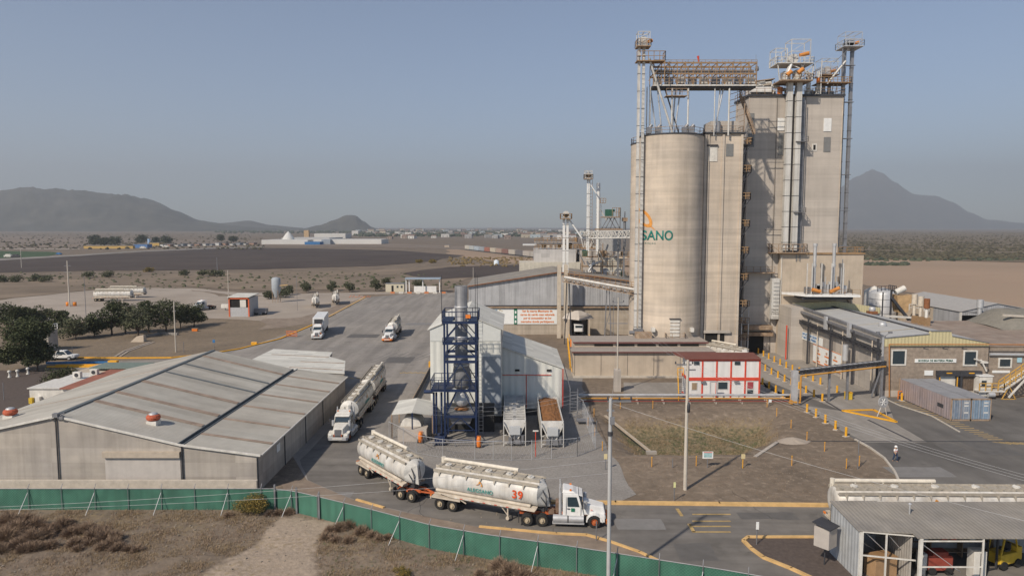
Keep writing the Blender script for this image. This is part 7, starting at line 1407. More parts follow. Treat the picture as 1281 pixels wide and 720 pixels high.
# ================================================================ OPEN SHED BOTTOM RIGHT
Os = thing('machine_shed', 'open fronted machine shed with weathered grey sheet roof, bottom right corner', 'shed', (33, 50, 0))
sx0, sx1, sz = 24.5, 44.0, 3.75
mb = MB(); mb.hexa([(sx0 - .1, 47.9, sz - .08), (28.0, 47.5, sz - .08), (28.0, 52.4, sz + .28), (sx0 - .1, 52.4, sz + .28), (sx0 - .1, 47.9, sz), (28.0, 47.5, sz), (28.0, 52.4, sz + .36), (sx0 - .1, 52.4, sz + .36)])
mb.hexa([(28.02, 46.9, sz - .16), (sx1, 46.8, sz - .16), (sx1, 52.4, sz + .2), (28.02, 52.4, sz + .2), (28.02, 46.9, sz - .08), (sx1, 46.8, sz - .08), (sx1, 52.4, sz + .28), (28.02, 52.4, sz + .28)])
mb.build('roof', SHEET_D, Os)
MB().hexa([(sx0, 48.0, 0), (sx0 + .08, 48.0, 0), (sx0 + .08, 52.4, 0), (sx0, 52.4, 0), (sx0, 48.0, sz - .1), (sx0 + .08, 48.0, sz - .1), (sx0 + .08, 52.4, sz + .25), (sx0, 52.4, sz + .25)]).build('side_wall', mat('galvanised side wall', (.42, .43, .43), var=.12, corr=('Y', .45), streak=.1), Os)
MB().box(sx0, 52.3, 0, sx1, 52.4, sz + .1).build('back_wall', mat('galvanised back wall', (.36, .36, .36), var=.1, corr=('X', .4)), Os)
for x_, y_ in ((24.65, 47.95), (28.3, 47.0)): MB().box(x_ - .1, y_ - .1, 0, x_ + .12, y_ + .1, sz - .12).build('front_post', WHITED, Os)
for x_, y_ in ((26.3, 47.7), (32.6, 46.95), (38.5, 46.95)): MB().box(x_ - .05, y_ - .05, 0, x_ + .05, y_ + .05, sz - .15).build('thin_post', WHITED, Os)
mb = MB(); mb.beam((24.7, 47.9, 1.95), (28.3, 47.5, 1.75), .09); mb.beam((24.7, 47.9, sz - .1), (28.3, 47.5, sz - .25), .08); mb.beam((28.3, 46.95, sz - .35), (32.6, 46.95, sz - .35), .08); mb.beam((28.3, 46.95, 1.55), (32.6, 46.95, 1.55), .08); mb.build('front_beam', WHITED, Os)
mb = MB(); mb.beam((24.9, 48, sz - .15), (28.2, 49.5, .6), .05); mb.beam((24.9, 49, 2.6), (28.2, 51, .3), .05); mb.beam((28.5, 47.0, 3.1), (31.5, 47.5, .9), .04); mb.beam((26.4, 47.8, sz - .2), (28.3, 49.0, 1.6), .05); mb.build('tie_rod', GALV, Os)
MB().box(28.0, 47.6, 0, 28.06, 52.3, sz - .2).build('partition', mat('partition sheet', (.4, .37, .33), var=.15, corr=('Y', .3)), Os)
mb = MB(); mb.cyl((29.4, 50.4, sz), (29.4, 50.4, sz + .9), .06, n=8); mb.cyl((29.4, 50.4, sz + .9), (29.4, 50.4, sz + 1.0), .14, .03, n=8); mb.build('roof_vent', GALV, Os)
fk = thing('forklift', 'yellow forklift with overhead guard parked inside the open shed', 'forklift', (36.4, 50.3, 0.02), math.radians(200), None, False)
MB().box(-1.1, -.6, .35, 1.0, .6, 1.15).box(-1.25, -.58, .5, -.7, .58, 1.5).build('body', YELM, fk, bevel=.08); mb = MB()
for s_ in (-1, 1): mb.beam((.9, s_ * .5, 1.1), (.55, s_ * .48, 2.35), .09); mb.beam((-.8, s_ * .5, 1.4), (-.55, s_ * .48, 2.35), .09); mb.beam((-.55, s_ * .48, 2.35), (.55, s_ * .48, 2.35), .09)
for k in range(6): mb.beam((-.5 + k * .2, -.48, 2.37), (-.5 + k * .2, .48, 2.37), .05)
mb.build('overhead_guard', YELM, fk); mb = MB()
for s_ in (-1, 1): mb.box(1.05, s_ * .35 - .05, .1, 1.2, s_ * .35 + .05, 2.7); mb.box(1.25, s_ * .3 - .06, .08, 2.3, s_ * .3 + .06, .14)
mb.build('mast', DKSTEEL, fk); MB().box(-.4, -.3, 1.15, .1, .3, 1.3).box(-.45, -.28, 1.25, -.35, .28, 1.75).build('seat', DKSTEEL, fk, bevel=.02)
for x_ in (-.75, .7):
    for s_ in (-1, 1): MB().cyl((x_, s_ * .45, .33), (x_, s_ * .7, .33), .33, n=14).build('wheel', RUBBER, fk)
rm = thing('red_compressor', 'red and white machine standing in the middle bay of the open shed', 'machine', (30.9, 49.3, 0.02), 0, None, False)
MB().box(-.9, -.5, .3, .9, .5, 1.35).build('housing', mat('shade darkened red', (.28, .06, .04), var=.2), rm, bevel=.08); MB().box(-1.3, -.4, .3, -.92, .4, 1.5).build('front_grille', WHITED, rm, bevel=.03); MB().box(-.5, -.4, 1.36, .6, .4, 1.65).build('top_cover', MATS['shade darkened red'], rm, bevel=.05)  # red darkened in the paint to carry the shade inside the shed
for x_ in (-.6, .6): MB().cyl((x_, -.6, .3), (x_, .6, .3), .28, n=12).build('wheel_pair', RUBBER, rm)
t = thing('storage_cabinet', 'pale grey cabinet behind the thin post of the open shed', 'cabinet', (33.2, 48.4, 0.02), 0, None, False); MB().box(-.45, -.4, 0, .45, .4, 2.1).build('body', WHITED, t, bevel=.03); MB().box(-.02, -.42, .1, .02, -.405, 2.0).build('door_gap', DKSTEEL, t)
t = thing('plywood_box', 'brown plywood panel box in the left bay of the open shed', 'box', (26.6, 48.9, 0.02), .3, None, False); MB().cb((0, 0, .7), (1.9, 1.1, 1.4)).build('body', mat('plywood', (.38, .24, .13), var=.15), t); MB().cb((0, 0, 1.43), (2.0, 1.2, .05)).build('lid', mat('plywood edge', (.3, .18, .09)), t)
t = thing('gas_cylinder', 'white gas cylinder beside the red machine in the shed', 'cylinder', (29.3, 48.2, 0.02), 0, None, False); MB().lathe((0, 0, 0), [(0, 0), (.14, 0), (.14, 1.3), (.06, 1.5), (.05, 1.6), (0, 1.62)], 12).build('bottle', WHITED, t)
t = thing('shelf_rack', 'dark shelving with odds and ends at the back of the shed', 'shelf', (33, 51.8, 0.02), 0, None, False); mb = MB()
for z in (.4, 1.2, 2.0): mb.box(-3.5, -.3, z, 3.5, .3, z + .05)
for x_ in (-3.5, -1.2, 1.2, 3.5): mb.box(x_ - .04, -.3, 0, x_ + .04, .3, 2.5)
mb.build('frame', RUSTY, t); random.seed(9)
for k in range(9): MB().cb((-3 + k * .72, 0, 1.4 + (k % 3 == 0) * .8), (.4, .35, .35)).build('bin', random.choice([BLUEP, RED, WHITED, YELM, GALVD]), t)
kb = thing('meter_box', 'grey meter box with slanted dark lid on a dark post beside the shed', 'meter box', (23.2, 50.3, 0.06), math.radians(38), None, False)
MB().cyl((0, 0, 0), (0, 0, 1.6), .05, n=6).build('post', DKSTEEL, kb); MB().cb((0, 0, 2.2), (1.15, 1.15, 1.5)).build('body', mat('warm grey box', (.42, .38, .34), var=.06), kb); MB().hexa([(-.7, -.7, 2.96), (.7, -.7, 2.96), (.7, .7, 3.2), (-.7, .7, 3.2), (-.7, -.7, 3.02), (.7, -.7, 3.02), (.7, .7, 3.26), (-.7, .7, 3.26)]).build('lid', DKSTEEL, kb)
# ================================================================ GREEN FENCE AND FOREGROUND
fp = [Vector((p.x, p.y, 0)) for p in FENCE]
Fe = thing('screened_fence', 'long green mesh screened fence with braced posts across the foreground', 'fence', fp[1])
HF = 1.95
def gz(p): return ground_z(p.x, p.y - .2)
cum = [0]
for a, b in zip(fp, fp[1:]): cum.append(cum[-1] + (b - a).length)
def fpos(s_):
    for i in range(len(fp) - 1):
        if s_ <= cum[i + 1]: return fp[i].lerp(fp[i + 1], (s_ - cum[i]) / (cum[i + 1] - cum[i])), i
    return fp[-1], len(fp) - 2
green = mat('green fence screen', (0.035, 0.122, 0.082), var=0.2, scale=0.5, rough=0.8, streak=.15, col2=(0.05, 0.155, 0.105), mixsc=.35)
t_ = green.node_tree; N = t_.nodes; L = t_.links; b_ = N['Principled BSDF']; srcs = b_.inputs['Base Color'].links[0].from_socket
tc = N.new('ShaderNodeTexCoord'); outs = []
for sgn in (1, -1):          # woven diamond mesh in front of the cloth
    mp_ = N.new('ShaderNodeMapping'); mp_.inputs['Rotation'].default_value = (0, sgn * PI / 4, 0); L.new(tc.outputs['Object'], mp_.inputs['Vector'])
    wv = N.new('ShaderNodeTexWave'); wv.bands_direction = 'X'; wv.inputs['Scale'].default_value = 6.2832 / .16 / 20; L.new(mp_.outputs[0], wv.inputs['Vector']); outs.append(wv.outputs['Fac'])
mn = N.new('ShaderNodeMath'); mn.operation = 'MAXIMUM'; L.new(outs[0], mn.inputs[0]); L.new(outs[1], mn.inputs[1])
mr = N.new('ShaderNodeMapRange'); mr.inputs['From Min'].default_value = .9; mr.inputs['From Max'].default_value = 1; mr.inputs['To Min'].default_value = 0; mr.inputs['To Max'].default_value = .22; L.new(mn.outputs[0], mr.inputs[0])
mx = N.new('ShaderNodeMix'); mx.data_type = 'RGBA'; L.new(mr.outputs[0], mx.inputs[0]); L.new(srcs, mx.inputs[6]); mx.inputs[7].default_value = (.25, .33, .29, 1); L.new(mx.outputs[2], b_.inputs['Base Color'])
mb = MB(); n = 420; V = []
for i in range(n + 1):
    p, k = fpos(cum[-1] * i / n); d_ = (fp[k + 1] - fp[k]).normalized(); nr = Vector((-d_.y, d_.x, 0))
    for j in range(5):
        z = j / 4; w_ = nr * (.05 * noise.noise(Vector((i * .35, z * 1.5, 5)))); V.append((p.x + w_.x, p.y + w_.y, -.1 + z * (HF + .1) + (.06 * noise.noise(Vector((i * .2, 3, 1))) - .03 if j == 4 else 0)))
mb.add(V, [(i * 5 + j, (i + 1) * 5 + j, (i + 1) * 5 + j + 1, i * 5 + j + 1) for i in range(n) for j in range(4)], True); mb.build('screen_cloth', green, Fe)
mb = MB()
for i in range(0, n, 6): p, k = fpos(cum[-1] * i / n); q, k = fpos(cum[-1] * (i + 6) / n); mb.beam(p + Vector((0, -.06, HF)), q + Vector((0, -.06, HF)), .04)
mb.build('top_rail', GALV, Fe)
s_ = 1.0; k = 0
while s_ < cum[-1] - 1:
    p, i = fpos(s_); d_ = (fp[i + 1] - fp[i]).normalized(); nr = Vector((d_.y, -d_.x, 0)); U = Vector((0, 0, 1))
    MB().tube([p + nr * .08 - U * .1, p + nr * .08 + U * (HF + .05), p - nr * .18 + U * (HF + .38)], .032, 6).build('post', GALVD, Fe)
    if k % 2 == 0 and p.x > -46: MB().tube([p + nr * 1.25 + d_ * -.2 - U * .05, p + nr * .12 + U * (HF - .35)], .03, 6).build('brace', GALV, Fe)
    s_ += 2.95; k += 1
for u in (345, 374, 404):
    p = G(u, 640); i_ = min(range(len(fp)), key=lambda q: (fp[q] - p).length); q = fp[i_]; MB().box(q.x - .07, q.y - .22, -.1, q.x + .07, q.y - .08, 2.35).build('thick_post', GALVD, Fe)
# vegetation builders
def leafy(mb, c, rx, ry, rz_, n, ls, rnd, shell=.55):
    for _ in range(n):
        while True:
            a, b, c2 = rnd.uniform(-1, 1), rnd.uniform(-1, 1), rnd.uniform(-1, 1); d_ = a * a + b * b + c2 * c2
            if shell * shell < d_ < 1: break
        p = Vector((c[0] + a * rx, c[1] + b * ry, c[2] + c2 * rz_)); t1 = Vector((rnd.gauss(0, 1), rnd.gauss(0, 1), rnd.gauss(0, .6))).normalized(); t2 = t1.cross(Vector((rnd.gauss(0, 1), rnd.gauss(0, 1), rnd.gauss(0, 1)))).normalized(); s = ls * rnd.uniform(.6, 1.3)
        mb.add([p - t1 * s, p + t2 * s * .5, p + t1 * s, p - t2 * s * .5], [(0, 1, 2, 3)])
def make_tree(label, loc, h, r, leafm, n, seed, group, ls=.17, trunk=True, squat=.8, cat='tree', name='tree', open_=.5):
    rnd = random.Random(seed); t = thing(name, label, cat, loc, rnd.uniform(0, 6), group, False)
    th = h * .2; mb = MB(); mb.cyl((0, 0, -.1), (0, 0, th), .05 * h * .55, .03 * h * .6, n=8); ends = []
    k_ = max(6, int(r * 5.5))
    for i in range(k_):
        a = 2 * PI * i / k_ + rnd.uniform(-.3, .3); rr = r * rnd.uniform(.3, .8); z = h * rnd.uniform(.26, .86); rr *= math.sqrt(max(.15, 1 - ((z / h - .55) / .5) ** 2)); e = Vector((math.cos(a) * rr, math.sin(a) * rr, z)); ends.append(e)
        mid = Vector((e.x * .4, e.y * .4, th + (z - th) * .45)); mb.cyl((0, 0, th * rnd.uniform(.7, 1)), mid, .03 * h * .4, .02 * h * .35, n=5); mb.cyl(mid, e, .02 * h * .35, .008 * h, n=4)
    mb.build('trunk', BARK, t); cr = MB()
    ends += [Vector((0, 0, h * .85)), Vector((r * .2, 0, h * .6))]
    per = n // len(ends)
    for e in ends:
        s = rnd.uniform(.3, .5) * r; leafy(cr, (e.x, e.y, max(e.z, s * squat * .75)), s * 1.1, s * 1.1, s * squat, per, ls, rnd, .3)
    cr.build('crown', leafm, t); return t
gt = 'dark trees beyond the warehouse'
tl = [(8, 410, 4.6, 3.8, 'dark tree at the left edge behind the big evergreen'), (30, 408, 4.2, 3.6, 'low dark tree left of the red marker post'), (50, 405, 4.0, 3.0, 'dark bushy tree just left of the red marker post'), (74, 416, 4.2, 3.2, 'dark tree right of the red marker post'), (95, 424, 4.5, 3.4, 'low spreading tree nearest the white pickup'), (118, 421, 4.8, 2.9, 'slim dark tree left of the tall dark row'), (140, 419, 6.4, 3.3, 'tall dark tree opening the dense row'), (157, 417, 6.6, 3.2, 'tall dark tree in the middle of the dense row'), (173, 421, 6.8, 3.6, 'densest dark tree above the drainage ditch'), (186, 416, 6.2, 3.0, 'dark tree closing the dense row on the right'), (208, 414, 6.6, 4.0, 'spreading dark tree behind the lamp pole'), (226, 410, 5.2, 3.2, 'olive toned tree beside the parked tractor unit'), (243, 408, 4.4, 3.4, 'round topped tree, last on the right of the row')]
for i, (u, v, h_, r_, lab) in enumerate(tl):
    p = G(u, v); make_tree(lab, p, h_ * (1.15 if i % 3 else 1.32), r_ * (.9 if i % 2 else 1.02), LEAF if i not in (2, 4, 8, 11) else LEAF2, 2900, 40 + i, gt, ls=.24)
p = G(10, 474); make_tree('big dark evergreen filling the left edge beside the white pickup', (p.x - 1.5, p.y + 7, 0), 9.4, 4.7, LEAF, 12000, 77, None, ls=.22)
p = G(22, 472); make_tree('dark evergreen merging with the big one, nearer the red roofed building', (p.x, p.y + 5, 0), 6.0, 2.1, LEAF, 3600, 78, None, ls=.2)
for i, (u, v, lab) in enumerate(((66, 478, 'low dark shrub left of the red roofed building'), (88, 474, 'low dark shrub in front of the blue barrier'))):
    make_tree(lab, G(u, v), 1.8, 1.9, LEAF, 700, 90 + i, 'dark shrubs by the site entrance', ls=.16, cat='shrub', name='shrub')
for i, (u, v, h_, r_, lab) in enumerate(((383, 366, 3.6, 2.2, 'round grey green tree left of the parked tankers row'), (415, 364, 3.4, 2.2, 'grey green tree with broken crown behind the parked tankers'), (437, 365, 3.0, 2.4, 'low round tree right of the parked tankers'), (470, 364, 4.2, 2.6, 'grey tree left of the guard cabin'), (484, 363, 4.6, 2.2, 'taller grey tree touching the guard cabin'), (352, 372, 2.6, 3.0, 'scrubby bush around the small silo'), (361, 369, 2.8, 2.6, 'scrubby bush right of the small silo'), (336, 374, 2.4, 2.0, 'scrubby bush left of the small silo'), (524, 360, 2.8, 3, 'dark bush under the entrance canopy'))):
    make_tree(lab, G(u, v), h_ * 1.15, r_, LEAF2, 1500, 120 + i, 'grey green trees along the yard end', ls=.26)
yb = [(186, 340, 2.2, 'yellow flowering bush alone on the ploughed field edge'), (525, 329, 2.6, 'yellow bush left of the pair beyond the yard'), (541, 329, 2.4, 'yellow bush right of the pair beyond the yard')]
for i, (u, v, h_, lab) in enumerate(yb): make_tree(lab, G(u, v), h_, 2.9, LEAFY, 700, 150 + i, 'yellow bushes on the plain', ls=.35, cat='bush', name='bush')
db = [(3, 352), (20, 352), (46, 351), (57, 352), (111, 347), (136, 346), (230, 344), (254, 345), (266, 345), (275, 345)]
for i, (u, v) in enumerate(db): make_tree(f'{ordinal(i)} dark bush from the left along the strip beyond the pale lot', G(u, v + .8), 3.2, 3.0, LEAF2, 500, 170 + i, 'dark bushes on the strip beyond the lot', ls=.4, cat='bush', name='bush')
p = G(318, 641); make_tree('green and yellow bush growing against the green fence', (p.x, p.y - .3, 0), 1.6, 1.75, LEAFY, 5200, 201, None, ls=.06, cat='bush', name='bush')
# dry tumbleweed like shrubs
def dry_shrub(label, loc, r, seed, leafm=TWIG, n=1500, group='dry brown shrubs in the foreground', flat_=1.0):
    r *= 1.12; n = int(n * 1.7)
    rnd = random.Random(seed); t = tag(MB().build('dry_shrub_tmp'), None); bpy.data.objects.remove(t)
    mb = MB()
    for k in range(n):
        a = rnd.uniform(0, 2 * PI); el = math.asin(rnd.uniform(.02, 1)); q = Vector((math.cos(a) * math.cos(el), math.sin(a) * math.cos(el), math.sin(el) * flat_)); rr = r * rnd.uniform(.6, 1.05) * (1 + .25 * noise.noise(q * 2.2 + Vector((seed, 0, 0))))
        s0 = q * rr * rnd.uniform(.35, .8); e0 = q * rr + Vector((rnd.gauss(0, .08), rnd.gauss(0, .08), rnd.gauss(0, .05))) * r; w_ = (e0 - s0).cross(Vector((rnd.gauss(0, 1), rnd.gauss(0, 1), rnd.gauss(0, 1)))).normalized() * rnd.uniform(.008, .02)
        mb.add([s0 - w_, s0 + w_, e0], [(0, 1, 2)])
    o = mb.build('dry_shrub', leafm); o.location = (loc[0], loc[1], ground_z(loc[0], loc[1]) - .05); return tag(o, label, 'shrub', group)
rnd = random.Random(5); dsh = []
base = [(10, 652, 1.1), (22, 662, 1.15), (8, 672, 1.2), (32, 650, .9), (44, 656, 1.0), (40, 674, 1.1), (56, 668, .9), (66, 660, .8), (78, 655, .9), (88, 664, .8), (98, 663, .75), (108, 660, .9), (120, 670, 1.0), (132, 672, .95), (140, 682, .7), (150, 684, .65), (112, 678, .6), (128, 684, .65), (160, 685, .5), (172, 686, .62), (52, 684, .6), (64, 682, .7), (2, 688, .8), (24, 682, .9),
        (338, 641, .55), (348, 640, .6), (362, 639, .65), (286, 643, .5), (412, 661, .55), (425, 659, .75), (440, 655, .8), (452, 664, .75), (466, 668, .6), (408, 670, .6), (420, 674, .55), (436, 674, .6), (475, 672, .55), (486, 670, .5), (625, 708, .9), (640, 716, 1.1), (655, 722, .9), (618, 722, .7), (600, 716, .5), (690, 726, .6)]
base += [(rnd.uniform(0, 150), rnd.uniform(650, 690), rnd.uniform(.45, .85)) for _ in range(16)]
for i, (u, v, r_) in enumerate(base):
    q = G(u, v + 3)
    where = 'in the thicket at the far left' if u < 60 else 'in the loose clump left of the dirt track' if u < 200 else 'at the foot of the green fence corner' if u < 400 else 'in the clump under the diagonal fence' if u < 560 else 'beside the fence near the bottom centre'
    k_ = sum(1 for (uu, vv, _) in base[:i] if (uu < 60) == (u < 60) and (uu < 200) == (u < 200) and (uu < 400) == (u < 400) and (uu < 560) == (u < 560))
    dry_shrub(f'{ordinal(k_)} dry brown shrub {where}' if k_ < 20 else f'last dry brown shrub {where}', q, r_, 300 + i, n=1100 if r_ > .7 else 700)
for i, (u, v, r_, lab) in enumerate(((503, 720, .6, 'yellowish green plant near the bottom edge'),)): make_tree(lab, G(u, v), .55, .7, LEAFY, 1200, 400, None, ls=.05, cat='plant', name='plant')
# grass tufts and weeds (nobody could count them)
def tufts(name, cond, n, m, hmin, hmax, seed, xr, yr, blades=5):
    rnd = random.Random(seed); mb = MB(); k = 0; tries = 0
    while k < n and tries < n * 12:
        tries += 1; x_, y_ = rnd.uniform(*xr), rnd.uniform(*yr)
        if not cond(x_, y_): continue
        if noise.noise(Vector((x_ / 2.5, y_ / 2.0, seed))) < rnd.uniform(-.25, .35): continue
        z_ = ground_z(x_, y_); k += 1
        for _ in range(blades):
            a = rnd.uniform(0, 2 * PI); h_ = rnd.uniform(hmin, hmax); o_ = Vector((x_ + rnd.gauss(0, .06), y_ + rnd.gauss(0, .06), z_ - .02)); dr_ = Vector((math.cos(a), math.sin(a), 0)); w_ = Vector((-dr_.y, dr_.x, 0)) * .012
            mb.add([o_ - w_, o_ + w_, o_ + dr_ * h_ * rnd.uniform(.3, 1.0) + Vector((0, 0, h_))], [(0, 1, 2)])
    return tag(mb.build(name, m), kind='stuff')
def below_fence(x_, y_):
    if inside(Vector((x_, y_)), PATH): return False
    for i in range(len(FENCE) - 1):
        a, b = FENCE[i], FENCE[i + 1]
        if a.x <= x_ <= b.x: return y_ < a.y + (b.y - a.y) * (x_ - a.x) / (b.x - a.x) - .15
    return x_ < FENCE[0].x
tufts('dry_grass', below_fence, 15000, STRAW, .08, .26, 1, (-48, 8), (43, 60.5))
tufts('brown_grass', below_fence, 6000, TWIG, .08, .3, 2, (-48, 8), (43, 60.5))
tufts('green_weeds', lambda x_, y_: below_fence(x_, y_) and x_ > -20, 350, GREENY, .06, .18, 3, (-20, 6), (45, 59), 9)
tufts('basin_grass', lambda x_, y_: ground_z(x_, y_) < -.5, 3500, STRAW, .1, .35, 4, (9, 41), (74, 98), 4)
tufts('basin_weeds', lambda x_, y_: ground_z(x_, y_) < -1.2, 900, GREENY, .1, .3, 5, (9, 41), (74, 92), 6)
tufts('plot_grass', lambda x_, y_: 62.5 < y_ < 75 and x_ > 12, 2500, TWIG, .04, .14, 6, (12, 37), (62.5, 75), 3)
random.seed(31); mb = MB()
for k in range(900):
    x_, y_ = random.uniform(-45, 8), random.uniform(44, 60)
    if not below_fence(x_, y_) and random.random() < .6: continue
    r_ = random.uniform(.02, .09); z_ = ground_z(x_, y_); mb.cb((x_, y_, z_ + r_ * .3), (r_ * 2, r_ * 1.5, r_), random.uniform(0, 3))
for k in range(260): x_, y_ = random.uniform(10, 39), random.uniform(62.5, 98); r_ = random.uniform(.02, .07); mb.cb((x_, y_, ground_z(x_, y_) + r_ * .3), (r_ * 2, r_ * 1.5, r_), random.uniform(0, 3))
tag(mb.build('loose_stones', mat('pale stones', (.27, .225, .175), var=.25, scale=3)), kind='stuff')

# far scrub
def scrub(name, n, xf, v0, v1, u0, u1, r0, r1, m, seed, bias=1.0):
    rnd = random.Random(seed); mb = MB(); k = 0
    while k < n:
        v = v0 + (v1 - v0) * rnd.random() ** bias; u = rnd.uniform(u0, u1); q = G(u, v)
        if noise.noise(Vector((q.x / 60, q.y / 60, seed))) < rnd.uniform(-.5, .35): continue
        k += 1; r_ = rnd.uniform(r0, r1); nn = 6
        V = [q + Vector((r_ * math.cos(a) * rnd.uniform(.7, 1.2), r_ * math.sin(a) * rnd.uniform(.7, 1.2), z * r_)) for z, sc in ((-.1, 1), (.55, .95)) for a in [2 * PI * i / nn for i in range(nn)]] + [q + Vector((rnd.gauss(0, .2) * r_, 0, r_ * rnd.uniform(.9, 1.3)))]
        mb.add(V, [(i, (i + 1) % nn, nn + (i + 1) % nn, nn + i) for i in range(nn)] + [(nn + i, nn + (i + 1) % nn, 2 * nn) for i in range(nn)])
    return tag(mb.build(name, m), kind='stuff')
scrub('scrub_bushes', 5200, None, 290, 325, 1000, 1500, 1.0, 2.3, SCRUB, 1, .8)
scrub('plain_bushes', 900, None, 292, 312, -250, 330, .9, 2.4, SCRUB, 2, .9)
scrub('strip_bushes', 500, None, 341, 362, -100, 600, .3, .9, LEAF2, 3)
scrub('dry_bushes', 240, None, 322, 334, 560, 670, .5, 1.3, mat('ochre scrub', (.17, .12, .05), var=.4, scale=.1), 4)
scrub('field_edge_bushes', 130, None, 324.8, 326.6, 1082, 1500, 1.2, 2.2, FARTREE, 5)
scrub('town_trees', 1500, None, 286.3, 296, 440, 800, 3, 7, FARTREE, 6, .8)
scrub('town_greenery', 500, None, 286.5, 292, 270, 480, 4, 8, FARTREE, 7)
scrub('hedge', 90, None, 330.6, 332.2, 1082, 1135, 1.2, 2.0, FARTREE, 8)
# ================================================================ LEFT SIDE THINGS
pk = thing('pickup_truck', 'white double cab pickup parked beside the yellow kerb', 'pickup', G(79, 449.5), math.radians(2), None, False)
mb = MB(); mb.hexa([(-2.6, -.9, .45), (2.6, -.88, .45), (2.6, .88, .45), (-2.6, .9, .45), (-2.65, -.9, 1.12), (2.55, -.82, .98), (2.55, .82, .98), (-2.65, .9, 1.12)]); mb.build('body', WHITE, pk, bevel=.1)
mb = MB(); mb.hexa([(-.95, -.86, 1.08), (1.35, -.84, 1.02), (1.35, .84, 1.02), (-.95, .86, 1.08), (-.75, -.7, 1.78), (.55, -.68, 1.78), (.55, .68, 1.78), (-.75, .7, 1.78)]); mb.build('cab', WHITE, pk, bevel=.08)
mb = MB()
for s_ in (-1, 1): mb.hexa([(-.82, s_ * .875, 1.16), (1.08, s_ * .86, 1.14), (1.08, s_ * .8, 1.14), (-.82, s_ * .8, 1.16), (-.68, s_ * .745, 1.66), (.5, s_ * .735, 1.66), (.5, s_ * .66, 1.66), (-.68, s_ * .66, 1.66)])
mb.hexa([(1.3, -.74, 1.1), (1.37, -.74, 1.1), (1.37, .74, 1.1), (1.3, .74, 1.1), (.6, -.62, 1.7), (.68, -.62, 1.7), (.68, .62, 1.7), (.6, .62, 1.7)]); mb.build('windows', GLASS, pk)
MB().box(-2.55, -.75, 1.0, -1.05, .75, 1.15).build('load_bed', DKSTEEL, pk)
for x_ in (-1.65, 1.6):
    for s_ in (-1, 1): o = MB().cyl((x_, s_ * .68, .38), (x_, s_ * .93, .38), .38, n=18).build('wheel', RUBBER, pk); MB().cyl((x_, s_ * .92, .38), (x_, s_ * .945, .38), .23, n=12).build('rim', GALV, o)
MB().box(2.5, -.7, .55, 2.66, .7, .7).build('bumper', GALV, pk)
for s_ in (-1, 1): MB().cb((2.52, s_ * .68, .86), (.12, .28, .14)).build('headlight', SIGNW, pk)
t = thing('road_barrier', 'low barrier with blue and yellow bars before the white pickup', 'barrier', G(105, 456)); a, b = G(58, 456), G(140, 455); MB().beam(a + Vector((0, 0, .35)), b + Vector((0, 0, .35)), .3, .35).build('blue_bar', BLUEP, t); a, b = G(70, 459), G(152, 458); MB().beam(a + Vector((0, 0, .3)), b + Vector((0, 0, .3)), .3, .35).build('yellow_bar', YEL, t)
t = thing('gate_motor', 'yellow gate block at the end of the blue barrier', 'gate', G(142, 458), 0, None, False); MB().cb((0, 0, .55), (1.6, .8, 1.1)).build('housing', YEL, t, bevel=.04); MB().cb((1.2, .3, .5), (.8, .3, .25)).build('arm', YEL, t)
Lb = thing('entrance_building', 'small building with terracotta and green roofs half hidden behind the warehouse ridge', 'building', (-76, 105, 0))
q = [G(62, 493, 3.0), G(95, 492, 3.0), G(140, 462, 3.2), G(105, 462, 3.2)]
MB().box(-66.4, 95.2, 0, -57.5, 106, 2.9).build('wall', WHITED, Lb); MB().hexa([(-62.0, 94.8, 2.9), (-57.3, 94.8, 2.9), (-57.3, 110, 2.9), (-62.0, 110, 2.9), (-62.0, 94.8, 3.05), (-57.3, 94.8, 3.05), (-57.3, 110, 3.2), (-62.0, 110, 3.2)]).build('tile_roof', TERRA, Lb)
MB().box(-66.6, 95.0, 2.9, -62.1, 101, 3.02).build('flat_roof', WHITED, Lb); MB().box(-67, 106.1, 0, -57.5, 113, 2.9).build('rear_wall', STUCCO, Lb); MB().box(-65.2, 107, 3.25, -57.4, 111.5, 3.4).build('green_roof', mat('green grey roof sheet', (.17, .21, .18), var=.15, corr=('X', .4)), Lb)
for x_, y_ in ((-63.6, 101.5), (-62.3, 103.5)): MB().cb((x_, y_, 3.5), (1.1, .6, .9)).build('roof_condenser', WHITED, Lb, bevel=.03); MB().cyl((x_, y_ - .33, 3.5), (x_, y_ - .31, 3.5), .3, n=12).build('condenser_fan', DKSTEEL, Lb)
MB().cb((-65, 94.9, 1.4), (.6, .5, .9)).build('air_unit', WHITED, Lb); MB().cb((-66, 94.9, 1.3), (.5, .4, .8)).build('yellow_bin', YELM, Lb)
t = thing('utility_block', 'grey block structure with white rails behind the big evergreen', 'building', G(52, 442)); q = G(52, 440); MB().box(q.x - 3, q.y, 0, q.x + 1.5, q.y + 3, 4.3).build('wall', CONC3, t); MB().rail([(q.x - 4, q.y, 4.3), (q.x + 1.5, q.y, 4.3), (q.x + 1.5, q.y + 3, 4.3)], 1.1, .8, .06).build('railing', WHITE, t)
for i, (u, v, lab) in enumerate(((12, 472, 'small white post nearest the left edge'), (22, 471, 'white pedestal left of the pair'), (35, 468, 'white pedestal right of the pair'))):
    t = thing('garden_ornament', lab + ' in the tree shade', 'ornament', G(u, v), 0, 'white ornaments in the tree shade', False); MB().lathe((0, 0, 0), [(.25, 0), (.25, .2), (.14, .3), (.14, .8), (.3, 1.0), (.2, 1.2), (0, 1.25)], 10).build('pedestal', WHITED, t)
Bt = thing('weigh_booth', 'grey sheet booth with orange red frame on the pale lot', 'booth', G(305, 396), 0, None, False)
p = G(287, 396); q = G(312, 396); Bt.location = p; w_ = q.x - p.x; h_ = ZA(371, p.y)
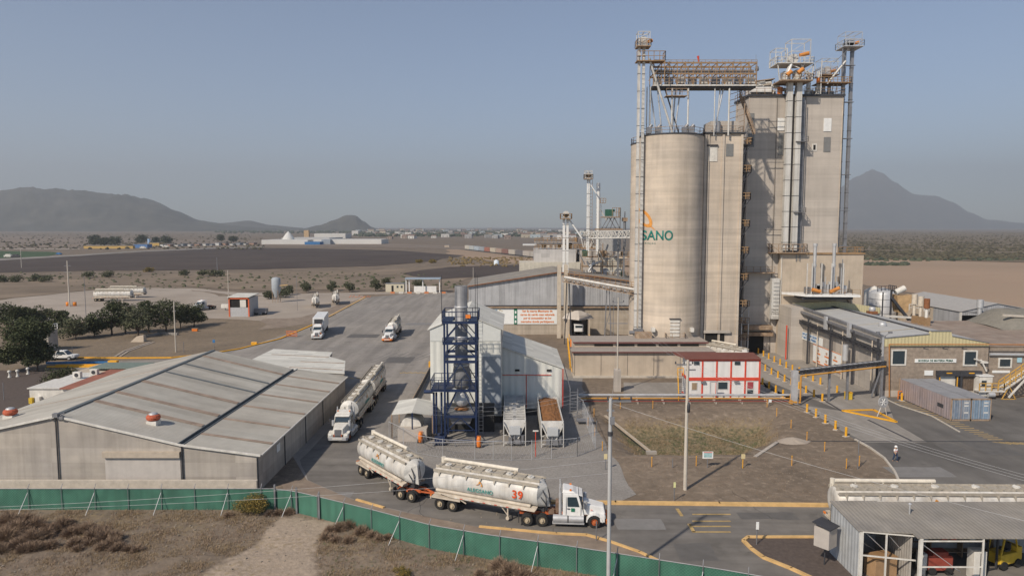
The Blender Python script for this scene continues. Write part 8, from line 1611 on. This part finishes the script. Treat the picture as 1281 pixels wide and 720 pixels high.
mb = MB(); mb.box(0, 0, 0, w_, .15, 2.6); mb.box(w_ - .1, .15, 0, w_, 7, h_ - .4); mb.box(0, 7, 0, w_, 7.1, h_ - .4); mb.box(0, .15, 0, .1, 7, h_ - .4); mb.build('wall', mat('pale grey sheet', (.42, .42, .42), var=.08, corr=('X', .4)), Bt)
MB().hexa([(-.3, -.3, h_ - .2), (w_ + .3, -.3, h_ - .2), (w_ + .3, 7.2, h_ + .2), (-.3, 7.2, h_ + .2), (-.3, -.3, h_), (w_ + .3, -.3, h_), (w_ + .3, 7.2, h_ + .4), (-.3, 7.2, h_ + .4)]).build('roof', SHEET_P, Bt)
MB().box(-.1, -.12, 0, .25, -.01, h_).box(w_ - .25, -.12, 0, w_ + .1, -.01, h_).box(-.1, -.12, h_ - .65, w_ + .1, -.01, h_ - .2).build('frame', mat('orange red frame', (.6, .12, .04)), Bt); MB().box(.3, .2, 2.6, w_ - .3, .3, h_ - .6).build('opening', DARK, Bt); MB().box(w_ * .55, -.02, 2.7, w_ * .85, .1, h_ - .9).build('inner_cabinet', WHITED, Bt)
t = thing('trailer_cart', 'small dark cart beside the orange framed booth', 'cart', G(324, 394), 0, None, False); MB().cb((0, 1, 1.2), (4.0, 2, 1.2)).build('body', GALVD, t); MB().cyl((-1.3, -.1, .4), (-1.3, 2.1, .4), .4).cyl((1.3, -.1, .4), (1.3, 2.1, .4), .4).build('wheels', RUBBER, t)
t = thing('compressor_unit', 'small white unit at the left corner of the orange framed booth', 'unit', G(282, 388), 0, None, False); MB().cb((0, 0, 1.3), (2.2, 1, 1.2)).build('body', WHITED, t, bevel=.1); MB().box(-.1, -.1, 0, .1, .1, .8).build('stand', GALVD, t)
t = thing('steel_silo', 'small grey hopper bottomed silo standing alone near the booth', 'silo', G(346, 378), 0, None, False); MB().lathe((0, 0, 0), [(.4, 1.6), (1.45, 4.0), (1.45, 7.8), (1.2, 8.2), (0, 8.5)], 22).build('shell', mat('blue grey silo steel', (.36, .39, .41), var=.12, metal=.2), t)
for a in range(4): MB().beam((1.3 * math.cos(a * PI / 2 + .7), 1.3 * math.sin(a * PI / 2 + .7), 0), (1.4 * math.cos(a * PI / 2 + .7), 1.4 * math.sin(a * PI / 2 + .7), 4.2), .14).build('leg', RUSTY, t)
MB().beam((.8, -.5, 5.6), (4, -.5, 5.9), .2).build('fill_pipe', YELK, t)
Gc = thing('guard_cabin', 'small cream guard cabin left of the entrance canopy', 'cabin', G(494, 365), 0, None, False); MB().cb((0, 1.5, 1.6), (7.2, 3, 3.2)).build('wall', mat('cream cabin', (.55, .5, .38), var=.08), Gc); MB().cb((0, 1.5, 3.25), (7.5, 3.3, .15)).build('roof', GALVD, Gc); MB().box(-1.3, -.06, 0, -.5, -.01, 2.5).build('door', DARK, Gc)
for x_ in (.7, 2.3): MB().box(x_, -.06, 1.6, x_ + .7, -.01, 2.4).build('window', GLASS, Gc)
En = thing('entrance_canopy', 'entrance gate canopy with slim blue grey roof on white posts', 'canopy', G(529, 366), 0, None, False)
for x_ in (-6.4, -5.2, .0, 6.4): MB().box(x_ - .18, 0, 0, x_ + .18, .35, 5.2).build('post', WHITE, En)
MB().box(-6.7, -1, 5.2, 6.8, 3.5, 5.65).build('roof', mat('blue grey canopy edge', (.3, .36, .42)), En); MB().box(-3.6, 1.5, 0, 5.0, 1.8, 2.4).build('gate_panel', WHITE, En)
for k in range(7):
    t = thing('traffic_barrier', f'{ordinal(k)} low {"orange" if k % 2 == 0 else "white"} barrier from the left at the far end of the yard', 'barrier', G(528, 367) + Vector((-11 + k * 3.2, -1.0, 0)), 0, 'barriers at the far end of the yard', False)
    MB().cb((0, 0, .4), (1.6, .35, .8)).build('block', mat('faded orange', (.55, .2, .08)) if k % 2 == 0 else WHITED, t); MB().cb((0, 0, .06), (1.7, .5, .12)).build('foot', CONC3, t)
t = thing('orange_fencing', 'fallen orange safety fencing behind the refrigerated truck', 'barrier', G(451, 372), 0, None, False); mb = MB()
for k in range(8): mb.beam((-4 + k, random.uniform(-.5, .5), .1), (-3.2 + k, random.uniform(-.5, .5), random.uniform(.3, 1.1)), .14)
mb.build('tangled_mesh', mat('orange netting', (.55, .15, .05), var=.2), t)
for i, u in enumerate((85, 93.5)): t = thing('marker_barrel', ['left orange barrel at the foot of the lot power pole', 'right orange barrel at the foot of the lot power pole'][i], 'barrel', G(u, 382.5), 0, 'orange barrels', False); MB().lathe((0, 0, 0), [(0, 0), (.55, 0), (.55, 1.25), (0, 1.25)], 14).build('drum', ORNG, t); MB().lathe((0, 0, 1.0), [(.57, -.3), (.57, -.1)], 14).build('band', YEL, t)
t = thing('red_marker_post', 'red topped marker post between the trees left of the dense row', 'post', G(62, 404), 0, None, False); MB().cyl((0, 0, 0), (0, 0, 3.0), .12, n=8).build('post', WHITED, t); MB().cb((0, 0, 2.5), (.5, .4, 1.0)).build('red_head', RED, t)
t = thing('concrete_block', 'pale concrete headwall at the start of the drainage ditch', 'block', G(174, 427), 0, None, False); MB().hexa([(-1.6, -.6, 0), (1.3, -.6, 0), (1.3, .8, 0), (-1.6, .8, 0), (-.3, -.4, 1.2), (1.2, -.4, 1.5), (1.2, .6, 1.5), (-.3, .6, 1.2)]).build('wall', STUCCO, t)
t = thing('drainage_ditch', 'x', 'ditch', G(160, 438)); t['label'] = 'stone lined drainage ditch cut across the brown grass'
for off, m_ in ((-.45, palegr), (.45, palegr), (0, soilm)): line_strip(mbx := MB(), [(p_.x + off, p_.y) for p_ in (G(147, 446), G(158, 439), G(175, 433), (G(190, 428)))], .5, .0, .1 if off else .035); mbx.build('lining' if off else 'channel_bed', m_, t)
t = thing('concrete_pipe', 'pale broken wall of rubble along the path by the ditch', 'wall', G(205, 427)); line_strip(mbx := MB(), gp((178, 423), (200, 418), (222, 419)), .6, 0, .5); mbx.build('rubble_wall', concp, t)
for i, (u, v) in enumerate(((230, 441), (268, 438), (91, 447))): sign(u, v, 2.2, .5 if i == 1 else 0, .6, BLUEP, ['dark post at the kerb near the warehouse ridge', 'small blue sign on a post near the warehouse ridge', 'dark post behind the white pickup'][i])
t = thing('orange_bin', 'orange box lying on the brown grass right of the trees', 'box', G(244, 414), 0, None, False); MB().cb((0, 0, .35), (1.3, .6, .6)).build('box', ORNG, t); MB().cb((0, 0, .68), (1.4, .7, .06)).build('lid', RUSTY, t)
t = thing('traffic_barrier', 'orange barrier at the right end of the yellow kerb', 'barrier', G(318, 431), 0, None, False); MB().cb((0, 0, .3), (1.2, .4, .5)).build('block', YEL, t); MB().cb((0, 0, .62), (1.1, .15, .12)).build('top_bar', YELK, t)
t = thing('traffic_barrier', 'stack of orange slats left of the refrigerated truck', 'barrier', G(365, 421), 0, None, False); mb = MB()
for k in range(4): mb.cb((0, 0, .25 + k * .35), (2.6, .12, .14))
mb.build('slats', mat('orange netting', (.55, .15, .05)), t); MB().box(-1.2, -.05, 0, -1.1, .1, 1.5).box(1.1, -.05, 0, 1.2, .1, 1.5).build('posts', RUSTY, t)
tt = thing('orange_worker', 'x', 'person', G(401, 424), 0, None, False); tt.name = 'person'; tt['label'] = 'person in orange vest standing at the front corner of the refrigerated truck'
skin_body([(0, 0, .95), (0, 0, 1.25), (0, 0, 1.45), (0, 0, 1.55), (0, 0, 1.66), (.12, 0, .5), (.12, 0, .06), (-.12, 0, .5), (-.12, 0, .06), (.22, 0, 1.4), (.28, 0, 1.1), (.27, -.06, .85), (-.22, 0, 1.4), (-.28, 0, 1.1), (-.27, -.06, .85)], [(0, 1), (1, 2), (2, 3), (3, 4), (0, 5), (5, 6), (0, 7), (7, 8), (2, 9), (9, 10), (10, 11), (2, 12), (12, 13), (13, 14)], [.14, .14, .14, .06, .11, .09, .06, .09, .06, .07, .055, .04, .07, .055, .04], 'body', SKIN, tt)
skin_body([(0, 0, .95), (0, 0, 1.25), (0, 0, 1.45), (.2, 0, 1.4), (-.2, 0, 1.4)], [(0, 1), (1, 2), (2, 3), (2, 4)], [.19, .19, .17, .1, .1], 'vest', ORNG, tt); skin_body([(0, 0, .95), (.12, 0, .5), (.12, 0, .08), (-.12, 0, .5), (-.12, 0, .08)], [(0, 1), (1, 2), (0, 3), (3, 4)], [.17, .11, .08, .11, .08], 'trousers', DENIM, tt); MB().lathe((0, 0, 1.66), [(.17, 0), (.14, .08), (0, .16)], 12).build('hard_hat', WHITE, tt)
# poles and cables
poles = {}
def pole(u, v, vtop, label, r0=.16, r1=.10, arms=(), m=POLEC, Y=None, xy=None, extra=None, name='utility_pole'):
    p = Vector((*xy, 0)) if xy else G(u, v); h_ = ZA(vtop, p.y); t = thing(name, label, 'pole', p, 0, None, False); MB().cyl((0, 0, -.1), (0, 0, h_), r0, r1, n=10).build('shaft', m, t)
    for (dz, w_, off) in arms: MB().box(off - w_ / 2, -.06, h_ - dz, off + w_ / 2, .06, h_ - dz + .12).build('cross_arm', GALVD, t)
    if arms:
        for k, x_ in enumerate((-.8, 0, .8)): MB().lathe((x_ + arms[0][2], 0, h_ - arms[0][0] + .12), [(.05, 0), (.09, .08), (.05, .16), (.07, .24), (0, .26)], 8).build('insulator', DKSTEEL, t)
    poles[label[:12]] = (p, h_); return t, h_
t, hA = pole(0, 0, 498, 'tall grey lamp pole in the foreground beside the tractor unit', .15, .12, [(.25, 1.6, .6), (.9, .5, 0)], POLEG, xy=(6.75, 47.3)); MB().cb((.1, -.2, hA - 1.5), (.3, .25, .5)).build('switch_box', GALVD, t); MB().cyl((0, 0, hA - 2.6), (0, 0, hA - 2.3), .18, n=8).build('collar', DKSTEEL, t)
t, hB = pole(857, 612, 450, 'pale concrete power pole in front of the white office', .19, .12, [(.5, 1.4, -.35), (1.0, .9, .3)]); MB().lathe((.12, -.16, hB - 5.0), [(0, 0), (.14, .05), (.16, .6), (.1, .95), (0, 1)], 12).build('coil_case', DKSTEEL, t)
t, hC = pole(772, 489, 372, 'slim power pole on a square concrete block left of the white office', .12, .09, [(.8, 1.5, 0), (4.0, 3.0, 0)], POLEC); MB().cb((0, 0, 1.7), (1.0, 1.0, 3.4)).build('base_block', CONC2, t)
pole(87, 383, 326, 'wooden power pole with orange barrels on the pale lot', .22, .15, [(1.6, 2.2, 0), (3.6, 2.2, 0)], POLEC); pole(220, 440, 377, 'slender lamp pole before the dark tree row', .13, .1, [(2.0, .7, 0)], POLEC)
pole(286, 372, 338, 'white pole behind the orange framed booth', .14, .11, [], POLEC); pole(108, 402, 345, 'thin grey mast between the pale lot and the trees', .08, .06, [], GALVD, name='mast'); pole(372, 388, 345, 'thin mast right of the small silo', .06, .05, [], GALVD, name='mast'); pole(592, 352, 334, 'short white pole left of the storage hall roof', .12, .1, [], POLEC, Y=190); pole(767, 440, 372, 'thin dark mast beside the slim power pole', .05, .05, [], GALVD, name='mast')
pole(27, 335, 312, 'faint far pole by the green field', .2, .15, [], POLEC); pole(272, 342, 322, 'faint far pole on the ploughed field edge', .2, .15, [], GALVD)
pole(5, 500, 478, 'short dark post at the left edge below the trees', .06, .05, [], GALVD, name='post')
def cable(a, b, sag, label, r_=.009, grp='overhead cables'):
    a, b = Vector(a), Vector(b); pts = [a.lerp(b, i / 24) - Vector((0, 0, sag * 4 * (i / 24) * (1 - i / 24))) for i in range(25)]; tag(MB().tube(pts, r_, 4).build('power_cable', GALV), label, 'cable', grp)
PA, PB, PC = Vector((6.75, 47.3, hA)), Vector((*G(857, 612).to_2d(), hB)), Vector((*G(772, 489).to_2d(), hC))
for k, dz in enumerate((0, .9)): cable((-70, 44 + k, 6.4), (6.75, 47.3, 9.0 - dz), 1.2, ['upper', 'lower'][k] + ' thin cable crossing the warehouse front towards the grey lamp pole')
for k, (x_, lab) in enumerate(((-.8, 'left'), (0, 'middle'), (.8, 'right'))):
    cable(PC + Vector((x_, 0, -.6)), PB + Vector((x_ * .6, 0, -.3)), .7, f'{lab} cable between the slim pole and the concrete power pole'); cable(PB + Vector((x_ * .6, 0, -.3)), (42 + x_, 30, 9.5), 1.4, f'{lab} cable running from the concrete power pole over the machine shed')
cable(PA + Vector((0, 0, -.3)), (46, 24, 9), 1.2, 'cable running from the grey lamp pole to the lower right'); cable(PA + Vector((0, 0, -1.2)), PC + Vector((0, 0, -4)), .8, 'cable between the grey lamp pole and the slim pole')
for k in range(3): cable((-9.5, 79.2, 4.6 - k * .5), (9.5, 88, 4.2 - k * .5), .9, ['top', 'middle', 'lowest'][k] + ' slack cable strung before the navy tower and open trailers', .014)
# ================================================================ FAR THINGS
Tr = random.Random(3)
cols = [(.5, .47, .4), (.42, .44, .43), (.38, .43, .47), (.3, .32, .34), (.33, .14, .1), (.48, .42, .33), (.36, .27, .22), (.22, .12, .1), (.44, .4, .34), (.16, .15, .15), (.42, .38, .33), (.4, .37, .33)]
names = ['pale', 'cream', 'pale blue', 'grey', 'red', 'buff', 'tan', 'dark maroon', 'beige', 'black', 'dusty', 'drab']
pa, pb = G(583, 312.5), G(676, 323.5)
for k in range(12):
    a = pa.lerp(pb, k / 12); b = pa.lerp(pb, (k + .9) / 12); hd = heading(a, b); ln = (b - a).length
    t = thing('rail_wagon', f'{names[k]} rail wagon, {ordinal(k)} from the left in the freight train', 'rail wagon', a.lerp(b, .5), hd, 'freight train wagons', False); m_ = mat('wagon ' + names[k], cols[k], var=.15)
    MB().cb((0, 0, 3.2), (ln, 3, 3.9)).build('body', m_, t); MB().cb((0, 0, .7), (ln * .95, 2.4, .9)).build('bogies', DKSTEEL, t)
struct('railway_bed', line_strip(MB(), gp((520, 307), (583, 312.8), (676, 323.8), (760, 333)), 5, -.1, .35), mat('rail ballast', (.2, .17, .14)))
t = thing('water_tank', 'small white cylinder tank standing in the dark field', 'tank', G(621, 331.5), 0, None, False); MB().lathe((0, 0, 0), [(1.7, 0), (1.7, 3), (0, 3.5)], 16).build('shell', mat('pale blue white', (.6, .66, .7)), t); MB().lathe((0, 0, 3.4), [(.5, 0), (.5, .3), (0, .3)], 10).build('cap', WHITE, t)
# white factory
Fc = thing('factory', 'long low white factory on the plain below the conical hill', 'factory', G(400, 305), 0, None, True); OFF[Fc.name] = tuple(Fc.location)
def fbox(u0, u1, v0, v1, nm, m, dep=60, z0=0):
    b = G(u0, v1); Y = b.y; x0_, x1_ = A(u0, v0, Y).x, A(u1, v0, Y).x; MB().box(x0_, Y, z0, x1_, Y + dep, ZA(v0, Y)).build(nm, m, Fc)
FW = mat('factory white', (.62, .60, .56), var=.05, scale=.02); FR = mat('factory roof', (.50, .49, .47), var=.05, scale=.02)
fbox(327, 385, 300, 305.5, 'wall', FW); fbox(392, 477, 299.5, 305.2, 'wall', FW); fbox(352, 412, 297.5, 303.5, 'hall', FR, 90); fbox(393, 432, 292, 298, 'tall_hall', FW, 60); fbox(381, 400, 302.4, 305.9, 'blue_dock', BLUEP, 20); fbox(402, 413, 299.5, 305.4, 'office_block', mat('factory grey', (.3, .33, .36)), 20); fbox(440, 448, 288.5, 294, 'silo_block', FW, 20)
q = G(352, 305); MB().lathe((A(353, 300, q.y).x, q.y + 30, 0), [(9, 0), (9, 8), (4, 15), (0, 19)], 12).build('conical_tank', FW, Fc); fbox(380, 386, 288, 299, 'ochre_tower', mat('faint ochre', (.5, .35, .2)), 8)
# yellow wall premises and roadside buildings
def farbox(name, label, cat, u0, u1, vt, vb, m, grp=None, dep=12, roofm=None, win_=True):
    b = G(u0, vb); Y = b.y; x0_, x1_ = A(u0, vt, Y).x, A(u1, vt, Y).x; h_ = ZA(vt, Y); t = thing(name, label, cat, ((x0_ + x1_) / 2, Y, 0), 0, grp, False); w_ = (x1_ - x0_) / 2
    MB().box(-w_, 0, 0, w_, dep, h_).build('wall', m, t); MB().box(-w_ - .3, -.3, h_, w_ + .3, dep + .3, h_ + max(.3, h_ * .06)).build('roof', roofm or GALVD, t); return t
YW = mat('mustard wall', (.52, .34, .11), var=.1, scale=.05)
farbox('long_store', 'long mustard walled store beside the highway', 'building', 104.5, 166, 307.3, 310.8, YW, dep=5)
farbox('shop', 'blue fronted roadside shop right of the mustard wall', 'building', 167, 184, 305.5, 310, mat('far blue', (.1, .2, .4)), 'roadside buildings'); farbox('shop', 'yellow canopy filling station with white column', 'building', 186, 199, 303.5, 307.5, YW, 'roadside buildings'); farbox('shop', 'slim white and blue totem building by the station', 'building', 184.3, 186.5, 298.5, 307.5, mat('far pale blue', (.35, .5, .7)), 'roadside buildings', 3)
RT = Tr
for i in range(14):
    u = 200 + i * 8.6; w_ = RT.uniform(3, 6); v = 308.5 - (i * .18); vt = v - RT.uniform(1.8, 3.6)
    farbox('roadside_building', f'{["pale", "rust toned", "white", "grey"][i % 4]} low roadside building, {ordinal(i)} right of the filling station', 'building', u, u + w_, vt, v, [FW, mat('far rust', (.35, .22, .16)), WHITED, mat('far grey', (.28, .29, .3))][i % 4], 'low roadside buildings', 14)
for i, (u, v, h_, r_, lab) in enumerate(((119, 308, 12, 9, 'large dark tree left behind the mustard wall'), (131, 308, 9, 8, 'smaller dark tree in the middle behind the mustard wall'), (144, 308, 10, 9, 'dark tree right behind the mustard wall'), (177, 305.5, 11, 9, 'dark tree behind the blue fronted shop'), (195, 305.5, 9, 6, 'dark tree behind the filling station'), (208, 306, 10, 9.5, 'dark round tree right of the filling station'), (276, 302.5, 10, 7, 'dark tree left of the white factory'), (292, 303, 8, 8, 'low dark tree nearest the white factory'))):
    make_tree(lab, G(u, v), h_ * 1.25, r_, FARTREE, 1100, 500 + i, 'far trees by the highway', ls=1.0)
for i, (u, v, m_, lab) in enumerate(((11, 322, WHITED, 'white van parked by the green field at the left edge'), (20, 322.3, DKSTEEL, 'dark car behind the white van by the green field'), (74, 318.5, BLUEP, 'blue car on the far highway'), (179, 311, WHITED, 'white truck before the blue fronted shop'), (208, 309.5, WHITED, 'white truck on the highway right of the filling station'))):
    t = thing('far_vehicle', lab, 'vehicle', G(u, v), .1, 'far vehicles on the highway', False); k_ = 1.5 if 'truck' in lab or 'van' in lab else 1; t.name = 'van' if 'van' in lab else 'truck' if 'truck' in lab else 'car'
    MB().cb((0, 0, .8 * k_), (4.6 * k_, 1.9, 1.0 * k_)).build('body', m_, t, bevel=.2); MB().cb((-.3, 0, 1.5 * k_), (2.6 * k_, 1.7, .8 * k_)).build('cab', m_, t, bevel=.2); MB().cyl((-1.4 * k_, -1, .4), (-1.4 * k_, 1, .4), .4).cyl((1.4 * k_, -1, .4), (1.4 * k_, 1, .4), .4).build('wheels', RUBBER, t)
farbox('farm_hut', 'tiny tan hut on the plain left of the freight train', 'hut', 556, 562, 306.3, 309, STUCCO, dep=6); farbox('long_shed', 'long white shed beyond the freight train', 'shed', 654, 671, 304.6, 307, WHITE, dep=8)
# village houses
hm_ = [mat('house white', (.58, .56, .52), var=.08), mat('house cream', (.50, .44, .34), var=.08), mat('house grey', (.34, .33, .32), var=.08), mat('house brick', (.3, .24, .2), var=.1), mat('house pastel', (.42, .48, .5), var=.08)]
hr_ = [mat('house roof grey', (.3, .29, .28)), mat('house roof clay', (.22, .15, .12))]
protos = []
for k in range(6):
    t = thing('village_house', 'small pale house in the far village strung along the horizon', 'house', (0, 0, 0), 0, 'far village houses', False); w_, d_, h_ = RT.uniform(10, 18), RT.uniform(8, 12), RT.uniform(3.5, 7.5)
    MB().box(-w_ / 2, -d_ / 2, 0, w_ / 2, d_ / 2, h_).build('wall', hm_[k % 5], t)
    if k % 2: mb = MB(); mb.ext([(-w_ / 2 - .4, -d_ / 2 - .4, h_), (-w_ / 2 - .4, d_ / 2 + .4, h_), (-w_ / 2 - .4, 0, h_ + 2.2)], (w_ + .8, 0, 0)); mb.build('roof', hr_[1], t)
    else: MB().box(-w_ / 2 - .2, -d_ / 2 - .2, h_, w_ / 2 + .2, d_ / 2 + .2, h_ + .4).build('roof', hr_[0], t)
    for x_ in (-w_ / 4, w_ / 4): MB().box(x_ - .8, -d_ / 2 - .1, 1.2, x_ + .8, -d_ / 2 - .02, 2.6).build('window', DARK, t)
    protos.append(t)
for i in range(150):
    band = i % 3; v = (RT.uniform(287.6, 290), RT.uniform(290, 294), RT.uniform(292, 299))[band]; u = RT.uniform(455, 800) if band < 2 else RT.uniform(480, 720)
    if band == 0: u = RT.uniform(430, 800)
    q = G(u, v); rz_ = RT.uniform(-.5, .5); s_ = RT.uniform(.9, 1.4) * (1.5 if band == 0 else 1)
    if i < 6: o_ = protos[i]; o_.location = q; o_.rotation_euler.z = rz_; o_.scale = (s_,) * 3
    else: copy_tree(protos[RT.randrange(6)], None, q, rz_, s_)
for i in range(26):
    u = RT.uniform(95, 320); v = RT.uniform(286.4, 289); q = G(u, v); o_ = copy_tree(protos[RT.randrange(6)], 'tiny pale house at the foot of the long left hill', q, 0, RT.uniform(1.4, 2.4)); o_['group'] = 'houses under the left hill'
